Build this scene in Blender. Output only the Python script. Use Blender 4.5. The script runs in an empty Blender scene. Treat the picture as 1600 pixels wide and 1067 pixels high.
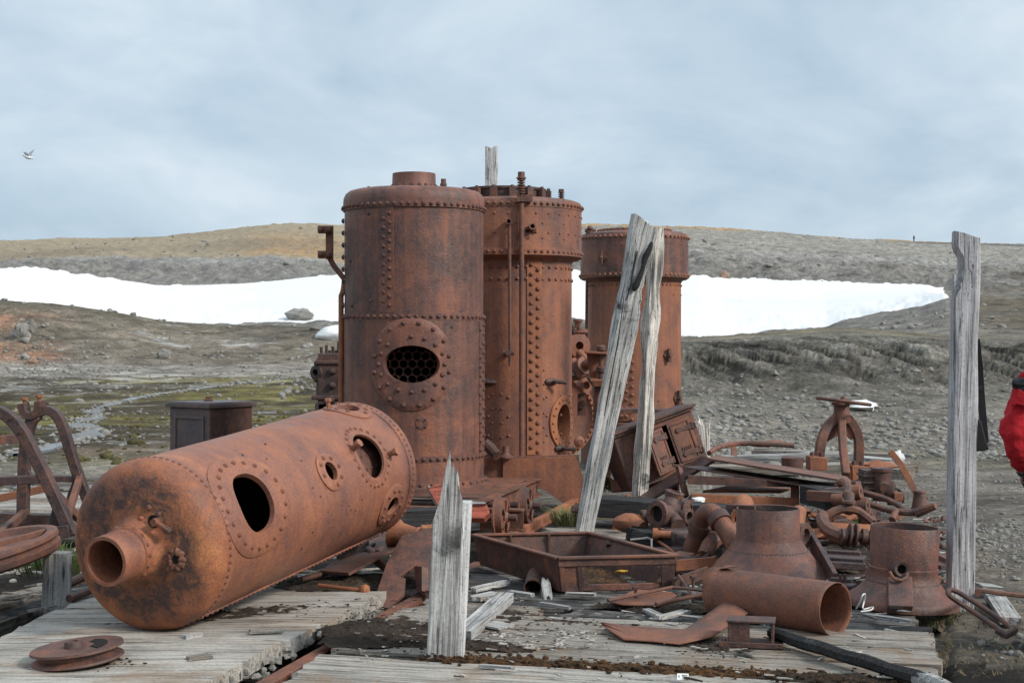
import bpy, bmesh, math, random
import numpy as np
import mathutils.noise
from mathutils import Vector, Matrix
random.seed(7)
scene = bpy.context.scene
COL = scene.collection
rad = math.radians
V = Vector

# ---------------------------------------------------------------- camera, sky, sun, exposure
F, CX, CY, EYE = 2300.0, 800.0, 533.5, 1.6          # focal length in photo pixels, eye height above the deck
cam_d = bpy.data.cameras.new('camera')
cam_d.sensor_width = 36.0
cam_d.lens = F / 1600.0 * 36.0
cam_d.clip_start = 0.1
cam_d.clip_end = 20000
cam = bpy.data.objects.new('camera', cam_d)
cam.location = (0, 0, EYE)
cam.rotation_euler = (rad(90), 0, 0)
COL.objects.link(cam)
scene.camera = cam

SUN_EL, SUN_AZ = 34.0, 118.0                        # azimuth clockwise from the view direction (+Y)
sun_d = bpy.data.lights.new('sun', 'SUN')
sun_d.energy = 2.2
sun_d.angle = rad(12)
sun_d.color = (1.0, 0.94, 0.86)
sun = bpy.data.objects.new('sun', sun_d)
sv = V((math.sin(rad(SUN_AZ)) * math.cos(rad(SUN_EL)), math.cos(rad(SUN_AZ)) * math.cos(rad(SUN_EL)), math.sin(rad(SUN_EL))))
sun.rotation_euler = sv.to_track_quat('Z', 'Y').to_euler()
sun.location = (20, -10, 30)
COL.objects.link(sun)

world = bpy.data.worlds.new('World')
scene.world = world
world.use_nodes = True
wn = world.node_tree
wn.nodes.clear()


def nd(nt, typ, **kw):
    n = nt.nodes.new(typ)
    for k, v in kw.items():
        setattr(n, k, v)
    return n


def lk(nt, a, b):
    nt.links.new(a, b)


def setin(nt, sock, v):
    if hasattr(v, 'default_value') and hasattr(v, 'is_linked'):
        lk(nt, v, sock)
    else:
        sock.default_value = v


def nmath(nt, op, a, b=0.0, c=None, clamp=False):
    n = nd(nt, 'ShaderNodeMath', operation=op, use_clamp=clamp)
    setin(nt, n.inputs[0], a)
    setin(nt, n.inputs[1], b)
    if c is not None:
        setin(nt, n.inputs[2], c)
    return n.outputs[0]


def nvec(nt, op, a, b):
    n = nd(nt, 'ShaderNodeVectorMath', operation=op)
    setin(nt, n.inputs[0], a)
    setin(nt, n.inputs[1], b)
    return n.outputs[0]


def nnoise(nt, vec, scale, detail=6.0, rough=0.6, dist=0.0):
    n = nd(nt, 'ShaderNodeTexNoise')
    lk(nt, vec, n.inputs['Vector'])
    n.inputs['Scale'].default_value = scale
    n.inputs['Detail'].default_value = detail
    n.inputs['Roughness'].default_value = rough
    n.inputs['Distortion'].default_value = dist
    return n.outputs['Fac']


def nramp(nt, fac, stops):
    n = nd(nt, 'ShaderNodeValToRGB')
    lk(nt, fac, n.inputs[0])
    e = n.color_ramp.elements
    while len(e) > 1:
        e.remove(e[-1])
    for i, (p, c) in enumerate(stops):
        c = c if isinstance(c, (tuple, list)) else (c, c, c)
        x = e[0] if i == 0 else e.new(p)
        x.position = p
        x.color = (c[0], c[1], c[2], 1.0)
    return n.outputs[0]


def nmix(nt, fac, a, b, blend='MIX'):
    n = nd(nt, 'ShaderNodeMix', data_type='RGBA', blend_type=blend)
    setin(nt, n.inputs[0], fac)
    for s, v in ((n.inputs[6], a), (n.inputs[7], b)):
        if isinstance(v, tuple):
            v = (v[0], v[1], v[2], 1.0)
        setin(nt, s, v)
    return n.outputs[2]


# overcast: physical sky behind an almost closed cloud deck, brighter overhead as overcast skies are
sky = nd(wn, 'ShaderNodeTexSky', sky_type='NISHITA')
sky.sun_disc = False
sky.sun_elevation = rad(SUN_EL)
sky.sun_rotation = rad(SUN_AZ)
tc = nd(wn, 'ShaderNodeTexCoord')
sep = nd(wn, 'ShaderNodeSeparateXYZ')
lk(wn, tc.outputs['Generated'], sep.inputs[0])
zc = nmath(wn, 'MAXIMUM', sep.outputs[2], 0.0)
den = nmath(wn, 'ADD', zc, 0.42)
comb = nd(wn, 'ShaderNodeCombineXYZ')
lk(wn, nmath(wn, 'DIVIDE', sep.outputs[0], den), comb.inputs[0])
lk(wn, nmath(wn, 'DIVIDE', sep.outputs[1], den), comb.inputs[1])
cl1 = nnoise(wn, nvec(wn, 'MULTIPLY', comb.outputs[0], (1.0, 1.0, 1.0)), 2.1, 5.0, 0.55, 0.5)
cl2 = nnoise(wn, nvec(wn, 'ADD', comb.outputs[0], (3.7, 9.1, 2.0)), 6.0, 6.0, 0.55, 0.4)
clf = nmath(wn, 'ADD', nmath(wn, 'MULTIPLY', cl1, 0.75), nmath(wn, 'MULTIPLY', cl2, 0.25))
cloud = nramp(wn, clf, [(0.36, (0.345, 0.445, 0.548)), (0.45, (0.41, 0.515, 0.618)), (0.55, (0.495, 0.59, 0.68)), (0.67, (0.615, 0.69, 0.76))])
zen = nmath(wn, 'MULTIPLY_ADD', nmath(wn, 'MULTIPLY', zc, zc), 1.6, 1.0)
cl_lit = nvec(wn, 'MULTIPLY', cloud, nramp(wn, zc, [(0.0, (1.0, 1.0, 1.0)), (0.25, (1.06, 1.05, 1.03)), (1.0, (1.75, 1.68, 1.6))]))
bg1 = nd(wn, 'ShaderNodeBackground')
lk(wn, sky.outputs[0], bg1.inputs[0])
bg1.inputs[1].default_value = 0.1
bg2 = nd(wn, 'ShaderNodeBackground')
lk(wn, cl_lit, bg2.inputs[0])
bg2.inputs[1].default_value = 0.80
mxs = nd(wn, 'ShaderNodeMixShader')
mxs.inputs[0].default_value = 0.93
lk(wn, bg1.outputs[0], mxs.inputs[1])
lk(wn, bg2.outputs[0], mxs.inputs[2])
wo = nd(wn, 'ShaderNodeOutputWorld')
lk(wn, mxs.outputs[0], wo.inputs[0])

scene.view_settings.view_transform = 'Standard'
scene.view_settings.look = 'None'
scene.view_settings.exposure = 0.6
scene.view_settings.gamma = 1.0
scene.view_settings.use_curve_mapping = False
scene.cycles.max_bounces = 6


# ---------------------------------------------------------------- places
def W(px, py, d):
    return V(((px - CX) / F * d, d, EYE - (py - CY) / F * d))


def G(px, py, z=0.0):
    return W(px, py, (EYE - z) * F / (py - CY))


AX = V((math.sin(rad(13.7)), math.cos(rad(13.7)), 0))     # long axis of the landing stage
BX = V((AX.y, -AX.x, 0))
ORG = G(430, 1067)


def D(s, t, z=0.0):
    return ORG + AX * s + BX * t + V((0, 0, z))


# ---------------------------------------------------------------- materials
def newmat(name):
    m = bpy.data.materials.new(name)
    m.use_nodes = True
    nt = m.node_tree
    b = nt.nodes['Principled BSDF']
    b.inputs['Roughness'].default_value = 0.8
    return m, nt, b


def objvec(nt, spread=40.0):
    t = nd(nt, 'ShaderNodeTexCoord')
    oi = nd(nt, 'ShaderNodeObjectInfo')
    c = nd(nt, 'ShaderNodeCombineXYZ')
    for i, k in enumerate((1.0, 0.37, 0.71)):
        lk(nt, nmath(nt, 'MULTIPLY', oi.outputs['Random'], spread * k), c.inputs[i])
    return nvec(nt, 'ADD', t.outputs['Object'], c.outputs[0]), oi.outputs['Random']


def bump(nt, b, h, strength, dist):
    n = nd(nt, 'ShaderNodeBump')
    n.inputs['Strength'].default_value = strength
    n.inputs['Distance'].default_value = dist
    lk(nt, h, n.inputs['Height'])
    lk(nt, n.outputs[0], b.inputs['Normal'])


DARK, BROWN, RED, ORANGE, BRIGHT = (0.026, 0.018, 0.019), (0.085, 0.045, 0.036), (0.180, 0.072, 0.045), (0.290, 0.105, 0.049), (0.40, 0.165, 0.068)


def rust(name, shift=0.0, dark=0.25, streak=0.3, rough=0.72, tint=(1, 1, 1), streak_dir=2, contrast=2.0, size=1.0, extra=None, streak_vec=None):
    m, nt, b = newmat(name)
    v, rnd = objvec(nt)
    big = nnoise(nt, v, 1.5 * size, 5, 0.62, 0.6)
    med = nnoise(nt, v, 6.5 * size, 8, 0.66, 0.3)
    fine = nnoise(nt, v, 70.0, 6, 0.7)
    sc = [11.0, 11.0, 11.0]
    sc[streak_dir] = 0.7
    sv_ = nvec(nt, 'MULTIPLY', v, tuple(sc))
    if streak_vec:
        dt = nd(nt, 'ShaderNodeVectorMath', operation='DOT_PRODUCT')
        lk(nt, v, dt.inputs[0])
        dt.inputs[1].default_value = streak_vec
        cb_ = nd(nt, 'ShaderNodeCombineXYZ')
        lk(nt, nmath(nt, 'MULTIPLY', dt.outputs['Value'], 12.0), cb_.inputs[0])
        sz_ = nd(nt, 'ShaderNodeSeparateXYZ')
        lk(nt, v, sz_.inputs[0])
        lk(nt, nmath(nt, 'MULTIPLY', sz_.outputs[2], 1.6), cb_.inputs[1])
        sv_ = cb_.outputs[0]
    st = nnoise(nt, sv_, 1.0, 6, 0.6, 0.3)
    f = nmath(nt, 'ADD', nmath(nt, 'MULTIPLY', big, 0.42), nmath(nt, 'MULTIPLY', med, 0.40 - streak * 0.3))
    f = nmath(nt, 'ADD', f, nmath(nt, 'MULTIPLY', st, streak * 0.3 + 0.0001))
    f = nmath(nt, 'ADD', f, nmath(nt, 'MULTIPLY', fine, 0.18))
    f = nmath(nt, 'MULTIPLY_ADD', nmath(nt, 'SUBTRACT', f, 0.5 - shift * 0.5), contrast, 0.5)
    tt = lambda c: tuple(c[i] * tint[i] for i in range(3))
    col = nramp(nt, f, [(0.12, tt(DARK)), (0.36, tt(BROWN)), (0.54, tt(RED)), (0.74, tt(ORANGE)), (0.95, tt(BRIGHT))])
    dk = nnoise(nt, nvec(nt, 'ADD', v, (7.3, 2.2, 5.1)), 2.6 * size, 9, 0.68, 0.8)
    dkf = nramp(nt, dk, [(0.45, 0.0), (0.64, 1.0)])
    col = nmix(nt, nmath(nt, 'MULTIPLY', dkf, dark), col, tt((0.035, 0.026, 0.027)))
    pt = nramp(nt, nnoise(nt, nvec(nt, 'ADD', v, (1.3, 6.2, 3.1)), 13.0 * size, 10, 0.72, 0.5), [(0.47, 0.0), (0.60, 1.0)])
    col = nmix(nt, nmath(nt, 'MULTIPLY', pt, 0.24), col, tt((0.30, 0.115, 0.045)))
    pd = nramp(nt, nnoise(nt, nvec(nt, 'ADD', v, (9.3, 4.2, 8.1)), 19.0 * size, 10, 0.75, 0.4), [(0.53, 0.0), (0.64, 1.0)])
    col = nmix(nt, nmath(nt, 'MULTIPLY', pd, 0.22), col, tt((0.07, 0.042, 0.038)))
    pits = nramp(nt, nnoise(nt, v, 150.0, 4, 0.7), [(0.30, 0.35), (0.46, 1.0), (0.7, 1.3)])
    col = nmix(nt, 1.0, col, pits, 'MULTIPLY')
    if extra:
        col = extra(nt, v, med, col)
    lk(nt, col, b.inputs['Base Color'])
    lk(nt, nramp(nt, med, [(0.3, rough - 0.14), (0.7, rough + 0.12)]), b.inputs['Roughness'])
    h = nmath(nt, 'ADD', nmath(nt, 'MULTIPLY', med, 1.0), nmath(nt, 'MULTIPLY', fine, 0.35))
    bump(nt, b, h, 0.75, 0.014)
    return m


def wood(name, axis, light=(0.47, 0.46, 0.44), mid=(0.29, 0.28, 0.265), dark=(0.06, 0.055, 0.05), stain=0.0, black=0.0, bstr=0.7, dens=1.0):
    m, nt, b = newmat(name)
    v, rnd = objvec(nt)
    sc = [34.0 * dens] * 3
    sc[axis] = 1.1
    g = nnoise(nt, nvec(nt, 'MULTIPLY', v, tuple(sc)), 1.0, 8, 0.66, 0.35)
    sc2 = [150.0 * dens] * 3
    sc2[axis] = 3.0
    g2 = nnoise(nt, nvec(nt, 'MULTIPLY', v, tuple(sc2)), 1.0, 5, 0.6)
    big = nnoise(nt, v, 2.6, 6, 0.6, 0.5)
    f = nmath(nt, 'ADD', nmath(nt, 'MULTIPLY', g, 0.45), nmath(nt, 'MULTIPLY', g2, 0.30))
    f = nmath(nt, 'ADD', f, nmath(nt, 'MULTIPLY', big, 0.25))
    f = nmath(nt, 'ADD', f, nmath(nt, 'MULTIPLY', nmath(nt, 'SUBTRACT', rnd, 0.5), 0.07))
    f = nmath(nt, 'MULTIPLY_ADD', nmath(nt, 'SUBTRACT', f, 0.5), 2.3, 0.52)
    col = nramp(nt, f, [(0.10, dark), (0.33, tuple(0.55 * c for c in mid)), (0.52, mid), (0.78, light), (1.0, tuple(min(1, 1.25 * c) for c in light))])
    sn = nnoise(nt, nvec(nt, 'ADD', v, (3.1, 8.2, 1.7)), 1.7, 7, 0.65, 0.8)
    col = nmix(nt, nmath(nt, 'MULTIPLY', nramp(nt, sn, [(0.5, 0.0), (0.68, 1.0)]), stain), col, nmix(nt, g2, (0.10, 0.065, 0.04), (0.34, 0.20, 0.10)))
    bn = nnoise(nt, nvec(nt, 'ADD', v, (5.1, 1.2, 9.7)), 2.1, 7, 0.65, 0.6)
    lo = 0.72 - 0.6 * black
    col = nmix(nt, nramp(nt, bn, [(lo, 0.0), (lo + 0.09, 0.93)]), col, nmix(nt, g2, (0.012, 0.012, 0.013), (0.05, 0.048, 0.048)))
    crack = nramp(nt, g, [(0.26, 0.25), (0.38, 1.0)])
    col = nmix(nt, 1.0, col, crack, 'MULTIPLY')
    sc3 = [26.0] * 3
    sc3[axis] = 0.8
    cn = nnoise(nt, nvec(nt, 'MULTIPLY', nvec(nt, 'ADD', v, (2.2, 6.6, 4.4)), tuple(sc3)), 1.0, 3, 0.5, 0.5)
    cf = nramp(nt, nmath(nt, 'ABSOLUTE', nmath(nt, 'SUBTRACT', cn, 0.53)), [(0.0, 0.12), (0.006, 0.2), (0.018, 1.0)])
    col = nmix(nt, 0.9, col, cf, 'MULTIPLY')
    speck = nramp(nt, nnoise(nt, v, 55.0, 5, 0.75), [(0.30, 0.45), (0.44, 1.0), (0.66, 1.2)])
    col = nmix(nt, 1.0, col, speck, 'MULTIPLY')
    lk(nt, col, b.inputs['Base Color'])
    b.inputs['Roughness'].default_value = 0.88
    b.inputs['Specular IOR Level'].default_value = 0.3
    bump(nt, b, nmath(nt, 'ADD', g, nmath(nt, 'MULTIPLY', g2, 0.5)), bstr, 0.012)
    return m


def speckle(name, stops, scale=30.0, rough=0.9, bstr=0.8, bdist=0.01, scale2=4.0):
    m, nt, b = newmat(name)
    v, rnd = objvec(nt)
    a = nnoise(nt, v, scale, 9, 0.72)
    c = nnoise(nt, v, scale2, 6, 0.6, 0.4)
    f = nmath(nt, 'ADD', nmath(nt, 'MULTIPLY', a, 0.55), nmath(nt, 'MULTIPLY', c, 0.45))
    f = nmath(nt, 'MULTIPLY_ADD', nmath(nt, 'SUBTRACT', f, 0.5), 2.2, 0.5)
    f = nmath(nt, 'ADD', f, nmath(nt, 'MULTIPLY', nmath(nt, 'SUBTRACT', rnd, 0.5), 0.12))
    lk(nt, nramp(nt, f, stops), b.inputs['Base Color'])
    b.inputs['Roughness'].default_value = rough
    b.inputs['Specular IOR Level'].default_value = 0.3
    bump(nt, b, a, bstr, bdist)
    return m


def plain(name, c, rough=0.7, var=0.25, scale=20.0):
    return speckle(name, [(0.0, tuple(x * (1 - var) for x in c)), (1.0, tuple(min(1, x * (1 + var)) for x in c))], scale, rough, 0.3, 0.004)


M = {}
M['front'] = rust('rust_purple_brown', -0.04, 0.22, 1.2, 0.54, (0.98, 0.97, 1.05))
M['mid'] = rust('rust_warm_streaked', 0.10, 0.18, 1.1, 0.64, (1.03, 1.05, 1.12))
M['third'] = rust('rust_orange_streaked', 0.12, 0.12, 1.0, 0.66, (1.05, 1.05, 1.08))
M['fallen'] = rust('rust_fallen_shell', 0.16, 0.12, 0.75, 0.52, (1.05, 1.1, 1.25), streak_vec=(0.37300504, 0.92321986, 0.09237059))


def char_ring(nt, v, med, col):
    # soot burnt on to the head of the lying boiler in a broad ring about its axis
    g = nd(nt, 'ShaderNodeTexCoord').outputs['Object']
    q = nvec(nt, 'SUBTRACT', g, (-2.0 + 1.55, 8.15 - 9.2, 0.475))
    cr = nvec(nt, 'CROSS_PRODUCT', q, (0.37300504, 0.92321986, 0.09237059))
    ln = nd(nt, 'ShaderNodeVectorMath', operation='LENGTH')
    lk(nt, cr, ln.inputs[0])
    w = nmath(nt, 'MULTIPLY_ADD', nmath(nt, 'SUBTRACT', nnoise(nt, g, 5.0, 9, 0.7, 0.8), 0.5), 0.55, ln.outputs['Value'])
    f = nramp(nt, w, [(0.17, 0.0), (0.245, 0.85), (0.34, 0.9), (0.425, 0.0)])
    f = nmath(nt, 'MULTIPLY', f, nramp(nt, nnoise(nt, g, 17.0, 8, 0.7, 0.5), [(0.38, 0.25), (0.55, 1.0)]))
    return nmix(nt, f, col, (0.035, 0.027, 0.026))


M['cap'] = rust('rust_charred_head', 0.22, 0.3, 0.1, 0.66, (1.1, 1.05, 1.0), size=1.3, extra=char_ring)
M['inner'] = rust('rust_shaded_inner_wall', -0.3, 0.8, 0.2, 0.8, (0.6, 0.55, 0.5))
M['dull'] = rust('rust_dull', -0.16, 0.4, 0.2, 0.62, (1.0, 0.95, 0.95))
M['dark'] = rust('rust_dark_iron', -0.22, 0.4, 0.1, 0.6, (0.85, 0.92, 1.05))
M['iron'] = rust('rust_brown', -0.04, 0.35, 0.2, 0.68)
M['orange'] = rust('rust_orange', 0.22, 0.25, 0.2, 0.8)
M['sheet'] = rust('rust_sheet', 0.05, 0.2, 0.1, 0.74, contrast=1.5)
M['hollow_shade'] = plain('painted_interior_shade', (0.012, 0.01, 0.009), 0.95)  # near-black colour paints the shade inside holes, bores and slots
M['slate'] = rust('painted_iron_cabinet', -0.10, 0.1, 0.2, 0.5, (0.75, 1.2, 1.75), contrast=1.0)
M['deck'] = wood('wood_deck', 0, (0.36, 0.335, 0.30), (0.23, 0.205, 0.175), (0.07, 0.06, 0.05), 0.75, 0.2, 0.7, 0.7)
M['deck_pale'] = wood('wood_deck_pale', 0, (0.46, 0.44, 0.40), (0.33, 0.305, 0.27), (0.10, 0.085, 0.07), 0.6, 0.06, 0.5, 0.7)
M['deck_char'] = wood('wood_deck_charred', 0, (0.34, 0.33, 0.31), (0.16, 0.15, 0.14), (0.03, 0.03, 0.03), 0.3, 0.45, 1.0)
M['post'] = wood('wood_post_grey', 2, (0.64, 0.635, 0.615), (0.44, 0.435, 0.42), (0.06, 0.06, 0.06), 0.14, 0.2, 1.0)
M['post_pale'] = wood('wood_post_pale', 2, (0.72, 0.715, 0.70), (0.52, 0.515, 0.505), (0.10, 0.10, 0.10), 0.05, 0.05, 0.9)
M['post_blue'] = wood('wood_post_slate', 2, (0.55, 0.545, 0.55), (0.39, 0.385, 0.395), (0.05, 0.05, 0.055), 0.1, 0.06, 0.8)
M['post_rot'] = wood('wood_post_flaked', 2, (0.78, 0.74, 0.68), (0.56, 0.53, 0.48), (0.06, 0.05, 0.045), 0.25, 0.24, 1.2, 0.6)
M['char'] = wood('wood_charred', 0, (0.10, 0.10, 0.102), (0.035, 0.035, 0.036), (0.008, 0.008, 0.008), 0.0, 0.55, 1.5, 0.6)
M['board'] = wood('wood_board', 0, (0.56, 0.55, 0.53), (0.36, 0.355, 0.345), (0.09, 0.085, 0.08), 0.25, 0.08, 0.8)
M['chip'] = wood('wood_chips', 0, (0.62, 0.60, 0.56), (0.40, 0.38, 0.35), (0.13, 0.12, 0.11), 0.25, 0.12, 0.5)
M['redpaint'] = wood('wood_red_paint', 0, (0.42, 0.13, 0.09), (0.33, 0.085, 0.055), (0.16, 0.05, 0.04), 0.0, 0.0, 0.4)
M['soil'] = speckle('soil_dark', [(0.0, (0.012, 0.009, 0.007)), (0.45, (0.04, 0.029, 0.022)), (0.75, (0.095, 0.066, 0.045)), (1.0, (0.20, 0.16, 0.12))], 55.0, 0.95, 1.0, 0.02)
M['peat'] = speckle('peat_orange', [(0.0, (0.012, 0.008, 0.005)), (0.4, (0.045, 0.026, 0.014)), (0.65, (0.13, 0.062, 0.022)), (0.85, (0.24, 0.13, 0.05)), (1.0, (0.34, 0.26, 0.16))], 38.0, 0.95, 1.0, 0.02)
M['moss'] = speckle('moss_green', [(0.0, (0.03, 0.045, 0.008)), (0.5, (0.11, 0.15, 0.02)), (1.0, (0.22, 0.25, 0.05))], 60.0, 0.95, 1.0, 0.02)
M['stone'] = speckle('stone_grey', [(0.0, (0.10, 0.095, 0.085)), (0.5, (0.24, 0.23, 0.21)), (1.0, (0.42, 0.41, 0.38))], 6.0, 0.9, 0.8, 0.05, 1.0)
M['stone_warm'] = speckle('stone_warm', [(0.0, (0.12, 0.08, 0.06)), (0.5, (0.28, 0.19, 0.14)), (1.0, (0.45, 0.33, 0.25))], 6.0, 0.9, 0.8, 0.05, 1.0)
M['snow'] = speckle('snow', [(0.0, (0.66, 0.66, 0.65)), (0.5, (0.76, 0.76, 0.755)), (1.0, (0.80, 0.80, 0.80))], 0.25, 0.7, 0.5, 0.5, 0.04)
M['white'] = plain('white_plastic', (0.72, 0.72, 0.70), 0.5, 0.1)
M['black'] = plain('black_nylon', (0.012, 0.012, 0.014), 0.7)
M['red'] = speckle('red_jacket', [(0.0, (0.30, 0.006, 0.012)), (0.6, (0.42, 0.010, 0.018)), (1.0, (0.48, 0.016, 0.022))], 9.0, 0.85, 0.6, 0.04, 3.0)
M['skin'] = plain('skin', (0.50, 0.30, 0.22), 0.6, 0.05)
M['navy'] = plain('dark_cloth', (0.03, 0.025, 0.04), 0.85)
M['yellow'] = plain('yellow_lichen', (0.45, 0.26, 0.03), 0.9)
M['feather'] = plain('feathers_white', (0.72, 0.74, 0.76), 0.8, 0.05)
M['feather_grey'] = plain('feathers_grey', (0.22, 0.25, 0.29), 0.8, 0.1)
M['grass'] = plain('dry_grass', (0.14, 0.14, 0.06), 0.9, 0.5)
M['water'], _nt, _b = newmat('stream_water')
_b.inputs['Base Color'].default_value = (0.10, 0.105, 0.11, 1)
_b.inputs['Roughness'].default_value = 0.12
_b.inputs['Specular IOR Level'].default_value = 0.5
_v, _r = objvec(_nt)
bump(_nt, _b, nnoise(_nt, _v, 3.0, 6, 0.7), 0.25, 0.1)


# ---------------------------------------------------------------- geometry helpers
def basis(o, z=None, x=None):
    if z is not None:
        z = V(z).normalized()
        h = V(x) if x is not None else (V((1, 0, 0)) if abs(z.x) < 0.9 else V((0, 1, 0)))
        y = z.cross(h).normalized()
        x = y.cross(z)
    else:
        x = V(x).normalized()
        z0 = V((0, 0, 1)) if abs(x.z) < 0.95 else V((0, 1, 0))
        y = z0.cross(x).normalized()
        z = x.cross(y)
    m = Matrix((x, y, z)).transposed().to_4x4()
    m.translation = V(o)
    return m


class MB:
    def __init__(self):
        self.v, self.f = [], []

    def add(self, vs, fs, m=None):
        k = len(self.v)
        self.v += [(m @ V(p)) if m is not None else V(p) for p in vs]
        self.f += [tuple(i + k for i in q) for q in fs]
        return self

    def box(self, c, s, m=None):
        x, y, z = s[0] / 2, s[1] / 2, s[2] / 2
        vs = [(c[0] + a * x, c[1] + b_ * y, c[2] + d * z) for a in (-1, 1) for b_ in (-1, 1) for d in (-1, 1)]
        return self.add(vs, [(0, 1, 3, 2), (4, 6, 7, 5), (0, 4, 5, 1), (2, 3, 7, 6), (0, 2, 6, 4), (1, 5, 7, 3)], m)

    def beam(self, p0, p1, w, h, roll=0.0):
        p0, p1 = V(p0), V(p1)
        m = basis(p0, x=p1 - p0) @ Matrix.Rotation(roll, 4, 'X')
        L = (p1 - p0).length
        return self.box((L / 2, 0, 0), (L, w, h), m)

    def lathe(self, prof, m=None, seg=32, a0=0.0, a1=2 * math.pi):
        full = abs(a1 - a0 - 2 * math.pi) < 1e-6
        n = seg if full else seg + 1
        vs, fs, rows = [], [], []
        for r, z in prof:
            if r < 1e-6:
                rows.append([len(vs)] * n)
                vs.append((0, 0, z))
            else:
                rows.append(list(range(len(vs), len(vs) + n)))
                vs += [(r * math.cos(a0 + (a1 - a0) * i / seg), r * math.sin(a0 + (a1 - a0) * i / seg), z) for i in range(n)]
        for a, b_ in zip(rows, rows[1:]):
            for i in range(seg):
                j = (i + 1) % n
                q = [a[i], a[j], b_[j], b_[i]]
                q = [x for k, x in enumerate(q) if x not in q[:k]]
                if len(q) > 2:
                    fs.append(tuple(q))
        return self.add(vs, fs, m)

    def cyl(self, p0, p1, r0, r1=None, seg=16, hollow=0.0):
        p0, p1 = V(p0), V(p1)
        r1 = r0 if r1 is None else r1
        L = (p1 - p0).length
        if hollow:
            pr = [(r0, 0), (r1, L), (r1 - hollow, L), (r0 - hollow, 0), (r0, 0)]
        else:
            pr = [(0, 0), (r0, 0), (r1, L), (0, L)]
        return self.lathe(pr, basis(p0, z=p1 - p0), seg)

    def tube(self, pts, r, seg=8, sub=0, caps=True, squash=1.0):
        pts = [V(p) for p in pts]
        for _ in range(sub):                       # corner cutting keeps the ends
            q = [pts[0]]
            for a, b_ in zip(pts, pts[1:]):
                q += [a.lerp(b_, 0.25), a.lerp(b_, 0.75)]
            pts = q + [pts[-1]]
        n = len(pts)
        rs = r if isinstance(r, (list, tuple)) else [r]
        vs, fs = [], []
        up = None
        for i, p in enumerate(pts):
            t = (pts[min(i + 1, n - 1)] - pts[max(i - 1, 0)]).normalized()
            if up is None:
                up = (V((0, 0, 1)) if abs(t.z) < 0.9 else V((0, 1, 0)))
            s = t.cross(up).normalized()
            up = s.cross(t).normalized()
            rr = rs[0] if len(rs) == 1 else float(np.interp(i / (n - 1), np.linspace(0, 1, len(rs)), rs))
            for k in range(seg):
                a = 2 * math.pi * (k + 0.5) / seg
                vs.append(p + s * (math.cos(a) * rr) + up * (math.sin(a) * rr * squash))
        for i in range(n - 1):
            for k in range(seg):
                k2 = (k + 1) % seg
                fs.append((i * seg + k, i * seg + k2, (i + 1) * seg + k2, (i + 1) * seg + k))
        if caps:
            fs.append(tuple(range(seg))[::-1])
            fs.append(tuple((n - 1) * seg + k for k in range(seg)))
        return self.add(vs, fs)

    def sweep(self, pts, w, h, side, sub=0):
        """rectangular bar: w along the fixed side vector, h across it"""
        pts = [V(p) for p in pts]
        for _ in range(sub):
            q = [pts[0]]
            for a, b_ in zip(pts, pts[1:]):
                q += [a.lerp(b_, 0.25), a.lerp(b_, 0.75)]
            pts = q + [pts[-1]]
        side = V(side).normalized()
        n = len(pts)
        vs, fs = [], []
        for i, p in enumerate(pts):
            t = (pts[min(i + 1, n - 1)] - pts[max(i - 1, 0)]).normalized()
            u = t.cross(side).normalized()
            for a, b_ in ((-1, -1), (1, -1), (1, 1), (-1, 1)):
                vs.append(p + side * (a * w / 2) + u * (b_ * h / 2))
        for i in range(n - 1):
            for k in range(4):
                k2 = (k + 1) % 4
                fs.append((i * 4 + k, i * 4 + k2, i * 4 + 4 + k2, i * 4 + 4 + k))
        fs += [(3, 2, 1, 0), tuple((n - 1) * 4 + k for k in range(4))]
        return self.add(vs, fs)

    def slab(self, pts, t):
        """plate through any outline of world points, thickness t along its normal"""
        pts = [V(p) for p in pts]
        n = V((0, 0, 0))
        for a, b_ in zip(pts, pts[1:] + pts[:1]):
            n += a.cross(b_)
        n.normalize()
        k = len(pts)
        vs = [p + n * (t / 2) for p in pts] + [p - n * (t / 2) for p in pts]
        fs = [tuple(range(k)), tuple(range(2 * k - 1, k - 1, -1))] + [(i, i + k, (i + 1) % k + k, (i + 1) % k) for i in range(k)]
        return self.add(vs, fs)

    def dome(self, p, n, r, seg=8):
        return self.lathe([(r, -0.15 * r), (r * 0.94, 0.3 * r), (r * 0.66, 0.68 * r), (r * 0.25, 0.86 * r), (0, 0.88 * r)], basis(p, z=n), seg)

    def blob(self, c, s, seed, rough=0.25, seg=(10, 6), m=None):
        rr = random.Random(seed)
        off = V((rr.random() * 50, rr.random() * 50, rr.random() * 50))
        from mathutils import noise as nz
        vs, fs = [], []
        a, b_ = seg
        for j in range(b_ + 1):
            th = math.pi * j / b_
            for i in range(a):
                d = V((math.sin(th) * math.cos(2 * math.pi * i / a), math.sin(th) * math.sin(2 * math.pi * i / a), math.cos(th)))
                k = 1 + rough * 2 * (nz.noise(d * 1.3 + off) + 0.5 * nz.noise(d * 3.1 + off))
                vs.append((c[0] + d.x * s[0] * k, c[1] + d.y * s[1] * k, c[2] + d.z * s[2] * k))
        for j in range(b_):
            for i in range(a):
                fs.append((j * a + i, j * a + (i + 1) % a, (j + 1) * a + (i + 1) % a, (j + 1) * a + i))
        return self.add(vs, fs, m)

    def mesh(self, name, off=V((0, 0, 0)), sharp=32, fix=True):
        me = bpy.data.meshes.new(name)
        me.from_pydata([tuple(p - off) for p in self.v], [], self.f)
        if fix:
            bm = bmesh.new()
            bm.from_mesh(me)
            bmesh.ops.remove_doubles(bm, verts=bm.verts, dist=1e-5)
            bmesh.ops.recalc_face_normals(bm, faces=bm.faces)
            bm.to_mesh(me)
            bm.free()
        me.polygons.foreach_set('use_smooth', [True] * len(me.polygons))
        me.set_sharp_from_angle(angle=rad(sharp))
        return me


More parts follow.
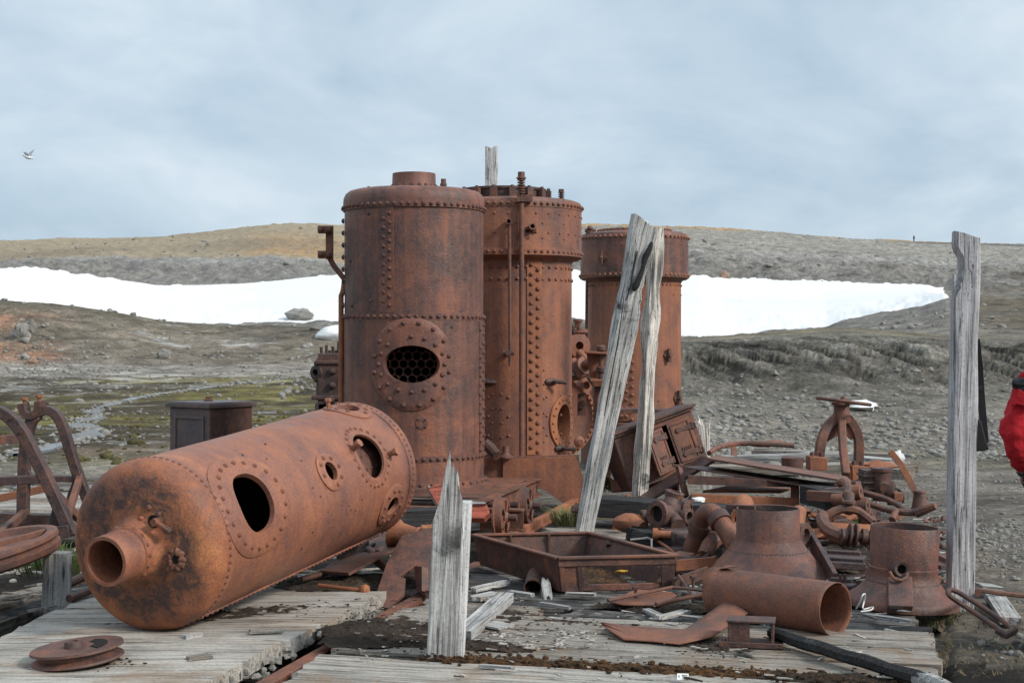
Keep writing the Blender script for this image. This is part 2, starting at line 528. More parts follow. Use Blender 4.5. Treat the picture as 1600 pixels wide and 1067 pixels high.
def link(name, data, mat=None, parent=None, loc=None):
    o = bpy.data.objects.new(name, data)
    COL.objects.link(o)
    if mat is not None and not data.materials:
        data.materials.append(mat)
    if parent is not None:
        o.parent = parent
    if loc is not None:
        o.location = loc
    return o


ROOT = {}


def tag(o, label, cat=None, group=None, kind=None):
    o['label'] = label
    if cat:
        o['category'] = cat
    if group:
        o['group'] = group
    if kind:
        o['kind'] = kind
    return o


def thing(name, label, cat, loc, group=None):
    o = link(name, None, loc=V(loc))
    ROOT[o] = V(loc)
    return tag(o, label, cat, group)


def part(par, name, mb, mat, bev=0.0, sharp=32, kind=None, label=None, fix=True):
    off = ROOT[par]
    o = link(name, mb.mesh(name, off, sharp, fix), M[mat], par)
    ROOT[o] = off
    if bev:
        md = o.modifiers.new('bevel', 'BEVEL')
        md.width, md.segments, md.limit_method, md.angle_limit = bev, 2, 'ANGLE', rad(40)
    if kind:
        o['kind'] = kind
    if label:
        o['label'] = label
    return o


def solo(name, label, cat, mb, mat, loc, bev=0.0, group=None, kind=None, sharp=32, fix=True):
    o = link(name, mb.mesh(name, V(loc), sharp, fix), M[mat], None, V(loc))
    ROOT[o] = V(loc)
    if bev:
        md = o.modifiers.new('bevel', 'BEVEL')
        md.width, md.segments, md.limit_method, md.angle_limit = bev, 2, 'ANGLE', rad(40)
    return tag(o, label, cat, group, kind)


RIV = {}


def rivet(par, p, n, r, mat):
    if random.random() < 0.012:                # a few have rusted away
        return
    if mat not in RIV:
        RIV[mat] = MB().dome((0, 0, 0), (0, 0, 1), 1.0, 10).mesh('rivet')
        RIV[mat].materials.append(M[mat])
    o = link('rivet', RIV[mat], None, par, V(p) - ROOT[par])
    o.rotation_mode = 'QUATERNION'
    o.rotation_quaternion = V(n).to_track_quat('Z', 'Y')
    k_ = random.uniform(0.9, 1.07)
    o.scale = (r * k_, r * k_, r * random.uniform(0.8, 1.1))


class Cyl:
    """a shell of radius R on a frame: theta 0 faces local -Y, z runs along the axis"""
    def __init__(self, m):
        self.m = m

    def p(self, R, th, z):
        return self.m @ V((R * math.sin(th), -R * math.cos(th), z))

    def n(self, th):
        return self.m.to_3x3() @ V((math.sin(th), -math.cos(th), 0))

    def shell(self, mb, R0, R1, z0, z1, holes=(), seg=128, nz=48):
        vs, fs = [], []
        for j in range(nz + 1):
            z = z0 + (z1 - z0) * j / nz
            R = R0 + (R1 - R0) * j / nz
            for i in range(seg):
                th = 2 * math.pi * i / seg - math.pi
                dn = 0.005 * mathutils.noise.noise((math.sin(th) * 2.2 + R0 * 9, math.cos(th) * 2.2, z * 1.7))
                vs.append(self.p(R + min(dn, 0.003), th, z))
        for j in range(nz):
            z = z0 + (z1 - z0) * (j + 0.5) / nz
            for i in range(seg):
                th = 2 * math.pi * (i + 0.5) / seg - math.pi
                if any(((R0 * (th - h[0])) / h[2]) ** 2 + ((z - h[1]) / h[3]) ** 2 < 1 for h in holes):
                    continue
                fs.append((j * seg + i, j * seg + (i + 1) % seg, (j + 1) * seg + (i + 1) % seg, (j + 1) * seg + i))
        return mb.add(vs, fs)

    def ring(self, mb, R, th0, z0, ao, bo, ai, bi, t=0.012, deep=0.03, n=56, ex=2.0):
        """curved flange plate between two ellipses, with a lip down into the hole"""
        vs, fs = [], []
        def pt(a, b_, ang, rr):
            c, s = math.cos(ang), math.sin(ang)
            c = math.copysign(abs(c) ** (2 / ex), c)
            s = math.copysign(abs(s) ** (2 / ex), s)
            return self.p(rr, th0 + a * c / R, z0 + b_ * s)
        lay = [(ao, bo, R - 0.008), (ao, bo, R + t * 0.7), (ao - 0.006, bo - 0.006, R + t)]
        for k in (0.33, 0.66):
            lay.append((ao + (ai - ao) * k, bo + (bi - bo) * k, R + t))
        lay += [(ai, bi, R + t), (ai, bi, R - deep)] if ai else [(0.001, 0.001, R + t)]
        for a, b_, rr in lay:
            vs += [pt(a, b_, 2 * math.pi * i / n, rr) for i in range(n)]
        for j in range(len(lay) - 1):
            for i in range(n):
                fs.append((j * n + i, j * n + (i + 1) % n, (j + 1) * n + (i + 1) % n, (j + 1) * n + i))
        return mb.add(vs, fs)

    def strip(self, mb, R, th0, th1, z0, z1, t=0.01, n=6):
        vs, fs = [], []
        for i in range(n + 1):
            th = th0 + (th1 - th0) * i / n
            vs += [self.p(R - 0.005, th, z0), self.p(R + t, th, z0), self.p(R + t, th, z1), self.p(R - 0.005, th, z1)]
        for i in range(n):
            for k in range(4):
                fs.append((i * 4 + k, i * 4 + (k + 1) % 4, i * 4 + 4 + (k + 1) % 4, i * 4 + 4 + k))
        fs += [(0, 1, 2, 3), (4 * n + 3, 4 * n + 2, 4 * n + 1, 4 * n)]
        return mb.add(vs, fs)

    def ell(self, R, th0, z0, a, b_, n, ph=0.0):
        for i in range(n):
            g = 2 * math.pi * i / n + ph
            th = th0 + a * math.cos(g) / R
            yield th, z0 + b_ * math.sin(g)


# ---------------------------------------------------------------- terrain
def _hash(ix, iy, seed):
    h = (ix.astype(np.int64) * 374761393 + iy.astype(np.int64) * 668265263 + seed * 1274126177) & 0x7fffffff
    h = ((h ^ (h >> 13)) * 1274126177) & 0x7fffffff
    return ((h ^ (h >> 16)) & 0xffff) / 65535.0


def vnoise(x, y, seed=0):
    ix, iy = np.floor(x), np.floor(y)
    fx, fy = x - ix, y - iy
    fx, fy = fx * fx * (3 - 2 * fx), fy * fy * (3 - 2 * fy)
    a, b_ = _hash(ix, iy, seed), _hash(ix + 1, iy, seed)
    c, d = _hash(ix, iy + 1, seed), _hash(ix + 1, iy + 1, seed)
    return (a + (b_ - a) * fx) * (1 - fy) + (c + (d - c) * fx) * fy


def fbm(x, y, seed=0, oct=5, gain=0.5):
    s, a, t = 0.0, 1.0, 0.0
    for o in range(oct):
        s = s + a * (vnoise(x * 2 ** o + o * 17.3, y * 2 ** o - o * 9.1, seed + o) - 0.5)
        t += a
        a *= gain
    return s / t * 2.0            # about -1 .. 1


def T(*pairs):
    p = np.array(pairs, float)
    return p[:, 0], p[:, 1]


def tab(px, *pairs):
    a, b_ = T(*pairs)
    return np.interp(px, a, b_)


def sstep(x, a, b_):
    t = np.clip((x - a) / (b_ - a), 0, 1)
    return t * t * (3 - 2 * t)


def z_of(y, d):
    return EYE - (y - CY) / F * d


def knots(px):
    """height profile of the valley along each bearing: the distances and heights of its breaks of slope"""
    r = sstep(px, 560, 1000)                                  # 0 the valley on the left, 1 the bank on the right
    yr = tab(px, (-700, 430), (0, 466), (80, 471), (150, 480), (260, 499), (350, 505), (430, 506), (530, 509), (620, 516), (900, 500), (960, 520), (1063, 527),
             (1130, 523), (1200, 517), (1270, 511), (1330, 508), (1400, 514), (1480, 521), (1600, 523), (2200, 500))
    yst = tab(px, (-700, 420), (0, 424), (60, 425), (110, 433), (200, 445), (250, 451), (320, 449), (400, 445), (470, 437), (530, 430), (620, 432), (890, 428),
              (1000, 432), (1063, 436), (1095, 434), (1130, 440), (1200, 443), (1350, 447), (1440, 451), (1480, 456), (1600, 452), (2200, 440))
    ysb = tab(px, (-700, 470), (0, 470), (150, 482), (260, 501), (400, 503), (470, 499), (530, 497), (620, 500), (890, 497), (1063, 526), (1130, 524), (1200, 518), (1290, 509),
              (1325, 500), (1370, 490), (1440, 475), (1478, 461), (1600, 464), (2200, 460))
    ybt = tab(px, (-700, 420), (0, 411), (70, 404), (150, 397), (300, 397), (430, 397), (500, 404), (545, 412), (700, 405), (900, 392), (1063, 390), (1300, 398), (1600, 405), (2200, 405))
    ytp = tab(px, (-700, 380), (0, 374), (100, 373), (180, 372), (250, 368), (330, 360), (400, 352), (450, 349), (520, 349), (700, 354), (900, 350), (1000, 352), (1100, 355),
              (1200, 361), (1300, 368), (1428, 375), (1500, 379), (1600, 382), (2200, 395))
    o = np.ones_like(px)
    L = []
    def add(d, z):
        L.append((d * o, z * o))
    rg = sstep(px, 1440, 1500)
    add(2.0, -0.2 + 0.16 * rg)
    add(12.0, -0.17 + 0.09 * rg)
    add(20.0, -0.26 - 0.05 * (1 - r))
    add(26.0, z_of(692 + 6 * r, 26.0))
    d4 = 55 + (29.5 - 55) * r
    add(d4, z_of(638 + 18 * r, d4))
    d5 = 85 + (33.5 - 85) * r
    add(d5, z_of(574 + 40 * r, d5))
    d6 = 95 + (37.0 - 95) * r
    y6 = (574 + yr) / 2 * (1 - r) + 545 * r
    add(d6, z_of(y6, d6))
    d7 = 106 + (47 - 106) * r
    add(d7, z_of(yr, d7))
    add(d7 * 1.22, z_of(yr, d7) - 1.1)
    add(155.0, z_of(ysb + 3, 155.0))
    add(262.0, z_of(yst, 262.0))
    add(292.0, z_of(ybt, 292.0))
    add(420.0, z_of(ytp, 420.0))
    add(520.0, z_of(ytp, 420.0) - 3.0)
    add(6000.0, -60.0)
    return np.array([k[0] for k in L]), np.array([k[1] for k in L])


def terrain(X, Y, rough=True):
    X, Y = np.asarray(X, float), np.asarray(Y, float)
    shp = X.shape
    X, Y = X.ravel(), Y.ravel()
    d = np.hypot(X, Y)
    az = np.clip(np.arctan2(X, Y), -0.62, 0.62)
    px = CX + F * np.tan(az)
    dd = Y / np.maximum(np.cos(np.arctan2(X, Y)), 0.3) * np.cos(az)   # depth along the view direction inside the frame
    dd = np.where(np.abs(np.arctan2(X, Y)) < 0.62, Y, d)
    kd, kz = knots(px)

    def interp(q):
        z = kz[0].copy()
        u = np.zeros_like(q)
        for i in range(len(kd) - 1):
            t = np.clip((q - kd[i]) / (kd[i + 1] - kd[i]), 0, 1)
            z += (kz[i + 1] - kz[i]) * t
            u += t
        return z, u
    z, u = interp(dd)
    z = (z * 2 + interp(dd * 0.97)[0] + interp(dd * 1.03)[0]) / 4
    r = sstep(px, 560, 1000)
    snow = np.minimum((u - 9.0), (10.0 - u) * 1.1)
    snow = np.minimum(snow, (1476 - px) / 160.0)
    if rough:
        n1 = fbm(X / 9.0, Y / 9.0, 3)
        n2 = fbm(X / 1.7, Y / 1.7, 11, 5, 0.55)
        n3 = fbm(X / 30.0, Y / 30.0, 23)
        amp = np.interp(dd, [0, 14, 25, 40, 70, 110, 250, 420, 900], [0.0, 0.02, 0.06, 0.16, 0.22, 0.5, 1.6, 1.2, 3])
        amp = np.where((px < 620) & (u > 3) & (u < 4.9), amp * 0.35, amp)
        crest = np.clip(1 - np.abs(u - 7) * 1.2, 0, 1)
        amp = amp * (1 - 0.5 * crest) * (1 - 0.85 * np.clip(snow * 8, 0, 1))
        z = z + amp * (0.45 * n1 + 0.35 * n2 + 0.6 * n3 * np.clip(dd / 60, 0.2, 1))
        cliff = np.clip(1 - np.abs(u - 5.75) / 0.95, 0, 1) * r
        ridg = 1 - 2 * np.abs(fbm((X * 0.8 - Y * 0.25) / 1.7, (X * 0.5 + Y * 0.45) / 0.75, 31, 5, 0.62))
        z = z + cliff * 0.36 * (ridg - 0.4)
        st2 = fbm((X * 0.8 - z * 0.6) / 0.9, (z * 0.9 + X * 0.45 + Y * 0.12) / 0.20, 81, 4, 0.6)
        z = z - cliff * 0.22 * np.clip(st2, -0.4, 0.5)
        cl2 = np.clip(1 - np.abs(u - 10.45) / 0.6, 0, 1)
        z = z + cl2 * 1.6 * (1 - 2 * np.abs(fbm(X / 11, Y / 7, 37, 5, 0.6)) - 0.4)
        rk = np.clip(1 - np.abs(u - 6.1) / 0.8, 0, 1) * np.clip((140 - px) / 120, 0, 1)
        z = z + rk * 0.9 * (1 - 2 * np.abs(fbm(X / 4, Y / 4, 41, 5, 0.6)) - 0.4)
        snow = snow + 0.05 * fbm(X / 9, Y / 14, 5) + 0.05 * fbm(X / 2.5, Y / 4, 6, 5, 0.65)
    return z.reshape(shp), u.reshape(shp), px.reshape(shp), snow.reshape(shp)


def hz(x, y):
    return float(terrain(np.array([x]), np.array([y]))[0][0])


STREAM = [(40, 712), (118, 690), (150, 672), (118, 664), (152, 653), (146, 643), (166, 635), (202, 626), (236, 619), (287, 612), (337, 605), (405, 597), (480, 590), (560, 586)]


def stream_dist(px, dd):
    """rough closeness to the stream (1 on it)"""
    y = CY + (EYE + 0.7) / np.maximum(dd, 1) * F
    best = np.full(px.shape, 1e9)
    for (x0, y0), (x1, y1) in zip(STREAM, STREAM[1:]):
        ex, ey = x1 - x0, (y1 - y0) * 3
        t = np.clip(((px - x0) * ex + (y - y0) * 3 * ey) / (ex * ex + ey * ey), 0, 1)
        best = np.minimum(best, np.hypot(px - x0 - t * ex, (y - y0) * 3 - t * ey))
    return best


def lerpc(a, b_, t):
    return a + (np.array(b_) - a) * t[..., None]


def ground_colour(X, Y, z, u, px):
    n1 = fbm(X / 6.0, Y / 6.0, 51, 5, 0.6)
    n2 = fbm(X / 1.3, Y / 1.3, 61, 5, 0.65)
    n3 = fbm(X / 45.0, Y / 45.0, 71, 5, 0.6)
    dd = np.hypot(X, Y)
    r = sstep(px, 600, 1000)
    c = np.zeros(X.shape + (3,)) + np.array((0.225, 0.20, 0.17))
    # trampled gravel and brown moss near the stage, scree on the right
    c = lerpc(c, (0.115, 0.085, 0.05), np.clip(0.05 + n1 * 1.6 + n2 * 0.5, 0, 1) * (1 - sstep(dd, 10, 18)) * 0.7)
    c = lerpc(c, (0.205, 0.183, 0.152), sstep(u, 2.2, 3.2) * r)
    c = lerpc(c, (0.185, 0.17, 0.142), sstep(u, 3.6, 4.4) * r)
    band = np.clip(1 - np.abs(u - 2.55) / 0.45, 0, 1)
    c = lerpc(c, (0.17, 0.155, 0.075), np.clip(band * (0.35 + n1 + 0.5 * n2) * 1.5, 0, 1) * 0.8)
    # valley floor on the left
    v = (1 - sstep(px, 560, 760)) * sstep(u, 2.3, 2.9) * (1 - sstep(u, 4.55, 4.8))
    c = lerpc(c, (0.075, 0.06, 0.036), v)
    c = lerpc(c, (0.145, 0.125, 0.04), v * np.clip(n1 * 2.6 + n2 * 1.3 + 0.0, 0, 1) * sstep(u, 3.0, 3.4))
    c = lerpc(c, (0.23, 0.22, 0.20), v * np.clip(n2 * 2.4 - n1 - 0.5, 0, 1))
    c = lerpc(c, (0.29, 0.21, 0.155), v * sstep(u, 2.2, 2.6) * (1 - sstep(u, 2.9, 3.2)) * np.clip(n1 * 2.2 + 0.1, 0, 1) * sstep(px, 60, 140) * 0.8)
    bar = np.clip(1 - np.abs(u - 4.75) / 0.42, 0, 1) * (1 - sstep(px, 480, 640))
    c = lerpc(c, (0.34, 0.325, 0.30), bar * np.clip(0.35 + n2 * 2.2, 0, 1) * (1 - 0.7 * sstep(px, 250, 420)))
    # banks
    bank = sstep(u, 4.9, 5.3) * (1 - sstep(u, 8, 8.6))
    c = lerpc(c, (0.175, 0.148, 0.113), bank * (1 - r))
    c = lerpc(c, (0.085, 0.075, 0.05), bank * (1 - r) * sstep(u, 6.3, 6.9) * np.clip(0.5 + n1 * 1.4, 0, 1))
    c = lerpc(c, (0.25, 0.24, 0.225), bank * (1 - r) * np.clip(n2 * 2.2 + n1 * 1.5 - 0.5, 0, 1))
    c = lerpc(c, (0.05, 0.046, 0.04), bank * sstep(px, 330, 420) * (1 - r) * np.clip(n1 * 2 + 0.35 + n2, 0, 1) * sstep(u, 5.8, 6.6) * 0.85)
    c = lerpc(c, (0.29, 0.155, 0.095), bank * sstep(-px, -125, -70) * np.clip(0.55 + 1.3 * n1 + 0.6 * n2, 0, 1) * (1 - sstep(u, 6.3, 6.7)))
    cl = np.clip(1 - np.abs(u - 5.8) / 0.8, 0, 1) * r
    c = lerpc(c, (0.15, 0.138, 0.115), np.clip(cl * 1.7, 0, 1))
    stra = fbm((X * 0.8 - z * 0.6) / 0.9, (z * 0.9 + X * 0.45 + Y * 0.12) / 0.20, 81, 5, 0.72) * 1.15
    c = lerpc(c, (0.035, 0.033, 0.028), np.clip(cl * 1.4, 0, 1) * np.clip(stra * 4.0 - 0.1, 0, 1))
    c = lerpc(c, (0.26, 0.245, 0.215), np.clip(cl * 1.4, 0, 1) * np.clip(-stra * 3.0 - 0.4, 0, 1))
    c = lerpc(c, (0.165, 0.135, 0.075), r * sstep(u, 6.5, 6.95) * (1 - sstep(u, 7.1, 8)) * np.clip(0.55 + n1 * 1.2 + n2 * 0.6, 0, 1))
    # beyond
    far = sstep(u, 8.0, 8.8)
    c = lerpc(c, (0.155, 0.145, 0.13), far)
    rockb = sstep(u, 9.9, 10.1)
    c = lerpc(c, (0.185, 0.175, 0.16), rockb)
    c = lerpc(c, (0.285, 0.275, 0.255), rockb * np.clip(n3 * 1.3 + n1 * 0.8 - 0.25 + 0.9 * sstep(u, 10.35, 10.95), 0, 1))
    c = lerpc(c, (0.085, 0.082, 0.08), rockb * np.clip(n1 * 1.6 + n2 - 0.2, 0, 1) * 0.9)
    brown = sstep(u + 0.06 * n1, 10.96, 11.06)
    lf = 1 - sstep(px, 560, 800)
    c = lerpc(c, (0.285, 0.235, 0.165), brown * lf)
    c = lerpc(c, (0.37, 0.235, 0.115), brown * lf * sstep(px, 340, 440) * np.clip(0.5 + n3 * 2, 0, 1) * (1 - sstep(u, 11.4, 11.7)))
    c = lerpc(c, (0.20, 0.165, 0.12), brown * lf * np.clip(n3 * 2 + n1 - 0.1, 0, 1) * 0.8)
    c = lerpc(c, (0.23, 0.215, 0.188), brown * (1 - lf))
    c = lerpc(c, (0.12, 0.112, 0.10), brown * (1 - lf) * np.clip(n3 * 2.4 + n1 * 0.8 - 0.1, 0, 1) * 0.9)
    c = lerpc(c, (0.30, 0.205, 0.11), (1 - lf) * sstep(u + 0.05 * n1, 11.86, 11.93))
    rdark = sstep(u, 9.6, 10.05) * (1 - sstep(u, 10.3, 10.9)) * (1 - lf)
    c = lerpc(c, (0.085, 0.078, 0.066), rdark * np.clip(0.65 + n3 * 1.5 + n1 * 0.5, 0, 1))
    c = lerpc(c, (0.11, 0.088, 0.06), sstep(px, 1470, 1530) * sstep(u, 7.6, 8.6) * np.clip(0.35 + n3 * 2.2, 0, 1) * 0.85 * (1 - sstep(u, 11.3, 11.6)))
    c = lerpc(c, (0.10, 0.085, 0.062), (1 - lf) * sstep(u, 11.0, 11.1) * (1 - sstep(u, 11.8, 11.86)) * np.clip(n3 * 3 - 0.5, 0, 1))
    # scorched, sooty ground among the wreckage
    sx, sy = X - ORG.x, Y - ORG.y
    s = sx * AX.x + sy * AX.y
    t = sx * BX.x + sy * BX.y
    sc = sstep(s, 0.8, 1.8) * (1 - sstep(s, 8.5, 10.5)) * sstep(t, -4.2, -3.4) * (1 - sstep(t + 0.3 * n1, 2.7, 3.3))
    c = lerpc(c, (0.035, 0.029, 0.025), np.clip(sc * (0.85 + 0.6 * n2), 0, 1))
    c = lerpc(c, (0.03, 0.026, 0.022), (1 - sstep(np.abs(t - 0.2), 3.2, 3.5)) * (s < 1.5))  # ground darker below the front platforms
    lift = 1.0 + 0.12 * sstep(dd, 18, 30)
    global SMOOTH
    SMOOTH = 1.0 - 0.62 * np.clip(brown * lf + 0.45 * rockb * lf + 0.35 * brown * (1 - lf), 0, 1)
    return np.clip(c * lift[..., None] * (1 + SMOOTH[..., None] * (0.45 * n2[..., None] + 0.28 * n1[..., None])), 0.008, 0.9)


gm, gt, gb = newmat('tundra_ground')
ga = nd(gt, 'ShaderNodeAttribute', attribute_name='tone')
gtc = nd(gt, 'ShaderNodeTexCoord')
gv = gtc.outputs['Object']
gn0 = nnoise(gt, gv, 0.6, 12, 0.76, 0.3)
gn1 = nnoise(gt, gv, 5.0, 10, 0.8)
gvo = nd(gt, 'ShaderNodeTexVoronoi')
lk(gt, gv, gvo.inputs['Vector'])
gvo.inputs['Scale'].default_value = 17.0
gn2 = nramp(gt, gvo.outputs['Color'], [(0.0, 0.72), (0.7, 1.05), (0.95, 1.55)])
k0 = nramp(gt, gn0, [(0.32, 0.32), (0.48, 1.0), (0.66, 1.75)])
k1 = nramp(gt, gn1, [(0.32, 0.5), (0.48, 1.0), (0.66, 1.6)])
gc = nmix(gt, ga.outputs['Alpha'], ga.outputs['Color'], k0, 'MULTIPLY')
gc = nmix(gt, ga.outputs['Alpha'], gc, k1, 'MULTIPLY')
gc = nmix(gt, 0.7, gc, gn2, 'MULTIPLY')
lk(gt, gc, gb.inputs['Base Color'])
gb.inputs['Roughness'].default_value = 0.93
gb.inputs['Specular IOR Level'].default_value = 0.2
gh = nmath(gt, 'ADD', nmath(gt, 'MULTIPLY', gn0, 1.0), nmath(gt, 'MULTIPLY', gn1, 0.14))
bump(gt, gb, gh, 0.9, 0.7)

pxs = np.concatenate([np.tan(np.linspace(-math.pi * 0.999, -0.62, 60)) * 0 + np.linspace(-math.pi, -0.62, 60), np.arctan((np.arange(-600, 0, 14) - CX) / F),
                      np.arctan((np.arange(0, 1601, 2.6) - CX) / F), np.arctan((np.arange(1606, 2300, 14) - CX) / F), np.linspace(0.62, math.pi, 60)])
pxs = np.unique(np.round(pxs, 6))
dist = np.concatenate([np.linspace(0.5, 5, 6), np.geomspace(5.3, 26, 90), np.linspace(26.15, 40, 130), np.linspace(40.3, 58, 80), np.linspace(58.6, 84, 50), np.linspace(84.5, 108, 70),
                       np.linspace(109, 150, 22), np.linspace(151, 262, 60), np.linspace(263, 296, 36), np.linspace(298, 425, 70), np.geomspace(430, 6000, 22)])


def polar_mesh(name, ds, keep=None):
    A, Dd = np.meshgrid(pxs, ds)
    k = np.where(np.abs(A) < 0.62, 1 / np.cos(A), 1.0)
    k = np.where(np.abs(A) < 0.62, k, 1 / math.cos(0.62))
    X, Y = np.sin(A) * Dd * k, np.cos(A) * Dd * k
    z, u, px, snow = terrain(X, Y)
    return X, Y, z, u, px, snow


def grid_mesh(name, X, Y, z, faces_mask=None, col=None, smo=None):
    nr, nc = X.shape
    co = np.stack([X, Y, z], -1).reshape(-1, 3)
    i = np.arange(nr - 1)[:, None] * nc + np.arange(nc - 1)[None, :]
    q = np.stack([i, i + 1, i + nc + 1, i + nc], -1).reshape(-1, 4)
    if faces_mask is not None:
        q = q[faces_mask.ravel()]
        used = np.unique(q)
        rm = np.full(len(co), -1)
        rm[used] = np.arange(len(used))
        q = rm[q]
        co = co[used]
    me = bpy.data.meshes.new(name)
    me.vertices.add(len(co))
    me.vertices.foreach_set('co', co.astype(np.float32).ravel())
    me.loops.add(len(q) * 4)
    me.loops.foreach_set('vertex_index', q.astype(np.int32).ravel())
    me.polygons.add(len(q))
    me.polygons.foreach_set('loop_start', np.arange(0, len(q) * 4, 4, dtype=np.int32))
    me.polygons.foreach_set('loop_total', np.full(len(q), 4, dtype=np.int32))
    me.polygons.foreach_set('use_smooth', np.ones(len(q), dtype=bool))
    if col is not None:
        at = me.attributes.new('tone', 'FLOAT_COLOR', 'POINT')
        c4 = np.concatenate([col.reshape(-1, 3), smo.reshape(-1, 1)], 1)
        at.data.foreach_set('color', c4.astype(np.float32).ravel())
    me.update(calc_edges=True)
    me.validate()
    return me


split = int(np.searchsorted(dist, 108.0))
gx = polar_mesh('all', dist)
gcol = ground_colour(gx[0], gx[1], gx[2], gx[3], gx[4])
for nm, sl, lab in (('ground', slice(0, split + 1), 'stony grey tundra ground round the wreckage, mossy valley floor on the left'),
                    ('hillside', slice(split, None), 'bare grey and brown hillside rising behind the snow to the skyline')):
    me = grid_mesh(nm, gx[0][sl], gx[1][sl], gx[2][sl], None, gcol[sl], SMOOTH[sl])
    me.materials.append(gm)
    o = link(nm, me)
    tag(o, lab, kind='structure')
sm_ = gx[5]
zs = gx[2] + np.clip(sm_ * 6.0, -1.0, 0.9) + 0.05
okf = (np.maximum.reduce([sm_[:-1, :-1], sm_[1:, :-1], sm_[:-1, 1:], sm_[1:, 1:]]) > -0.06) & (np.abs(gx[3][:-1, :-1] - 9.5) < 1.2) & (np.abs(pxs[:-1])[None, :] < 0.62)
me = grid_mesh('snowfield', gx[0], gx[1], zs, okf)
me.materials.append(M['snow'])
tag(link('snowfield', me), 'long white snowfield lying across the foot of the hillside', kind='structure')

# stream in the left valley: a ribbon that follows the ground
mb = MB()
prev = None
pts = []
for (x0, y0), (x1, y1) in zip(STREAM, STREAM[1:]):
    for k in range(6):
        t = k / 6
        pts.append((x0 + (x1 - x0) * t, y0 + (y1 - y0) * t))
for i, (x, y) in enumerate(pts):
    lo, hi = 15.0, 90.0
    for _ in range(30):
        md_ = (lo + hi) / 2
        zt = float(terrain(np.array([(x - CX) / F * md_]), np.array([md_]), False)[0][0])
        if z_of(y, md_) > zt:
            lo = md_
        else:
            hi = md_
    w_ = 0.6 * (0.32 + 0.22 * math.sin(i * 0.9) + 0.15 * math.sin(i * 2.3))
    X0 = (x - CX) / F * lo
    row = []
    for e, dz in ((-1.0, -0.25), (-0.6, 0.045), (0.6, 0.045), (1.0, -0.25)):
        row.append(V((X0 + e * w_ * 1.1, lo + e * w_ * 1.8, hz(X0, lo) + dz)))
    k = len(mb.v)
    mb.v += row
    if i:
        for e in range(3):
            mb.f.append((k - 4 + e, k - 3 + e, k + 1 + e, k + e))
SP = [(V(mb.v[i]) + V(mb.v[i + 3])) / 2 for i in range(0, len(mb.v), 4)]
SW = [(mb.v[i + 3] - mb.v[i]).length / 2 for i in range(0, len(mb.v), 4)]
solo('stream', 'shallow grey stream winding through moss in the left valley', None, mb, 'water', (0, 0, 0), kind='structure')


# ---------------------------------------------------------------- stones and boulders
def hit(px, py):
    """point of the rough ground seen at a pixel bearing, for placing things on the slopes"""
    q = np.geomspace(6, 500, 900)
    zt = terrain((px - CX) / F * q, q, False)[0]
    zz = z_of(py, q)
    i = int(np.argmax(zz <= zt))
    return (px - CX) / F * q[i], float(q[i])


def boulder(name, label, px, py, wpx, hpx, mat='stone', seed=1, cat='boulder', group=None):
    x, d = hit(px, py)
    k = d / F
    z = hz(x, d)
    mb = MB().blob((x, d, z + hpx * k * 0.30), (wpx * k / 2, wpx * k / 2.4, hpx * k * 0.72), seed, 0.22, (18, 11))
    return solo(name, label, cat, mb, mat, (x, d, z), group=group, sharp=25)


boulder('boulder', 'flat-topped grey boulder at the lower edge of the snow', 468, 500, 46, 16, seed=3)
boulder('boulder', 'pale rounded boulder on the grey bank above the valley', 257, 560, 22, 14, seed=5)
boulder('boulder', 'small white boulder beside the dark machine block', 483, 545, 13, 7, seed=9)
boulder('boulder', 'round tan boulder at the upper edge of the right-hand snow', 1133, 438, 14, 12, 'stone_warm', seed=8)
boulder('boulder', 'angular grey boulder in the reddish outcrop, larger one', 34, 533, 26, 20, seed=12)
boulder('boulder', 'smaller grey boulder on top of the reddish outcrop', 50, 526, 14, 18, seed=14)
boulder('boulder', 'orange boulder at the foot of the reddish outcrop', 50, 571, 20, 10, 'stone_warm', seed=15)
boulder('boulder', 'grey boulder at the foot of the reddish outcrop beside the orange one', 40, 566, 14, 9, seed=16)
mb = MB()
x, d = hit(1344, 640)
mb.blob((x, d, hz(x, d) + 0.03), (0.38, 0.5, 0.14), 21, 0.25)
solo('snow_patch', 'small leftover white snow patch on the scree behind the handwheel', 'snow patch', mb, 'snow', (x, d, hz(x, d)), kind='stuff')
mb = MB()
x, d = hit(519, 524)
mb.blob((x + 0.9, d, hz(x, d) - 0.25), (2.0, 3.0, 0.95), 25, 0.07, (40, 24))
solo('snow_patch', 'little white snow bank just left of the front boiler', 'snow patch', mb, 'snow', (x, d, hz(x, d)), kind='stuff')

# loose stones: nobody could count them
ICO = bmesh.new()
bmesh.ops.create_icosphere(ICO, subdivisions=1, radius=1.0)
ico_v = np.array([v.co[:] for v in ICO.verts])
ico_f = np.array([[v.index for v in f.verts] for f in ICO.faces])
ICO.free()


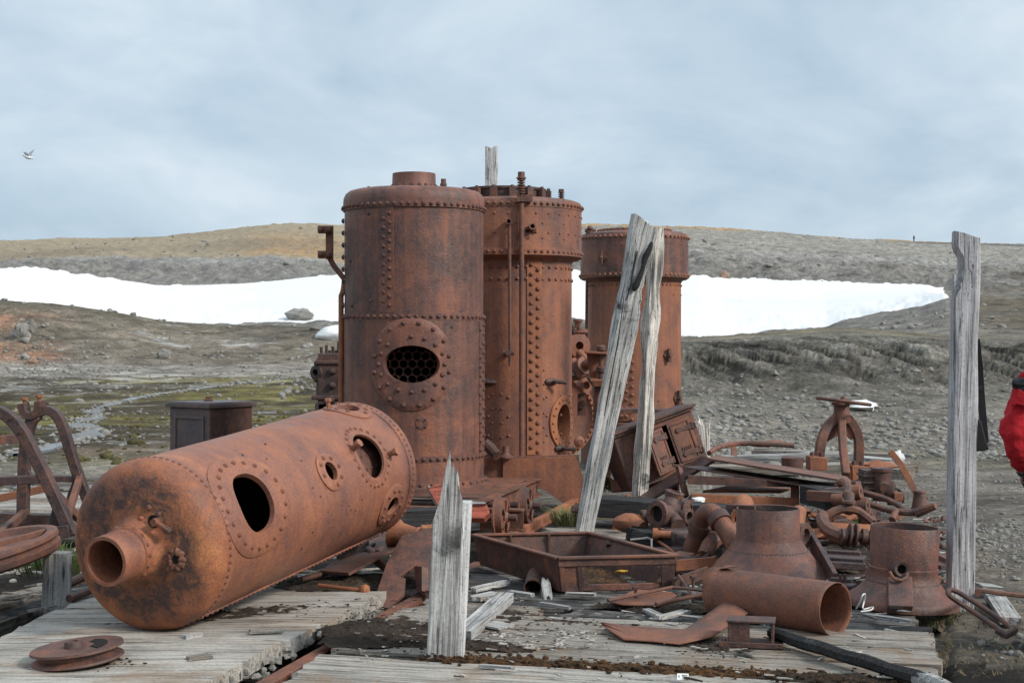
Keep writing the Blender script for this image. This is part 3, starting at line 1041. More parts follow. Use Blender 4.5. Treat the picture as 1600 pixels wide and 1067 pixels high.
def stones(name, label, pos, size, mat, seed):
    g = np.random.default_rng(seed)
    n = len(pos)
    a = g.uniform(0, 2 * np.pi, n)
    ca, sa = np.cos(a)[:, None], np.sin(a)[:, None]
    v = ico_v[None] * (1 + g.uniform(-0.42, 0.42, (n, len(ico_v), 1)))
    v = v * (size[:, None, None] * g.uniform(0.6, 1.3, (n, 1, 3)) * np.array((1, 1, 0.6)))
    x = v[..., 0] * ca - v[..., 1] * sa
    y = v[..., 0] * sa + v[..., 1] * ca
    co = np.stack([x, y, v[..., 2]], -1) + pos[:, None, :]
    fs = (ico_f[None] + (np.arange(n) * len(ico_v))[:, None, None]).reshape(-1, 3)
    me = bpy.data.meshes.new(name)
    me.vertices.add(n * len(ico_v))
    me.vertices.foreach_set('co', co.astype(np.float32).ravel())
    me.loops.add(fs.size)
    me.loops.foreach_set('vertex_index', fs.astype(np.int32).ravel())
    me.polygons.add(len(fs))
    me.polygons.foreach_set('loop_start', np.arange(0, fs.size, 3, dtype=np.int32))
    me.polygons.foreach_set('loop_total', np.full(len(fs), 3, dtype=np.int32))
    me.update(calc_edges=True)
    me.materials.append(M[mat])
    return tag(link(name, me), label, kind='stuff')


def in_deck(x, y):
    s = (x - ORG.x) * AX.x + (y - ORG.y) * AX.y
    t = (x - ORG.x) * BX.x + (y - ORG.y) * BX.y
    return (t < 3.2) & (t > -4.6) & (s < 9.5)


def scatter(n, px0, px1, d0, d1, smin, smax, seed, pw=1.0):
    g = np.random.default_rng(seed)
    px = g.uniform(px0, px1, n)
    d = d0 * (d1 / d0) ** (g.uniform(0, 1, n) ** pw)
    x = (px - CX) / F * d
    kp = ~in_deck(x, d)
    x, d = x[kp], d[kp]
    z = terrain(x, d)[0]
    kp = fbm(x / d * 9 , np.log(d) * 7, seed + 90, 3) + g.uniform(-0.5, 0.5, len(x)) > 0.0
    x, d, z = x[kp], d[kp], z[kp]
    sz = smin * (smax / smin) ** (g.uniform(0, 1, len(x)) ** 3.5)
    return np.stack([x, d, z + 0.15 * sz], -1), sz


p, s_ = scatter(26000, 1180, 1720, 7.5, 26, 0.005, 0.035, 1)
stones('gravel', 'loose grey gravel strewn over the bare ground on the right', p, s_, 'stone', 1)
p, s_ = scatter(16000, 1060, 1800, 23, 35, 0.008, 0.10, 2)
stones('scree_stones', 'loose grey scree stones below the dark rock bank', p, s_, 'stone', 2)
p, s_ = scatter(7000, -250, 620, 58, 92, 0.02, 0.2, 3, 0.6)
stones('river_stones', 'pale river stones along the far edge of the mossy valley', p, s_, 'stone', 3)
p, s_ = scatter(3000, -250, 600, 17, 55, 0.015, 0.09, 4)
stones('valley_stones', 'scattered stones between the moss in the left valley', p, s_, 'stone', 4)
p, s_ = scatter(2600, -300, 1900, 86, 140, 0.04, 0.45, 5)
stones('bank_stones', 'broken stones lying on the grey bank below the snow', p, s_, 'stone', 5)
p, s_ = scatter(2000, -300, 1900, 265, 395, 0.1, 0.9, 6)
stones('hill_stones', 'scattered rocks on the far hillside', p, s_, 'stone', 6)

g_ = np.random.default_rng(77)
q_ = []
for c_, w__ in zip(SP, SW):
    for k_ in range(7):
        a_ = g_.normal(0, 0.75)
        q_.append((c_.x + a_ * w__ * 0.6 + g_.uniform(-.3, .3), c_.y + a_ * w__ * 0.9 + g_.uniform(-.8, .8)))
q_ = np.array(q_)
zq = terrain(q_[:, 0], q_[:, 1])[0]
stones('stream_stones', 'small stones breaking the surface and edges of the stream', np.stack([q_[:, 0], q_[:, 1], zq + 0.03], -1), 0.03 + 0.09 * g_.uniform(0, 1, len(q_)) ** 3, 'stone', 78)

# low tussocks on the valley floor
g_ = np.random.default_rng(44)
p, s_ = scatter(2600, -250, 600, 18, 62, 0.03, 0.13, 45)
stones('moss_hummocks', 'low olive moss hummocks covering the valley floor', p, s_, 'grass', 46)


# ---------------------------------------------------------------- the timber landing stage
from mathutils import noise as mnoise


def plank_mesh(L, w, t, seed, rag=0.04, nx=None, wav=0.006, skew=(0.0, 0.0)):
    """one weathered plank, x 0..L, top at z 0; uneven edges, ragged ends"""
    nx = nx or max(6, int(L / 0.2))
    r = random.Random(seed)
    oy = r.random() * 90
    vs, fs = [], []
    fr = (0.0, 0.02, 0.2, 0.4, 0.6, 0.8, 0.98, 1.0)
    lanes = len(fr)
    e0 = [r.uniform(-rag, rag) for _ in range(lanes)]
    e1 = [r.uniform(-rag, rag) for _ in range(lanes)]
    for i in range(nx + 1):
        for j in range(lanes):
            x = L * i / nx
            if i == 0:
                x += e0[j]
            if i == nx:
                x += e1[j]
            y = -w / 2 + w * fr[j]
            if j in (0, lanes - 1):
                y += (mnoise.noise((x * 3.1, oy + j * 5, 0)) * 0.012 + 0.004) * (1 if j == 0 else -1)
            x += (skew[0] * (1 - i / nx) + skew[1] * i / nx) * y
            z = mnoise.noise((x * 1.7, oy, y * 3)) * wav + mnoise.noise((x * 4, oy + 9, y * 12)) * 0.003 - (0.007 if j in (0, lanes - 1) else 0)
            vs.append((x, y, z))
    n = len(vs)
    vs += [(p[0], p[1], -t) for p in vs]
    for i in range(nx):
        for j in range(lanes - 1):
            a = i * lanes + j
            q = (a, a + lanes, a + lanes + 1, a + 1)
            fs.append(q)
            fs.append(tuple(k + n for k in q[::-1]))
        for j in (0, lanes - 1):
            a = i * lanes + j
            fs.append((a, a + lanes, a + lanes + n, a + n))
    for i in (0, nx):
        for j in range(lanes - 1):
            a = i * lanes + j
            fs.append((a, a + 1, a + 1 + n, a + n))
    mb = MB()
    mb.add(vs, fs)
    return mb.mesh('plank', sharp=40)


def plank(par, p0, p1, w, t, mat, seed, rag=0.04, name='plank', label=None, wav=0.006, skew=(0.0, 0.0)):
    p0, p1 = V(p0), V(p1)
    me = plank_mesh((p1 - p0).length, w, t, seed, rag, wav=wav, skew=skew)
    o = link(name, me, M[mat], par)
    m = basis(p0, x=p1 - p0)
    o.matrix_local = Matrix.Translation(-ROOT[par] if par is not None else V((0, 0, 0))) @ m
    if label:
        o['label'] = label
    return o


rs = random.Random(11)
right = thing('timber_platform', 'weathered grey plank platform in front, strewn with rust and soil', 'platform', D(1, 1.5, -0.2))
s, i = -1.7, 0
SEQ = [(-1.7, 0.4), (-1.3, 0.38), (-0.92, 0.42), (-0.5, 0.36), (-0.14, 0.40), (0.26, 0.41), (0.83, 0.31)]
while s < 7.4:
    if i < len(SEQ):
        s, w_ = SEQ[i]
    else:
        w_ = rs.uniform(0.30, 0.46)
    smid = s + w_ / 2
    t0 = rs.uniform(-0.03, 0.03)
    t1 = 3.05 + rs.uniform(-0.05, 0.04)
    z = rs.uniform(-0.012, 0.004)
    mat = 'deck_pale' if smid < 0.70 else ('deck' if smid < 2.4 else 'deck_char')
    if smid > 2.35:
        t1 = rs.uniform(0.9, 2.1) if smid > 3.5 else rs.uniform(2.2, 3.0)
        z -= 0.02
    if 4.9 < smid < 7.4:
        mat = 'deck' if t1 < 1.6 else 'deck_char'
    if smid > 2 and rs.random() < 0.3:          # broken board: a gap in the middle
        tm = rs.uniform(0.6, t1 - 0.5) if t1 > 1.4 else t1
        plank(right, D(smid, t0, z), D(smid, tm, z - 0.01), w_ - 0.012, 0.07, mat, 100 + i, 0.07)
        if tm + 0.35 < t1:
            plank(right, D(smid + 0.02, tm + 0.2, z - 0.015), D(smid - 0.02, t1, z - 0.02), w_ - 0.02, 0.06, 'deck_char', 300 + i, 0.07)
    else:
        plank(right, D(smid, t0, z), D(smid, t1, z + rs.uniform(-0.01, 0.01)), w_ - 0.005, 0.07, mat, 100 + i, 0.022)
    s += w_
    i += 1
mb = MB()
for t in (0.1, 1.5, 2.9):
    mb.beam(D(-1.8, t, -0.13), D(6.5 if t < 2 else 2.6, t, -0.13), 0.16, 0.115)
part(right, 'bearer', mb, 'deck_char')

# left platform: its planks run almost square to the view, ragged right edge
left = thing('timber_platform', 'pale plank platform under the lying boiler, with a ragged flaking right edge', 'platform', D(0.5, -2, -0.2))
LA0, LA1 = G(-160, 1067), G(178, 908)
RA0, RA1 = D(-1.3, -0.33), D(2.42, -0.30)
y, i = 5.5, 0
while y < 9.55:
    w_ = rs.uniform(0.34, 0.55)
    ym = y + w_ / 2
    tl = (ym - LA0.y) / (LA1.y - LA0.y)
    tr = (ym - RA0.y) / (RA1.y - RA0.y)
    xl, xr = LA0.x + (LA1.x - LA0.x) * tl, RA0.x + (RA1.x - RA0.x) * tr
    z = 0.0 + rs.uniform(-0.004, 0.006)
    if ym < 9.25:
        plank(left, V((xl + rs.uniform(-0.06, 0.06), ym - 0.03, z)), V((xr + rs.uniform(-0.01, 0.01), ym + 0.05, z)), w_ - 0.005, 0.085, 'deck_pale', 500 + i, 0.016, skew=((LA1.x - LA0.x) / (LA1.y - LA0.y), (RA1.x - RA0.x) / (RA1.y - RA0.y)))
    else:
        plank(left, V((xl + 0.5, ym, z - 0.02)), V((xr - 0.35, ym + 0.03, z - 0.02)), w_ - 0.02, 0.07, 'deck', 500 + i, 0.07)
    y += w_
    i += 1
mb = MB()
mb.beam(V((-3.2, 5.4, -0.15)), V((-1.9, 9.4, -0.15)), 0.2, 0.12)
mb.beam(V((-2.4, 5.4, -0.15)), V((-0.9, 9.4, -0.15)), 0.2, 0.12)
part(left, 'bearer', mb, 'deck_char')
# flaking splinters and crumbs along the broken edge
mb = MB()
for k in range(40):
    q = RA0.lerp(RA1, rs.random()) + V((rs.uniform(-0.015, 0.05), 0, rs.uniform(-0.10, -0.02)))
    mb.blob(q, (rs.uniform(0.008, 0.028), rs.uniform(0.008, 0.03), rs.uniform(0.008, 0.025)), k, 0.3, (6, 4))
part(left, 'splintered_edge', mb, 'stone', kind='stuff')

mb = MB()
mb.beam(D(-1.6, -0.16, -0.085), D(4.3, -0.16, -0.085), 0.085, 0.05)
mb.beam(D(-1.6, -0.16, -0.118), D(4.3, -0.16, -0.118), 0.13, 0.014)
solo('iron_rail', 'flat rusty rail lying in the gap between the two platforms', 'rail', mb, 'iron', D(0, -0.16, -0.12), 0.004)
mb = MB()
mb.beam(D(4.9, -0.22, -0.035), D(9.0, -0.22, -0.035), 0.06, 0.07)
mb.beam(D(4.9, -0.22, -0.07), D(9.0, -0.22, -0.07), 0.12, 0.02)
solo('iron_rail', 'orange rusted rail under the carriage wheels', 'rail', mb, 'orange', D(6, -0.22, -0.08), 0.004)

# old edge beam left of the lying boiler, and boards behind it
def timber(name, label, cat, p0, p1, w, t, mat, seed, group=None, rag=0.04):
    p0 = V(p0)
    me = plank_mesh((V(p1) - p0).length, w, t, seed, rag)
    me.materials.append(M[mat])
    o = link(name, me)
    o.matrix_world = basis(p0, x=V(p1) - p0)
    ROOT[o] = p0
    return tag(o, label, cat, group)


timber('edge_beam', 'dark lichen-spotted edge beam at the left beside the pale platform', 'beam', W(-120, 1010, 8.1), W(168, 905, 10.4), 0.16, 0.14, 'deck_char', 900)
timber('edge_beam', 'second dark timber lying behind the spotted edge beam at the left', 'beam', W(-60, 950, 9.3), W(120, 905, 10.6), 0.2, 0.1, 'deck', 901)
for k, (a, b_, d0, d1, lab) in enumerate((((-60, 806), (330, 812), 13.0, 12.9, 'nearest pale board under the engine frame'), ((-80, 788), (330, 790), 13.9, 13.8, 'middle pale board under the engine frame'),
                                          ((-60, 772), (330, 774), 14.9, 14.8, 'farthest pale board under the engine frame'))):
    timber('board', lab, 'board', W(a[0], a[1], d0), W(b_[0], b_[1], d1), 0.55, 0.1, 'deck_pale', 905 + k)

# soil and peat lying on the boards
def soil(name, label, c, rx, ry, h, mat, seed, rot=0.0):
    r = random.Random(seed)
    ang, rings = 64, 26
    off = r.random() * 80
    vs, fs = [(0, 0, h)], []
    for j in range(1, rings + 1):
        q = j / rings
        for i in range(ang):
            a = 2 * math.pi * i / ang
            k = 1 + 0.38 * mnoise.noise((math.cos(a) * 1.4 + off, math.sin(a) * 1.4, 3.3)) + 0.2 * mnoise.noise((math.cos(a) * 4 + off, math.sin(a) * 4, 9))
            x, y = q * rx * k * math.cos(a), q * ry * k * math.sin(a)
            z = h * (1 - q ** 2) + (mnoise.noise((x * 14 + off, y * 14, 1)) * 0.016 + mnoise.noise((x * 45 + off, y * 45, 2)) * 0.016) - 0.012 * q ** 3
            vs.append((x, y, z))
    for j in range(rings):
        for i in range(ang):
            i2 = (i + 1) % ang
            if j == 0:
                fs.append((0, 1 + i, 1 + i2))
            else:
                fs.append((1 + (j - 1) * ang + i, 1 + j * ang + i, 1 + j * ang + i2, 1 + (j - 1) * ang + i2))
    mb = MB().add(vs, fs, Matrix.Translation(V(c)) @ Matrix.Rotation(rot, 4, 'Z'))
    return solo(name, label, 'soil', mb, mat, c, kind='stuff', fix=False)


RZ = -rad(13.7)
soil('soil', 'dark soil spread on the boards left of the broken post', G(610, 982), 0.40, 0.42, 0.012, 'soil', 1, RZ)
soil('soil', 'dark soil around the foot of the broken post', G(690, 1004), 0.5, 0.13, 0.012, 'soil', 2, RZ)
soil('soil', 'brown soil on the boards right of the broken post', G(775, 968), 0.24, 0.42, 0.004, 'soil', 3, RZ)
soil('peat', 'orange peat in the long gap right of the broken post', D(0.75, 1.0, -0.012), 0.55, 0.10, 0.012, 'peat', 4, RZ)
soil('peat', 'orange and black peat filling the front gap in the platform', D(0.75, 1.75, -0.012), 0.6, 0.11, 0.012, 'peat', 5, RZ)
soil('peat', 'dark peat in the front gap at the right end of the platform', D(0.75, 2.5, -0.012), 0.7, 0.12, 0.012, 'soil', 6, RZ)
soil('soil', 'brown crumbs on the boards in front of the open hopper', G(900, 975), 0.5, 0.13, 0.004, 'soil', 7, RZ)
soil('soil', 'black crumbs beside the bent sheet and the little duct', G(1120, 1012), 0.22, 0.14, 0.008, 'soil', 8, RZ)
soil('soil', 'dark litter behind the bent sheet', G(1030, 945), 0.4, 0.16, 0.002, 'soil', 9, RZ)
soil('soil', 'dark crumbs under the small grooved pulley', G(150, 1033), 0.20, 0.10, 0.0, 'soil', 10)
soil('soil', 'rust crumbs trailing along the lying boiler', G(400, 955), 0.8, 0.16, 0.0, 'soil', 12, 0.5)
soil('soil', 'dark litter under the raised end of the lying boiler', G(560, 905), 0.6, 0.35, 0.0, 'soil', 13, 0.2)
soil('soil', 'dark earth between the cones and the valve parts', V((1.4, 10.9, -0.03)), 1.2, 1.2, 0.03, 'soil', 14)
soil('soil', 'dark earth below the linkage on the right', V((2.3, 11.6, -0.10)), 0.85, 1.3, 0.03, 'soil', 15)


# ---------------------------------------------------------------- wooden posts
def post(name, label, p0, p1, w, d, mat, seed, top=None, rot=0.0, taper=1.0, bulge=None, extra=None, rough=0.010, rings=46, notch=None):
    """weathered post from p0 up to p1; top(angle 0..1) lowers the end to make splinters"""
    p0, p1 = V(p0), V(p1)
    L = (p1 - p0).length
    m = basis(p0, z=p1 - p0, x=V((math.cos(rot), math.sin(rot), 0)))
    mb = MB()
    off = random.Random(seed).random() * 70
    n = 64
    vs, fs = [], []
    for j in range(rings + 1):
        q = j / rings
        for i in range(n):
            a = 2 * math.pi * i / n
            t_ = 4.0 * i / n
            xn = (1 - 0) if t_ < 0.5 or t_ >= 3.5 else (-1 if 1.5 <= t_ < 2.5 else (2 * (1 - t_) if t_ < 1.5 else 2 * (t_ - 3)))
            yn = 1 if 0.5 <= t_ < 1.5 else (-1 if 2.5 <= t_ < 3.5 else (2 * t_ if t_ < 0.5 else (2 * (2 - t_) if t_ < 2.5 else 2 * (t_ - 4))))
            kr = 1 - 0.045 * (abs(xn * yn) ** 6)
            x, y = xn * kr * w / 2, yn * kr * d / 2
            a = math.atan2(yn, xn) % (2 * math.pi)
            c, s_ = math.cos(a), math.sin(a)
            h = L - (top(a / (2 * math.pi), xn, yn) if top else 0.0)
            z = h * q
            sc = 1 + (taper - 1) * z / L
            if bulge:
                sc *= bulge(z / L, a)
            g = mnoise.noise((c * 4 + off, s_ * 4, z * 0.7)) * rough * 0.5 + mnoise.noise((c * 14 + off, s_ * 14, z * 1.2 + 7)) * rough * 0.45
            g += mnoise.noise((c * 2 + off, s_ * 2, z * 2.5)) * rough
            k = 1 + g / max(w, d) * 2
            xx, yy = x * sc * k, y * sc * k
            if notch:
                xx, yy = notch(xx, yy, z / L)
            vs.append((xx, yy, z))
    for j in range(rings):
        for i in range(n):
            i2 = (i + 1) % n
            fs.append((j * n + i, j * n + i2, (j + 1) * n + i2, (j + 1) * n + i))
    hc = L - (max(top(i / n, math.cos(2 * math.pi * i / n), math.sin(2 * math.pi * i / n)) for i in range(n)) if top else 0.0) - 0.01
    k0 = rings * n
    base = len(vs)
    for i in range(n):
        p = vs[k0 + i]
        vs.append((p[0] * 0.5, p[1] * 0.5, p[2] * 0.45 + hc * 0.55))
    for i in range(n):
        fs.append((k0 + i, k0 + (i + 1) % n, base + (i + 1) % n, base + i))
    fs.append(tuple(base + i for i in range(n)))
    mb.add(vs, fs, m)
    if extra:
        extra(mb, m)
    me = mb.mesh(name, p0, 40, True)
    o = link(name, me, M[mat], None, p0)
    # keep the grain along the post: rotate the data into the post's own frame
    rm = m.to_3x3().to_4x4()
    me.transform(rm.inverted())
    o.matrix_world = Matrix.Translation(p0) @ rm
    ROOT[o] = p0
    return tag(o, label, 'post')


def spikes(pairs):
    xs = [p[0] for p in pairs]
    ys = [p[1] for p in pairs]
    return lambda u, xn, yn: float(np.interp(u, xs, ys))


b0 = G(691, 1019)
# angle 0 = +x (right), .25 = away, .5 = left, .75 = towards the camera
post('wooden_post', 'broken grey post with a splintered pointed top in the foreground', b0 + V((-0.004, 0.0, -0.1)), b0 + V((0.045, 0, 1.015)), 0.155, 0.16, 'post', 1,
     lambda u, xn, yn: float(np.interp(xn * 0.09, [-.09, -.081, -.056, -.038, -.012, -0.006, 0.006, 0.016, 0.022, 0.030, 0.042, 0.048, 0.063, 0.068, 0.083, 0.09],
                               [.33, .32, .24, .13, 0.0, .01, .065, .05, .035, .07, .085, .12, .13, .175, .19, .22])) + 0.025 * (yn + 1) * (0.5 + math.sin(xn * 9)), taper=0.95, rough=0.009)
post('wooden_post', 'flat-topped slab standing against the right side of the broken foreground post', b0 + V((0.080, 0.02, -0.1)), b0 + V((0.122, 0.02, 0.772)), 0.06, 0.17, 'post_pale', 2, rough=0.006)

lb, lt = G(911, 833) + V((0, 0, -0.05)), W(1010, 338, 12.2)


def rotten(xx, yy, q):
    # a long rotted hollow on the right flank near the top
    if xx > 0.03 and 0.66 < q < 0.90:
        xx -= 0.03 * math.sin((q - 0.66) / 0.24 * math.pi) * (1 + 0.25 * math.sin(q * 140))
    return xx, yy


lpost = post('leaning_post', 'thick grey timber leaning right in front of the boilers', lb, lt, 0.142, 0.14, 'post', 3,
     spikes([(0, .12), (.1, .10), (.2, .03), (.35, .0), (.5, .0), (.62, .0), (.72, .05), (.85, .09), (.93, .07), (1, .12)]), rot=0.1, bulge=lambda q, a: 0.97 + 0.55 * q, notch=rotten, rough=0.013, rings=70)
mb = MB()
Lq = lambda x, y, dd=0.0: W(x, y, 12.3 - 0.205 + dd)
for path, r_ in (([(1019, 378), (1014, 392), (1008, 402), (1005, 418), (1000, 432), (994, 446), (990, 455)], [0.008, 0.024, 0.03, 0.018, 0.024, 0.03, 0.008]), ([(996, 392), (990, 420), (984, 452), (978, 470)], [0.004, 0.008, 0.007, 0.004]), ([(975, 462), (968, 520), (955, 590), (944, 650)], [0.003, 0.005, 0.006, 0.003])):
    mb.tube([Lq(*q) for q in path], r_, 8, 1, squash=0.8)
part(lpost, 'rotten_groove', mb, 'char', kind='stuff').matrix_parent_inverse = lpost.matrix_world.to_3x3().to_4x4().inverted()
bb, bt = G(1000, 776) + V((0, 0, -0.05)), W(1026, 352, 15.3)
post('flaked_post', 'slim upright post with pale flaking wood and black scorched foot', bb, bt, 0.125, 0.13, 'post_rot', 4,
     spikes([(0, .02), (.2, .1), (.4, .2), (.5, .16), (.7, .05), (.85, .0), (1, .02)]), rot=0.5, rough=0.03, bulge=lambda q, a: 0.98 + 0.05 * math.sin(q * 23) + 0.03 * math.sin(q * 51 + a * 2), rings=80)
rb_, rt_ = G(1499, 934) + V((0, 0, -0.1)), W(1509, 362, 9.3)


def bitten(xx, yy, q):
    if xx < 0.0 and 0.83 < q < 0.965:
        k = min(1, (q - 0.83) / 0.02, (0.965 - q) / 0.03)
        k *= 0.72 + 0.28 * math.sin(q * 70)
        xx = xx + 0.042 * max(0, k)
    if xx < 0.02 and 0.86 < q < 0.90:
        xx += 0.022
    return xx, yy


def rp_extra(mb, m):
    mb.box((-0.074, -0.02, 1.97), (0.014, 0.05, 0.30), m)


rpost = post('wooden_post', 'tall slate-grey post at the right with a bitten notch and square mortise', rb_, rt_, 0.148, 0.145, 'post_blue', 5,
             spikes([(0, .05), (.2, .03), (.45, .0), (.55, .0), (.7, .02), (.85, .045), (1, .05)]), notch=bitten, rough=0.007, extra=rp_extra, rings=80)
mb = MB()
mq = W(1503, 653, 9.3)
mb.box((mq.x, mq.y - 0.075, mq.z), (0.045, 0.03, 0.055))
part(rpost, 'mortise', mb, 'hollow_shade').matrix_parent_inverse = rpost.matrix_world.to_3x3().to_4x4().inverted()
for kx, ky, kw in ((1508, 741, 0.03), (1500, 663, 0.018), (1487, 700, 0.016), (1489, 805, 0.02), (1515, 530, 0.02)):
    q = W(kx, ky, 9.3)
    mb = MB().lathe([(0, 0.006), (kw * 0.55, 0.008), (kw * 0.8, 0.012), (kw, 0.0)], basis(q + V((0, -0.074, 0)), z=(0, -1, 0)), 14)
    part(rpost, 'knot', mb, 'post_blue').matrix_parent_inverse = rpost.matrix_world.to_3x3().to_4x4().inverted()
wb = W(768, 560, 19.5)
post('wooden_post', 'pale squared post rising into the sky behind the boilers', V((wb.x, 19.5, -0.2)), W(768, 229, 19.5), 0.165, 0.16, 'post_pale', 6, spikes([(0, .0), (.3, .03), (.6, .0), (.75, .035), (.85, .0), (1, .0)]), rough=0.006)
sb = G(72, 935)
post('wooden_stump', 'short grey stump propping the tilted flywheel at the left', V((sb.x, sb.y + 0.2, -0.15)), V((sb.x + 0.01, sb.y + 0.2, 0.26)), 0.15, 0.13, 'post', 7, rough=0.01)
sb = W(1103, 700, 17.0)
post('wooden_stump', 'white splintered stump behind the iron stove', V((sb.x, 17.0, -0.1)), W(1099, 648, 17.0), 0.12, 0.09, 'post_rot', 8, spikes([(0, .12), (.15, .2), (.3, .05), (.5, .0), (.65, .1), (.8, .16), (.9, .08), (1, .12)]), rough=0.014)


# ---------------------------------------------------------------- the three upright boilers
def th_px(cx, cy, R, px):
    th = 0.0
    for _ in range(8):
        d = cy - R * math.cos(th)
        th = math.asin(max(-1, min(1, ((px - CX) / F * d - cx) / R)))
    return th


def zf(cy, R, th, py):
    return EYE - (py - CY) / F * (cy - R * math.cos(th))


def rivet_row(mb, c, R, z, n, r, th0=0.0, th1=2 * math.pi):
    for i in range(n):
        th = th0 + (th1 - th0) * i / n
        mb.dome(c.p(R, th, z), c.n(th), r, 7)


# front boiler ---------------------------------------------------------------
fx, fy, FR = -0.945, 14.2, 0.675
t = thing('upright_boiler', 'purple-brown riveted upright boiler in front, with an oval hole showing honeycomb tubes', 'boiler', (fx, fy, 0.2), 'upright boilers in a row')
c = Cyl(Matrix.Translation((fx, fy, 0)))
FB = t
thm = th_px(fx, fy, FR, 643)
zm = zf(fy, FR, thm, 569)
sl = part(t, 'lower_shell', c.shell(MB(), FR, FR, 0.24, 1.84, [(thm, zm, 0.29, 0.20)]), 'front', fix=False)
su = part(t, 'upper_shell', c.shell(MB(), FR - 0.008, FR - 0.008, 1.83, 2.9, nz=16), 'front', fix=False)
dm = MB().lathe([(FR + 0.002, 2.84), (FR + 0.005, 2.92), (FR + 0.001, 2.965), (FR - 0.017, 3.005), (FR - 0.05, 3.032), (FR - 0.10, 3.045), (0.24, 3.055), (0, 3.055)], Matrix.Translation((fx, fy, 0)), 96)
dome_ = part(t, 'domed_top', dm, 'front')
cm = MB().lathe([(0.26, 3.05), (0.26, 3.065), (0.225, 3.072), (0.212, 3.10), (0.207, 3.215), (0.195, 3.215), (0.195, 3.05)], Matrix.Translation((fx + 0.0, fy, 0)), 48)
co = part(t, 'flue_collar', cm, 'front')
for i in range(20):
    a = 2 * math.pi * i / 20
    rivet(co, V((fx + 0.213 * math.cos(a), fy + 0.213 * math.sin(a), 3.092)), V((math.cos(a), math.sin(a), 0.3)), 0.021, 'front')
for z, R_ in ((2.872, FR + 0.003), (1.832, FR), (0.515, FR)):
    mb = MB()
    c.strip(mb, R_, -math.pi, math.pi, z - 0.028, z + 0.028, 0.004, 96)
    sb_ = part(t, 'seam_band', mb, 'front')
    for i in range(62):
        th = 2 * math.pi * i / 62
        rivet(sb_, c.p(R_ + 0.004, th, z), c.n(th), 0.0215, 'front')
# the oval flange with its two rings of rivets
fl = part(t, 'oval_flange', c.ring(MB(), FR, thm, zm, 0.405, 0.43, 0.262, 0.172, 0.012, 0.06, 72), 'front')
for th, z in c.ell(FR, thm, zm, 0.362, 0.385, 16, 0.2):
    rivet(fl, c.p(FR + 0.012, th, z), c.n(th), 0.023, 'front')
for th, z in c.ell(FR, thm, zm, 0.312, 0.255, 16, 0.0):
    rivet(fl, c.p(FR + 0.012, th, z), c.n(th), 0.023, 'front')
# nest of smoke tubes seen through the hole
mb = MB()
Rh = 0.047
n3 = c.n(thm)
pc = c.p(FR - 0.19, thm, zm)
hm = basis(pc, z=n3, x=(1, 0, 0))
for q in range(-6, 7):
    for w_ in range(-5, 6):
        x, y = Rh * 1.74 * (q + (w_ % 2) * 0.5), Rh * 1.51 * w_
        if abs(x) > 0.36:
            continue
        vs, fs = [], []
        for i in range(24):
            a = 2 * math.pi * i / 24
            hr = Rh * 0.88 / max(abs(math.cos((a - math.pi / 6) % (math.pi / 3) - math.pi / 6)), .5)
            vs += [(x + hr * math.cos(a), y + hr * math.sin(a), 0), (x + Rh * 0.78 * math.cos(a), y + Rh * 0.78 * math.sin(a), 0.012), (x + Rh * 0.74 * math.cos(a), y + Rh * 0.74 * math.sin(a), -0.35)]
        for i in range(24):
            j = (i + 1) % 24
            fs += [(i * 3, j * 3, j * 3 + 1, i * 3 + 1), (i * 3 + 1, j * 3 + 1, j * 3 + 2, i * 3 + 2)]
        mb.add(vs, fs, hm)
part(t, 'tube_nest', mb, 'front', fix=False)
# lapped joints
th0, th1 = th_px(fx, fy, FR, 591), th_px(fx, fy, FR, 615)
lp = part(t, 'lap_strip', c.strip(MB(), FR - 0.008, th0, th1, 1.865, 2.84, 0.006), 'front')
for i in range(11):
    rivet(lp, c.p(FR, th_px(fx, fy, FR, 608.5), zf(fy, FR, 0.3, 333 + i * 14.4)), c.n(th0), 0.0215, 'front')
    if i < 10:
        rivet(lp, c.p(FR, th_px(fx, fy, FR, 599.5), zf(fy, FR, 0.3, 341 + i * 14.4)), c.n(th0), 0.0215, 'front')
th0, th1 = th_px(fx, fy, FR, 748.5), th_px(fx, fy, FR, 757)
lp = part(t, 'lap_strip', c.strip(MB(), FR, th0, th1 + 0.3, 0.56, 1.79, 0.006), 'front')
for i in range(14):
    for k, px in ((0, 754.2), (1, 749.5)):
        th = th_px(fx, fy, FR, px)
        rivet(lp, c.p(FR + 0.006, th, 1.76 - i * 0.088 - 0.044 * k), c.n(th), 0.0215, 'front')
# small plug plate
th, z = th_px(fx, fy, FR, 659), zf(fy, FR, 0.1, 661)
pg = part(t, 'plug_plate', c.ring(MB(), FR, th, z, 0.06, 0.06, 0.019, 0.019, 0.005, 0.02, 20), 'front')
for th_, z_ in c.ell(FR, th, z, 0.047, 0.047, 4, 0.75):
    rivet(pg, c.p(FR + 0.005, th_, z_), c.n(th_), 0.013, 'front')
mb = MB()
for px, py in ((706, 511), (575, 334), (547, 408), (549, 478), (578, 470), (749, 612)):
    th = th_px(fx, fy, FR, px)
    mb.dome(c.p(FR - 0.004, th, zf(fy, FR, th, py)), c.n(th), 0.014)
part(t, 'bolt_heads', mb, 'dark', kind='stuff')
mb = MB()
for px, h in ((569, 295), (576, 293), (587, 296), (593, 296)):
    p = W(px, 302, fy - 0.1)
    mb.cyl((p.x, p.y, 3.0), (p.x, p.y, W(px, h, fy).z), 0.012, seg=8)
part(t, 'stay_studs', mb, 'front', kind='stuff')
p = W(693, 300, fy - 0.1)
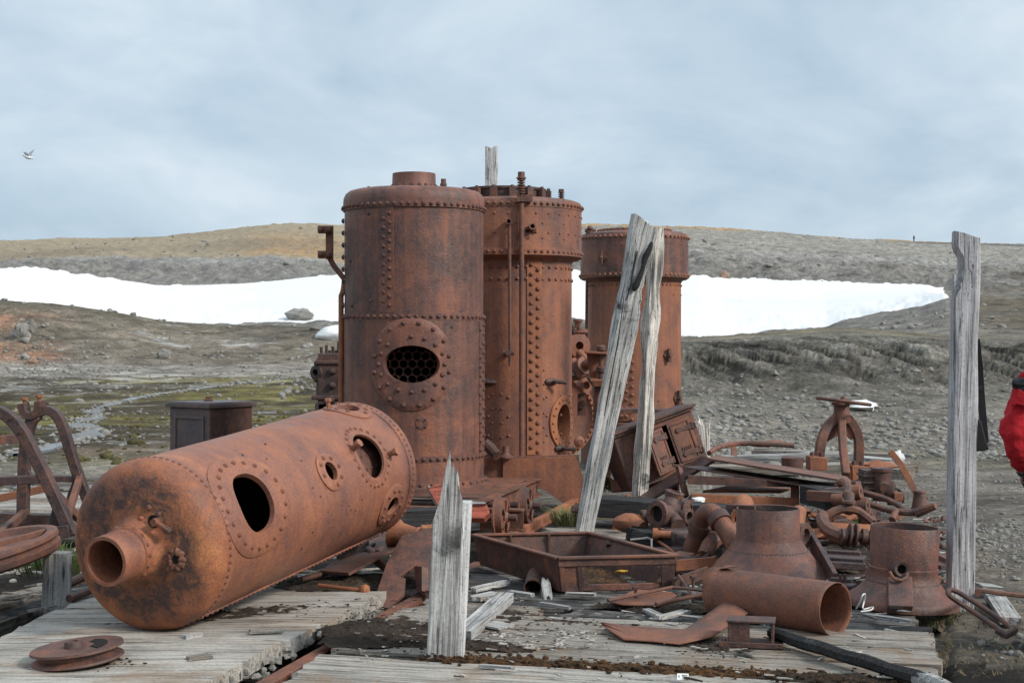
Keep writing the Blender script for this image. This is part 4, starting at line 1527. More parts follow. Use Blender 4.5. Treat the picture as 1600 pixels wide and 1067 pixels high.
mb = MB().lathe([(0.042, 3.03), (0.042, 3.05), (0.022, 3.06), (0.022, 3.085), (0.033, 3.09), (0.033, 3.11), (0.025, 3.115), (0.025, 3.155), (0, 3.155)], Matrix.Translation((p.x, p.y, 0)), 12)
part(t, 'valve_stub', mb, 'front')
# foot ring
mb = MB().lathe([(FR - 0.02, 0.30), (FR + 0.015, 0.30), (FR + 0.02, 0.26), (FR + 0.085, 0.245), (FR + 0.085, 0.20), (FR - 0.1, 0.20)], Matrix.Translation((fx, fy, 0)), 96)
ft = part(t, 'foot_ring', mb, 'iron')
mb = MB()
rivet_row(mb, c, FR + 0.018, 0.28, 40, 0.018)
part(ft, 'rivet_row', mb, 'iron', kind='stuff')
# pipe and gauge bracket on the left flank
dl = fy - 0.1
mb = MB().sweep([W(515, 353, dl), W(515, 405, dl)], 0.05, 0.07, (0, 1, 0))
mb.sweep([W(515, 403, dl), W(522, 416, dl), W(538, 436, dl)], 0.05, 0.05, (0, 1, 0))
mb.sweep([W(497, 359, dl - .03), W(520, 359, dl - .03)], 0.07, 0.07, (0, 1, 0))
mb.sweep([W(497, 398, dl - .03), W(520, 398, dl - .03)], 0.07, 0.07, (0, 1, 0))
br = part(t, 'gauge_bracket', mb, 'iron', 0.005)
for x, y in ((501, 359), (514, 359), (502, 398), (514, 398)):
    rivet(br, W(x, y, dl - 0.075), (0, -1, 0), 0.03, 'iron')
mb = MB().tube([W(538, 440, dl + .1), W(536, 455, dl), W(533, 462, dl), W(533, 640, dl)], 0.026, 10)
mb.cyl(W(533, 640, dl), W(533, 700, dl), 0.02)
part(t, 'side_pipe', mb, 'orange')
mb = MB()
for i in range(8):
    th = th_px(fx, fy, FR, 538.5)
    mb.dome(c.p(FR, th - 0.1, 2.75 - i * 0.115), c.n(th - 0.1), 0.026)
part(t, 'rivet_row', mb, 'dark', kind='stuff')

# middle boiler ---------------------------------------------------------------
mx, my, MR, MT = -0.035, 16.0, 0.683, 0.79
t = thing('upright_boiler', 'tall orange-brown upright boiler in the middle, with a wide top drum and spring safety valves', 'boiler', (mx, my, 0.4), 'upright boilers in a row')
c = Cyl(Matrix.Translation((mx, my, 0)))
tho = th_px(mx, my, MR, 880)
zo = zf(my, MR, tho, 660)
part(t, 'body_shell', c.shell(MB(), MR, MR, 0.40, 2.5, [(tho, zo, 0.18, 0.235)], 128, 56), 'mid', fix=False)
mb = MB().lathe([(MR, 2.44), (MR + 0.03, 2.47), (MT - 0.03, 2.475), (MT + 0.012, 2.50), (MT + 0.012, 2.56), (MT, 2.565), (MT, 2.995), (MT + 0.006, 3.0), (MT + 0.006, 3.05), (MT - 0.01, 3.085), (MT - 0.06, 3.105), (MT - 0.14, 3.115), (0, 3.12)], Matrix.Translation((mx, my, 0)), 96)
dr = part(t, 'top_drum', mb, 'mid')
for z in (3.035, 2.535):
    for i in range(70):
        th = 2 * math.pi * i / 70
        if abs(((th + math.pi) % (2 * math.pi)) - math.pi) < 1.75:
            rivet(dr, c.p(MT + 0.01, th, z), c.n(th), 0.02, 'mid')
mb = MB()
for z in (2.93, 2.73):
    rivet_row(mb, c, MT, z, 34, 0.013)
for z in (2.83, 2.67):
    rivet_row(mb, c, MT, z, 17, 0.011, 0.1)
part(dr, 'rivet_row', mb, 'mid', kind='stuff')
lx = -0.06
mb = MB().lathe([(0.50, 3.11), (0.50, 3.13), (0.455, 3.135), (0.455, 3.215), (0.47, 3.22), (0.47, 3.245), (0.43, 3.25), (0.42, 3.14), (0, 3.13)], Matrix.Translation((mx + lx, my, 0)), 64)
ld = part(t, 'lid_ring', mb, 'dull')
for i in range(16):
    a = 2 * math.pi * (i + 0.5) / 16
    mb = MB()
    p = V((mx + lx + 0.50 * math.cos(a), my + 0.50 * math.sin(a), 0))
    mb.box((0, 0, 3.175), (0.05, 0.07, 0.1), Matrix.Translation(p) @ Matrix.Rotation(a, 4, 'Z'))
    mb.cyl(p + V((0, 0, 3.2)), p + V((0, 0, 3.25)), 0.018, seg=8)
    part(ld, 'clamp_lug', mb, 'dull')
mb = MB()
rivet_row(mb, c, MR, 2.38, 46, 0.021)
rivet_row(mb, c, MR, 2.255, 46, 0.021)
rivet_row(mb, c, MR, 0.62, 20, 0.016)
rivet_row(mb, c, MR, 0.82, 20, 0.016)
rivet_row(mb, c, MR, 1.02, 20, 0.016)
part(t, 'rivet_row', mb, 'mid', kind='stuff')
th0, th1 = th_px(mx, my, MR, 823), th_px(mx, my, MR, 846)
st = part(t, 'butt_strap', c.strip(MB(), MR, th0, th1, 0.42, 2.44, 0.012), 'orange')
for i in range(20):
    th = th_px(mx, my, MR, 829.5)
    rivet(st, c.p(MR + 0.012, th, 2.40 - i * 0.1), c.n(th), 0.026, 'mid')
    th = th_px(mx, my, MR, 839.5)
    rivet(st, c.p(MR + 0.012, th, 2.35 - i * 0.1), c.n(th), 0.026, 'mid')
mb = MB()
for px in (850, 769, 784):
    th = th_px(mx, my, MR, px)
    for i in range(9 if px == 850 else 4):
        mb.dome(c.p(MR, th, (1.3 if px == 850 else 1.05) - i * 0.15), c.n(th), 0.013)
part(t, 'rivet_row', mb, 'mid', kind='stuff')
# rods down the front
def rodpt(px, py, extra=0.05):
    th = th_px(mx, my, MT, px)
    d = my - (MT + extra) * math.cos(th)
    return W(px, py, d)


mb = MB().cyl(rodpt(815, 318), rodpt(815, 712), 0.026, seg=10)
mb.box(rodpt(820, 310), (0.16, 0.05, 0.07))
part(t, 'valve_rod', mb, 'iron')
mb = MB()
p = rodpt(814.5, 300)
for k in range(6):
    mb.lathe([(0.02, 0), (0.042, 0.006), (0.042, 0.016), (0.02, 0.022)], Matrix.Translation((p.x, p.y, p.z - 0.02 + 0.026 * k)), 12)
mb.cyl((p.x, p.y, p.z - 0.1), (p.x, p.y, p.z + 0.16), 0.02, seg=10)
mb.lathe([(0.04, 0.13), (0.05, 0.135), (0.05, 0.15), (0.036, 0.155), (0.036, 0.205), (0, 0.205)], Matrix.Translation(p), 8)
part(t, 'spring_valve', mb, 'dull', label='taller spring safety valve')
p = W(877, 312, my - 0.35)
mb = MB()
for k in range(4):
    mb.lathe([(0.015, 0), (0.034, 0.006), (0.034, 0.014), (0.015, 0.02)], Matrix.Translation((p.x, p.y, p.z + 0.022 * k)), 12)
mb.lathe([(0.04, -0.06), (0.04, -0.02), (0.016, -0.01), (0.016, 0.10), (0, 0.10)], Matrix.Translation(p), 10)
mb.lathe([(0.028, 0.08), (0.028, 0.11), (0, 0.11)], Matrix.Translation(p), 6)
part(t, 'spring_valve', mb, 'dull', label='shorter spring safety valve')
mb = MB().cyl(rodpt(796, 350, 0.04), rodpt(797, 572, 0.04), 0.018, seg=8)
mb.cyl(rodpt(796, 349, -0.03), rodpt(795, 346, 0.10), 0.032, hollow=0.01, seg=12)
mb.cyl(rodpt(786, 551, 0.04), rodpt(803, 551, 0.04), 0.028, seg=10)
mb.cyl(rodpt(794, 551, -0.12), rodpt(794, 551, 0.07), 0.03, seg=10)
part(t, 'water_gauge', mb, 'iron')
p = rodpt(829, 359, 0.0)
mb = MB().cyl(p + V((0, 0.05, 0)), p + V((0.02, -0.09, 0.03)), 0.038, hollow=0.014, seg=14)
mb.box(p, (0.12, 0.03, 0.05))
mb.box(p + V((-0.03, 0, -0.05)), (0.04, 0.03, 0.09))
st_ = part(t, 'inlet_stub', mb, 'dull')
for px, py in ((861, 596), (763, 596), (874, 700)):
    mb = MB()
    th = th_px(mx, my, MR, px)
    a = c.p(MR, th, zf(my, MR, th, py))
    mb.lathe([(0.09, -0.01), (0.085, 0.02), (0.03, 0.045), (0.028, 0.10), (0, 0.10)], basis(a, z=c.n(th), x=(1, 0, 0)) @ Matrix.Scale(0.45, 4, (0, 1, 0)), 16)
    mb.cyl(a + c.n(th) * 0.08 + V((-0.02, 0, 0)), a + c.n(th) * 0.08 + V((0.11, 0, -0.01)), 0.02, seg=8)
    part(t, 'stay_fitting', mb, 'dark')
fl = part(t, 'oval_door_frame', c.ring(MB(), MR, tho, zo, 0.235, 0.285, 0.135, 0.195, 0.022, 0.12), 'orange')
mb = MB()
for th, z in c.ell(MR, tho, zo, 0.195, 0.245, 18):
    mb.dome(c.p(MR + 0.022, th, z), c.n(th), 0.016)
part(fl, 'rivet_row', mb, 'orange', kind='stuff')
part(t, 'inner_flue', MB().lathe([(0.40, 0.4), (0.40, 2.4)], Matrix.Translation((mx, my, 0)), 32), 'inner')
# bed box with a curved skirt
d0 = 15.1
mb = MB().slab([W(752, 716, d0), W(905, 712, d0), W(905, 752, d0), W(752, 752, d0)], 0.03)
mb.slab([W(752, 716, d0 - .012), W(905, 711, d0 - .012), W(903, 712, 16.7), W(752, 712, 16.7)], 0.02)
for x in (754, 786):
    mb.slab([W(x, 718, d0 - .02), W(x + 3, 718, d0 - .02), W(x + 3, 751, d0 - .02), W(x, 751, d0 - .02)], 0.03)
bx = part(t, 'bed_box', mb, 'iron', 0.006)
mb = MB().slab([W(786, 717, d0 - .04), W(900, 713, d0 - .04), W(928, 796, d0 - .06), W(905, 797, d0 - .06), W(880, 786, d0 - .05), W(852, 766, d0 - .045), W(835, 757, d0 - .04), W(786, 753, d0 - .04)], 0.02)
part(t, 'skirt_plate', mb, 'mid')
mb = MB().tube([W(757, 690, 15.0), W(766, 700, 15.0), W(777, 712, 14.9)], [0.045, 0.06, 0.05], 10)
mb.lathe([(0.075, 0), (0.075, 0.015), (0.05, 0.03), (0.035, 0.06), (0.035, 0.12), (0, 0.12)], Matrix.Translation(W(790, 715, 15.0)), 14)
mb.lathe([(0.08, 0), (0.075, 0.02), (0.05, 0.03)], Matrix.Translation(W(760, 708, 15.2)), 14)
part(t, 'drain_cock', mb, 'dull')

# third boiler ---------------------------------------------------------------
tx, ty, TR, TT = 1.81, 21.8, 0.69, 0.796
t = thing('upright_boiler', 'rearmost orange upright boiler behind the leaning timbers, with a wide top drum', 'boiler', (tx, ty, 0.4), 'upright boilers in a row')
c = Cyl(Matrix.Translation((tx, ty, 0)))
part(t, 'body_shell', c.shell(MB(), TR, TR, 0.45, 2.6, (), 96, 16), 'third', fix=False)
mb = MB().lathe([(TR, 2.46), (TR + 0.03, 2.50), (TT - 0.03, 2.505), (TT + 0.012, 2.53), (TT + 0.012, 2.59), (TT, 2.595), (TT, 3.08), (TT + 0.006, 3.085), (TT + 0.006, 3.13), (TT - 0.015, 3.17), (TT - 0.07, 3.195), (0.55, 3.20), (0.53, 3.25), (0.45, 3.255), (0, 3.255)], Matrix.Translation((tx, ty, 0)), 96)
part(t, 'top_drum', mb, 'front')
mb = MB()
rivet_row(mb, c, TT + 0.01, 3.115, 60, 0.022)
rivet_row(mb, c, TT + 0.01, 2.565, 60, 0.022)
rivet_row(mb, c, TT, 3.0, 20, 0.012)
rivet_row(mb, c, TR, 2.42, 56, 0.019)
rivet_row(mb, c, 0.54, 3.235, 36, 0.02)
rivet_row(mb, c, TR, 0.50, 60, 0.019)
rivet_row(mb, c, TR, 0.75, 14, 0.014)
rivet_row(mb, c, TR, 2.28, 14, 0.016)
part(t, 'rivet_row', mb, 'third', kind='stuff')
th0, th1 = th_px(tx, ty, TR, 973), th_px(tx, ty, TR, 1003)
st = part(t, 'butt_strap', c.strip(MB(), TR, th0, th1, 0.46, 2.45, 0.012), 'third')
for i in range(16):
    z = 2.3 - i * 0.118
    for k, px in enumerate((979, 988)):
        th = th_px(tx, ty, TR, px)
        rivet(st, c.p(TR + 0.012, th, z - 0.05 * k), c.n(th), 0.03, 'third')
    if i > 7:
        th = th_px(tx, ty, TR, 971)
        rivet(st, c.p(TR + 0.004, th, z), c.n(th), 0.028, 'third')
for px, py, r in ((1042, 555, 0.07), (942, 403, 0.07), (1056, 622, 0.08), (1058, 632, 0.06)):
    R_ = TT if py < 420 else TR
    th = th_px(tx, ty, R_, px)
    mb = MB()
    a = c.p(R_, th, zf(ty, R_, th, py))
    mb.lathe([(r, -0.01), (r, 0.02), (r * 0.5, 0.03), (r * 0.45, 0.09), (0, 0.09)], basis(a, z=c.n(th)), 6)
    mb.box((0, 0, 0.05), (r * 0.7, r * 2.8, 0.04), basis(a, z=c.n(th), x=(1, 0, 0)))
    part(t, 'blow_fitting', mb, 'dull')
mb = MB().cyl(W(917, 438, ty - .3), W(915, 610, ty - .3), 0.02, seg=8)
part(t, 'side_rod', mb, 'dark')
mb = MB().lathe([(0.06, 0), (0.06, 0.03), (0.03, 0.05), (0.05, 0.08), (0.03, 0.12), (0, 0.12)], Matrix.Translation(W(922, 366, ty - .3)), 12)
mb.cyl(W(914, 360, ty - .3), W(931, 361, ty - .3), 0.03, seg=8)
part(t, 'valve_stub', mb, 'dull')
mb = MB().lathe([(TR + 0.05, 0.44), (TR + 0.1, 0.42), (TR + 0.1, -0.2)], Matrix.Translation((tx, ty, 0)), 64)
part(t, 'ash_base', mb, 'dull')

# carriage with flanged wheels under the front boiler --------------------------
t = thing('wheeled_carriage', 'rusty wheeled carriage of flanged beams under the front boiler', 'carriage', D(6.6, -1.5, 0))
zb = 0.115
for nm, a, b_ in (('side_beam', (5.35, -0.62), (8.3, -0.62)), ('side_beam', (5.35, -2.6), (8.3, -2.6)), ('cross_beam', (5.5, -2.9), (5.5, -0.1)), ('cross_beam', (7.9, -2.9), (7.9, -0.64))):
    p, q = D(a[0], a[1], zb), D(b_[0], b_[1], zb)
    mb = MB().beam(p, q, 0.014, 0.15).beam(p + V((0, 0, 0.082)), q + V((0, 0, 0.082)), 0.12, 0.014).beam(p - V((0, 0, 0.082)), q - V((0, 0, 0.082)), 0.12, 0.014)
    part(t, nm, mb, 'iron')
part(t, 'deck_plate', MB().slab([D(6.2, -2.7, 0.205), D(8.2, -2.7, 0.205), D(8.2, -0.66, 0.205), D(6.2, -0.66, 0.205)], 0.012), 'iron')
for s_ in (5.35, 6.25):
    mb = MB().cyl(D(s_, -2.75, 0.15), D(s_, -0.12, 0.15), 0.03, seg=10)
    part(t, 'axle', mb, 'dull')
    for tt in (-0.25, -2.6):
        w0 = D(s_, tt, 0.15)
        mm = basis(w0, z=BX)
        mb = MB().lathe([(0.05, 0.025), (0.13, 0.02), (0.14, 0.035), (0.16, 0.035), (0.162, -0.02), (0.185, -0.025), (0.185, -0.04), (0.14, -0.04), (0.13, -0.015), (0.05, -0.02), (0.05, 0.025)], mm, 32)
        mb.lathe([(0, 0.06), (0.035, 0.06), (0.05, 0.04), (0.05, -0.05), (0, -0.05)], mm, 16)
        w = part(t, 'wheel', mb, 'iron')
        for k in range(5):
            a = 2 * math.pi * k / 5
            p = mm @ V((0.05 * math.cos(a), 0.05 * math.sin(a), 0.026))
            q = mm @ V((0.14 * math.cos(a), 0.14 * math.sin(a), 0.032))
            part(w, 'spoke', MB().beam(p, q, 0.03, 0.02), 'iron')

# lying boiler ------------------------------------------------------------------
ax = V((0.37300504, 0.92321986, 0.09237059))
ri = V((0.92718385, -0.37460659, 0))
up = V((-0.03460263, -0.08564452, 0.9957247))
m = Matrix((-up, -ri, ax)).transposed().to_4x4()
m.translation = V((-2.0, 8.15, 0.475))
c = Cyl(m)
LR, LL = 0.475, 2.40
ph = lambda dg: -rad(dg)
t = thing('fallen_boiler', 'big rusty boiler shell lying on its side, nozzle towards the viewer', 'boiler', (-1.55, 9.2, 0))
HOLES = [(ph(23), 0.385, 0.31, 0.345, 0.175, 0.165), (ph(25), 1.28, 0.125, 0.14, 0.06, 0.06), (ph(-21), 2.07, 0.15, 0.17, 0.062, 0.075), (ph(79), 2.17, 0.17, 0.17, 0.075, 0.085)]
cut = [(h[0], h[1], (h[2] + h[4]) / 2, (h[3] + h[5]) / 2) for h in HOLES] + [(ph(27), 1.83, 0.175, 0.17)]
part(t, 'shell', c.shell(MB(), LR, LR, 0.0, LL, cut, 180, 150), 'fallen', fix=False)
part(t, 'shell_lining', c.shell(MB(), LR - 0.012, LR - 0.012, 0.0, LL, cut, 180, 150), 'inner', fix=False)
for h, nr, er in zip(HOLES, (22, 8, 10, 10), (2.3, 2, 2, 2)):
    fl = part(t, 'manhole_flange', c.ring(MB(), LR, h[0], h[1], h[2], h[3], h[4], h[5], 0.011, 0.02, 64, er), 'fallen')
    for th, z in c.ell(LR, h[0], h[1], h[2] * 0.84 if h[2] > .2 else h[2] * 0.74, h[3] * 0.84 if h[2] > .2 else h[3] * 0.74, nr, 0.15):
        rivet(fl, c.p(LR + 0.011, th, z), c.n(th), 0.0155, 'fallen')
rim = part(t, 'opening_rim', c.ring(MB(), LR, ph(27), 1.83, 0.195, 0.19, 0.16, 0.155, 0.003, 0.015, 48), 'fallen')
for th, z in c.ell(LR, ph(27), 1.83, 0.215, 0.21, 24):
    rivet(rim, c.p(LR, th, z), c.n(th), 0.014, 'fallen')
mb = MB()
c.strip(mb, LR - 0.11, ph(60), ph(-10), 1.55, 2.2, 0.004, 20)
ip = part(t, 'inner_plate', mb, 'front')
for i in range(7):
    for dg in (30, 16):
        rivet(ip, c.p(LR - 0.105, ph(dg), 1.62 + i * 0.07), c.n(ph(dg)), 0.012, 'front')
for dg, z in ((36, 1.66), (22, 2.06)):
    a = c.p(LR, ph(dg), z)
    mb = MB().cyl(a, a + c.n(ph(dg)) * 0.07, 0.02, seg=10).cyl(a + c.n(ph(dg)) * 0.05, a + c.n(ph(dg)) * 0.075, 0.03, seg=6)
    part(t, 'stud', mb, 'fallen')
a = c.p(LR + 0.01, ph(90), 2.06)
part(t, 'stud', MB().cyl(a, a + c.n(ph(90)) * 0.06, 0.014, seg=8).cyl(a + c.n(ph(90)) * 0.045, a + c.n(ph(90)) * 0.065, 0.024, seg=6), 'fallen')
# near dished head
mb = MB().lathe([(LR + 0.004, 0.06), (LR + 0.006, -0.005), (LR + 0.001, -0.03), (LR - 0.014, -0.065), (LR - 0.045, -0.095), (LR - 0.10, -0.115), (LR - 0.2, -0.13), (0.20, -0.138), (0.185, -0.142), (0.165, -0.16), (0.152, -0.19), (0.146, -0.235)], m, 96)
hd = part(t, 'dished_head', mb, 'cap')
mb = MB().lathe([(0.150, -0.20), (0.150, -0.235), (0.139, -0.24), (0.136, -0.40), (0.134, -0.405), (0.115, -0.405), (0.112, -0.12), (0.112, 0.3)], m, 48)
nk = part(t, 'nozzle', mb, 'fallen')
for i in range(16):
    a_ = 2 * math.pi * i / 16
    q = m @ V((0.151 * math.cos(a_), 0.151 * math.sin(a_), -0.218))
    rivet(nk, q, m.to_3x3() @ V((math.cos(a_), math.sin(a_), 0)), 0.012, 'fallen')
part(t, 'nozzle_shade', MB().lathe([(0.112, 0.25), (0, 0.26)], m, 24), 'hollow_shade')  # near-black disc added for the shade deep in the nozzle


def headpt(dx, dz, out=0.0):
    """point on the head: dx to the right, dz up from its centre"""
    r_ = math.hypot(dx, dz)
    z = -np.interp(r_, [0.2, LR - 0.2, LR - 0.1, LR - 0.045], [0.138, 0.13, 0.115, 0.095])
    return m.translation + ri * dx + up * dz + ax * (z - out)


# oval hand hole with its hanging dog, and a burst plug
mb = MB()
a = headpt(0.135, 0.17)
mb.lathe([(0.035, 0.012), (0.034, 0.016), (0.022, 0.016), (0.021, -0.04), (0, -0.04)], basis(a, z=-ax, x=ri), 20)
ho = part(hd, 'hand_hole', mb, 'hollow_shade')
mb = MB().tube([headpt(0.15, 0.175, 0.03), headpt(0.20, 0.16, 0.045), headpt(0.235, 0.125, 0.03), headpt(0.25, 0.115, 0.03)], [0.018, 0.014, 0.022, 0.016], 8)
mb.cyl(headpt(0.165, 0.172, 0.0), headpt(0.165, 0.172, 0.06), 0.022, seg=8)
part(hd, 'hanging_dog', mb, 'cap')
mb = MB()
for dx, dz in ((0.10, 0.24), (0.05, 0.18), (0.06, 0.14), (0.115, 0.12), (0.16, 0.205)):
    mb.dome(headpt(dx, dz), -ax, 0.018)
part(hd, 'bolt_heads', mb, 'cap', kind='stuff')
mb = MB()
for k in range(9):
    a_ = 2 * math.pi * k / 9
    mb.blob(headpt(0.26 + 0.037 * math.cos(a_), -0.035 + 0.042 * math.sin(a_), 0.006), (0.019, 0.012, 0.02), k, 0.3, (7, 5))
part(hd, 'burst_plug', mb, 'sheet')
mb = MB().lathe([(0.022, 0.01), (0.02, 0.012), (0, 0.004)], basis(headpt(0.26, -0.035), z=-ax, x=ri), 14)
part(hd, 'plug_hole', mb, 'hollow_shade')
for z, n, r in ((0.055, 74, 0.0125), (LL - 0.05, 74, 0.0115)):
    mb = MB()
    c.strip(mb, LR, -math.pi, math.pi, z - 0.05, z + 0.045, 0.005, 96)
    sb_ = part(t, 'seam_band', mb, 'fallen')
    for i in range(n):
        th = 2 * math.pi * i / n
        rivet(sb_, c.p(LR + 0.004, th, z), c.n(th), r, 'fallen')
mb = MB()
c.strip(mb, LR, ph(-64), ph(-60), 0.1, LL - 0.1, 0.008, 2)
for i in range(44):
    th = ph(-62)
    mb.dome(c.p(LR + 0.006, th, 0.12 + i * 0.05), c.n(th), 0.012, 7)
part(t, 'lap_seam', mb, 'fallen', kind='stuff')
mb = MB()
rr = random.Random(5)
for dg, z in ((-3, 1.15), (-6, 1.2), (-2, 1.32), (-5, 1.42), (-9, 1.45), (-11, 1.52), (-4, 1.6), (60, 0.6), (64, 0.9), (40, 1.05), (50, 0.75), (-25, 0.9), (-14, 0.98), (18, 1.02), (10, 1.08)):
    mb.dome(c.p(LR - 0.001, ph(dg), z), c.n(ph(dg)), 0.008, 6)
part(t, 'stay_ends', mb, 'dark', kind='stuff')
mb = MB().lathe([(LR - 0.004, LL - 0.02), (LR - 0.012, LL + 0.01), (LR - 0.03, LL + 0.02), (0.3, LL + 0.03), (0, LL + 0.03)], m, 72)
part(t, 'far_head', mb, 'fallen')


# ---------------------------------------------------------------- machinery between and beside the boilers
t = thing('winch_drum', 'round riveted rusty drum half hidden between the middle and rear boilers', 'drum', W(895, 700, 18.2))
dc = W(868, 650, 18.0)
md = basis(dc, z=V((0.35, -1, 0.02)))
mb = MB().lathe([(0, 0.0), (0.40, 0.0), (0.44, 0.02), (0.47, 0.05), (0.47, -0.9), (0, -0.9)], md, 64)
part(t, 'drum_body', mb, 'third')
mb = MB().lathe([(0.46, 0.03), (0.52, 0.03), (0.52, -0.02), (0.47, -0.02)], md, 64)
mb.lathe([(0.46, -0.28), (0.50, -0.28), (0.50, -0.33), (0.47, -0.33)], md, 64)
hp = part(t, 'hoop', mb, 'orange')
mb = MB()
for i in range(46):
    a = 2 * math.pi * i / 46
    for r_, z in ((0.495, 0.03), (0.505, -0.3)):
        q = md @ V((r_ * math.cos(a), r_ * math.sin(a), z))
        mb.dome(q, md.to_3x3() @ (V((0, 0, 1)) if z > 0 else V((math.cos(a), math.sin(a), 0))), 0.017, 7)
part(hp, 'rivet_row', mb, 'dull', kind='stuff')
part(t, 'cleat', MB().box((0, 0, 0), (0.1, 0.05, 0.26), Matrix.Translation(W(909, 632, 17.35))).cyl(W(909, 632, 17.4), W(909, 632, 17.2), 0.05), 'dull')
part(t, 'cleat', MB().box((0, 0, 0), (0.2, 0.06, 0.06), Matrix.Translation(W(895, 590, 17.45))), 'dull')
part(t, 'boss', MB().lathe([(0.07, 0), (0.065, 0.02), (0.03, 0.04)], basis(W(905, 690, 17.5), z=(0.4, -1, 0)), 14), 'mid')

t = thing('steam_pump', 'jumble of rusty valve castings stacked above the riveted drum', 'pump', W(905, 580, 17.6))
mb = MB().lathe([(0.10, -0.14), (0.13, -0.12), (0.13, -0.06), (0.10, -0.04), (0.11, 0.06), (0.14, 0.08), (0.14, 0.13), (0.05, 0.14), (0.05, 0.0), (0, 0)], basis(W(899, 540, 17.6), z=(0.35, -1, 0)), 24)
mb.lathe([(0.12, -0.2), (0.12, 0.0), (0.09, 0.02), (0.09, 0.10), (0.12, 0.12), (0.12, 0.16), (0.04, 0.17), (0.04, 0.24), (0.06, 0.25), (0.06, 0.28), (0, 0.28)], Matrix.Translation(W(903, 535, 17.8)), 20)
mb.cyl(W(893, 565, 17.5), W(914, 590, 17.4), 0.075)
mb.cyl(W(904, 550, 17.5), W(925, 573, 17.4), 0.05)
mb.lathe([(0.11, 0), (0.11, 0.03), (0.06, 0.04), (0.06, 0.15), (0, 0.15)], basis(W(912, 572, 17.4), z=(0.5, -0.6, 0.3)), 18)
mb.lathe([(0.09, 0), (0.09, 0.03), (0.05, 0.03), (0.05, -0.1)], basis(W(914, 602, 17.3), z=(0.6, -0.8, 0)), 18)
part(t, 'valve_castings', mb, 'mid')
for k, (x, y) in enumerate(((896, 515), (905, 511), (913, 545), (893, 528), (920, 588))):
    mb = MB().lathe([(0.03, 0), (0.03, 0.03), (0.018, 0.03), (0.018, 0.08), (0, 0.08)], Matrix.Translation(W(x, y + 5, 17.55)), 8)
    part(t, 'bolt', mb, 'dull')
mb = MB().tube([W(921, 590, 17.2), W(933, 606, 17.1), W(943, 625, 17.0)], 0.035, 8).tube([W(933, 596, 17.4), W(947, 618, 17.3)], 0.03, 8)
part(t, 'linkage', mb, 'dark')

t = thing('bracket_stand', 'rusty iron bracket with a pin standing between the drum and the leaning post', 'bracket', W(935, 600, 17.0))
d = 17.0
mb = MB().slab([W(916, 550, d), W(949, 552, d), W(952, 594, d), W(926, 597, d), (W(921, 585, d))], 0.03)
mb.slab([W(914, 548, d - .05), W(950, 550, d - .05), W(952, 554, d - .05), W(914, 552, d - .05)], 0.25)
part(t, 'bracket_plate', mb, 'mid', 0.006)
mb = MB().lathe([(0.035, 0), (0.035, 0.10), (0.06, 0.11), (0.06, 0.16), (0.03, 0.18), (0.03, 0.34), (0.055, 0.36), (0.055, 0.40), (0.035, 0.42), (0, 0.42)], Matrix.Translation(W(939, 596, d - .1)), 14)
part(t, 'pin', mb, 'dull')
part(t, 'foot_plate', MB().slab([W(922, 592, d - .12), W(956, 592, d - .12), W(956, 600, d - .1), W(926, 602, d - .1)], 0.12), 'mid', 0.005)
part(t, 'stay', MB().cyl(W(935, 600, d), W(935, 720, d), 0.06), 'dull')

t = thing('machine_block', 'dark iron cylinder block with flanges standing left of the front boiler', 'machine', W(515, 700, 16.2))
d = 16.2
mb = MB()
mb.box((0, 0, 0), (0.24, 0.4, 0.75), Matrix.Translation(W(517, 605, d)))
mb.cyl(W(506, 560, d), W(506, 625, d), 0.085)
mb.cyl(W(526, 560, d), W(526, 640, d), 0.085)
mb.box((0, 0, 0), (0.30, 0.44, 0.045), Matrix.Translation(W(516, 566, d)))
mb.box((0, 0, 0), (0.33, 0.44, 0.05), Matrix.Translation(W(514, 620, d)))
part(t, 'block', mb, 'dark', 0.012)
mb = MB().lathe([(0.07, 0), (0.085, 0.02), (0.085, 0.06), (0.035, 0.07), (0.035, -0.1)], basis(W(499, 582, d - .12), z=(-0.55, -0.8, 0)), 20)
mb.box((0, 0, 0), (0.09, 0.12, 0.22), Matrix.Translation(W(498, 581, d)))
part(t, 'port_flange', mb, 'dark', 0.006)
for x, y in ((502, 548), (510, 545), (520, 547), (529, 540), (515, 553), (525, 553)):
    part(t, 'bolt', MB().lathe([(0.03, 0), (0.03, 0.03), (0.016, 0.03), (0.016, 0.14), (0, 0.14)], Matrix.Translation(W(x, y + 14, d - .05)), 8), 'dark')
for x, y in ((519, 580), (519, 602), (517, 625)):
    rivet(t, W(x, y, d - 0.21), (0, -1, 0), 0.045, 'dark')
part(t, 'pedestal', MB().box((0, 0, 0), (0.3, 0.4, 1.0), Matrix.Translation(W(517, 700, d))), 'dark', 0.01)

# ---------------------------------------------------------------- left side
t = thing('engine_frame', 'rusty iron engine bed of two A-shaped side frames at the left edge', 'engine frame', W(20, 835, 12.0))


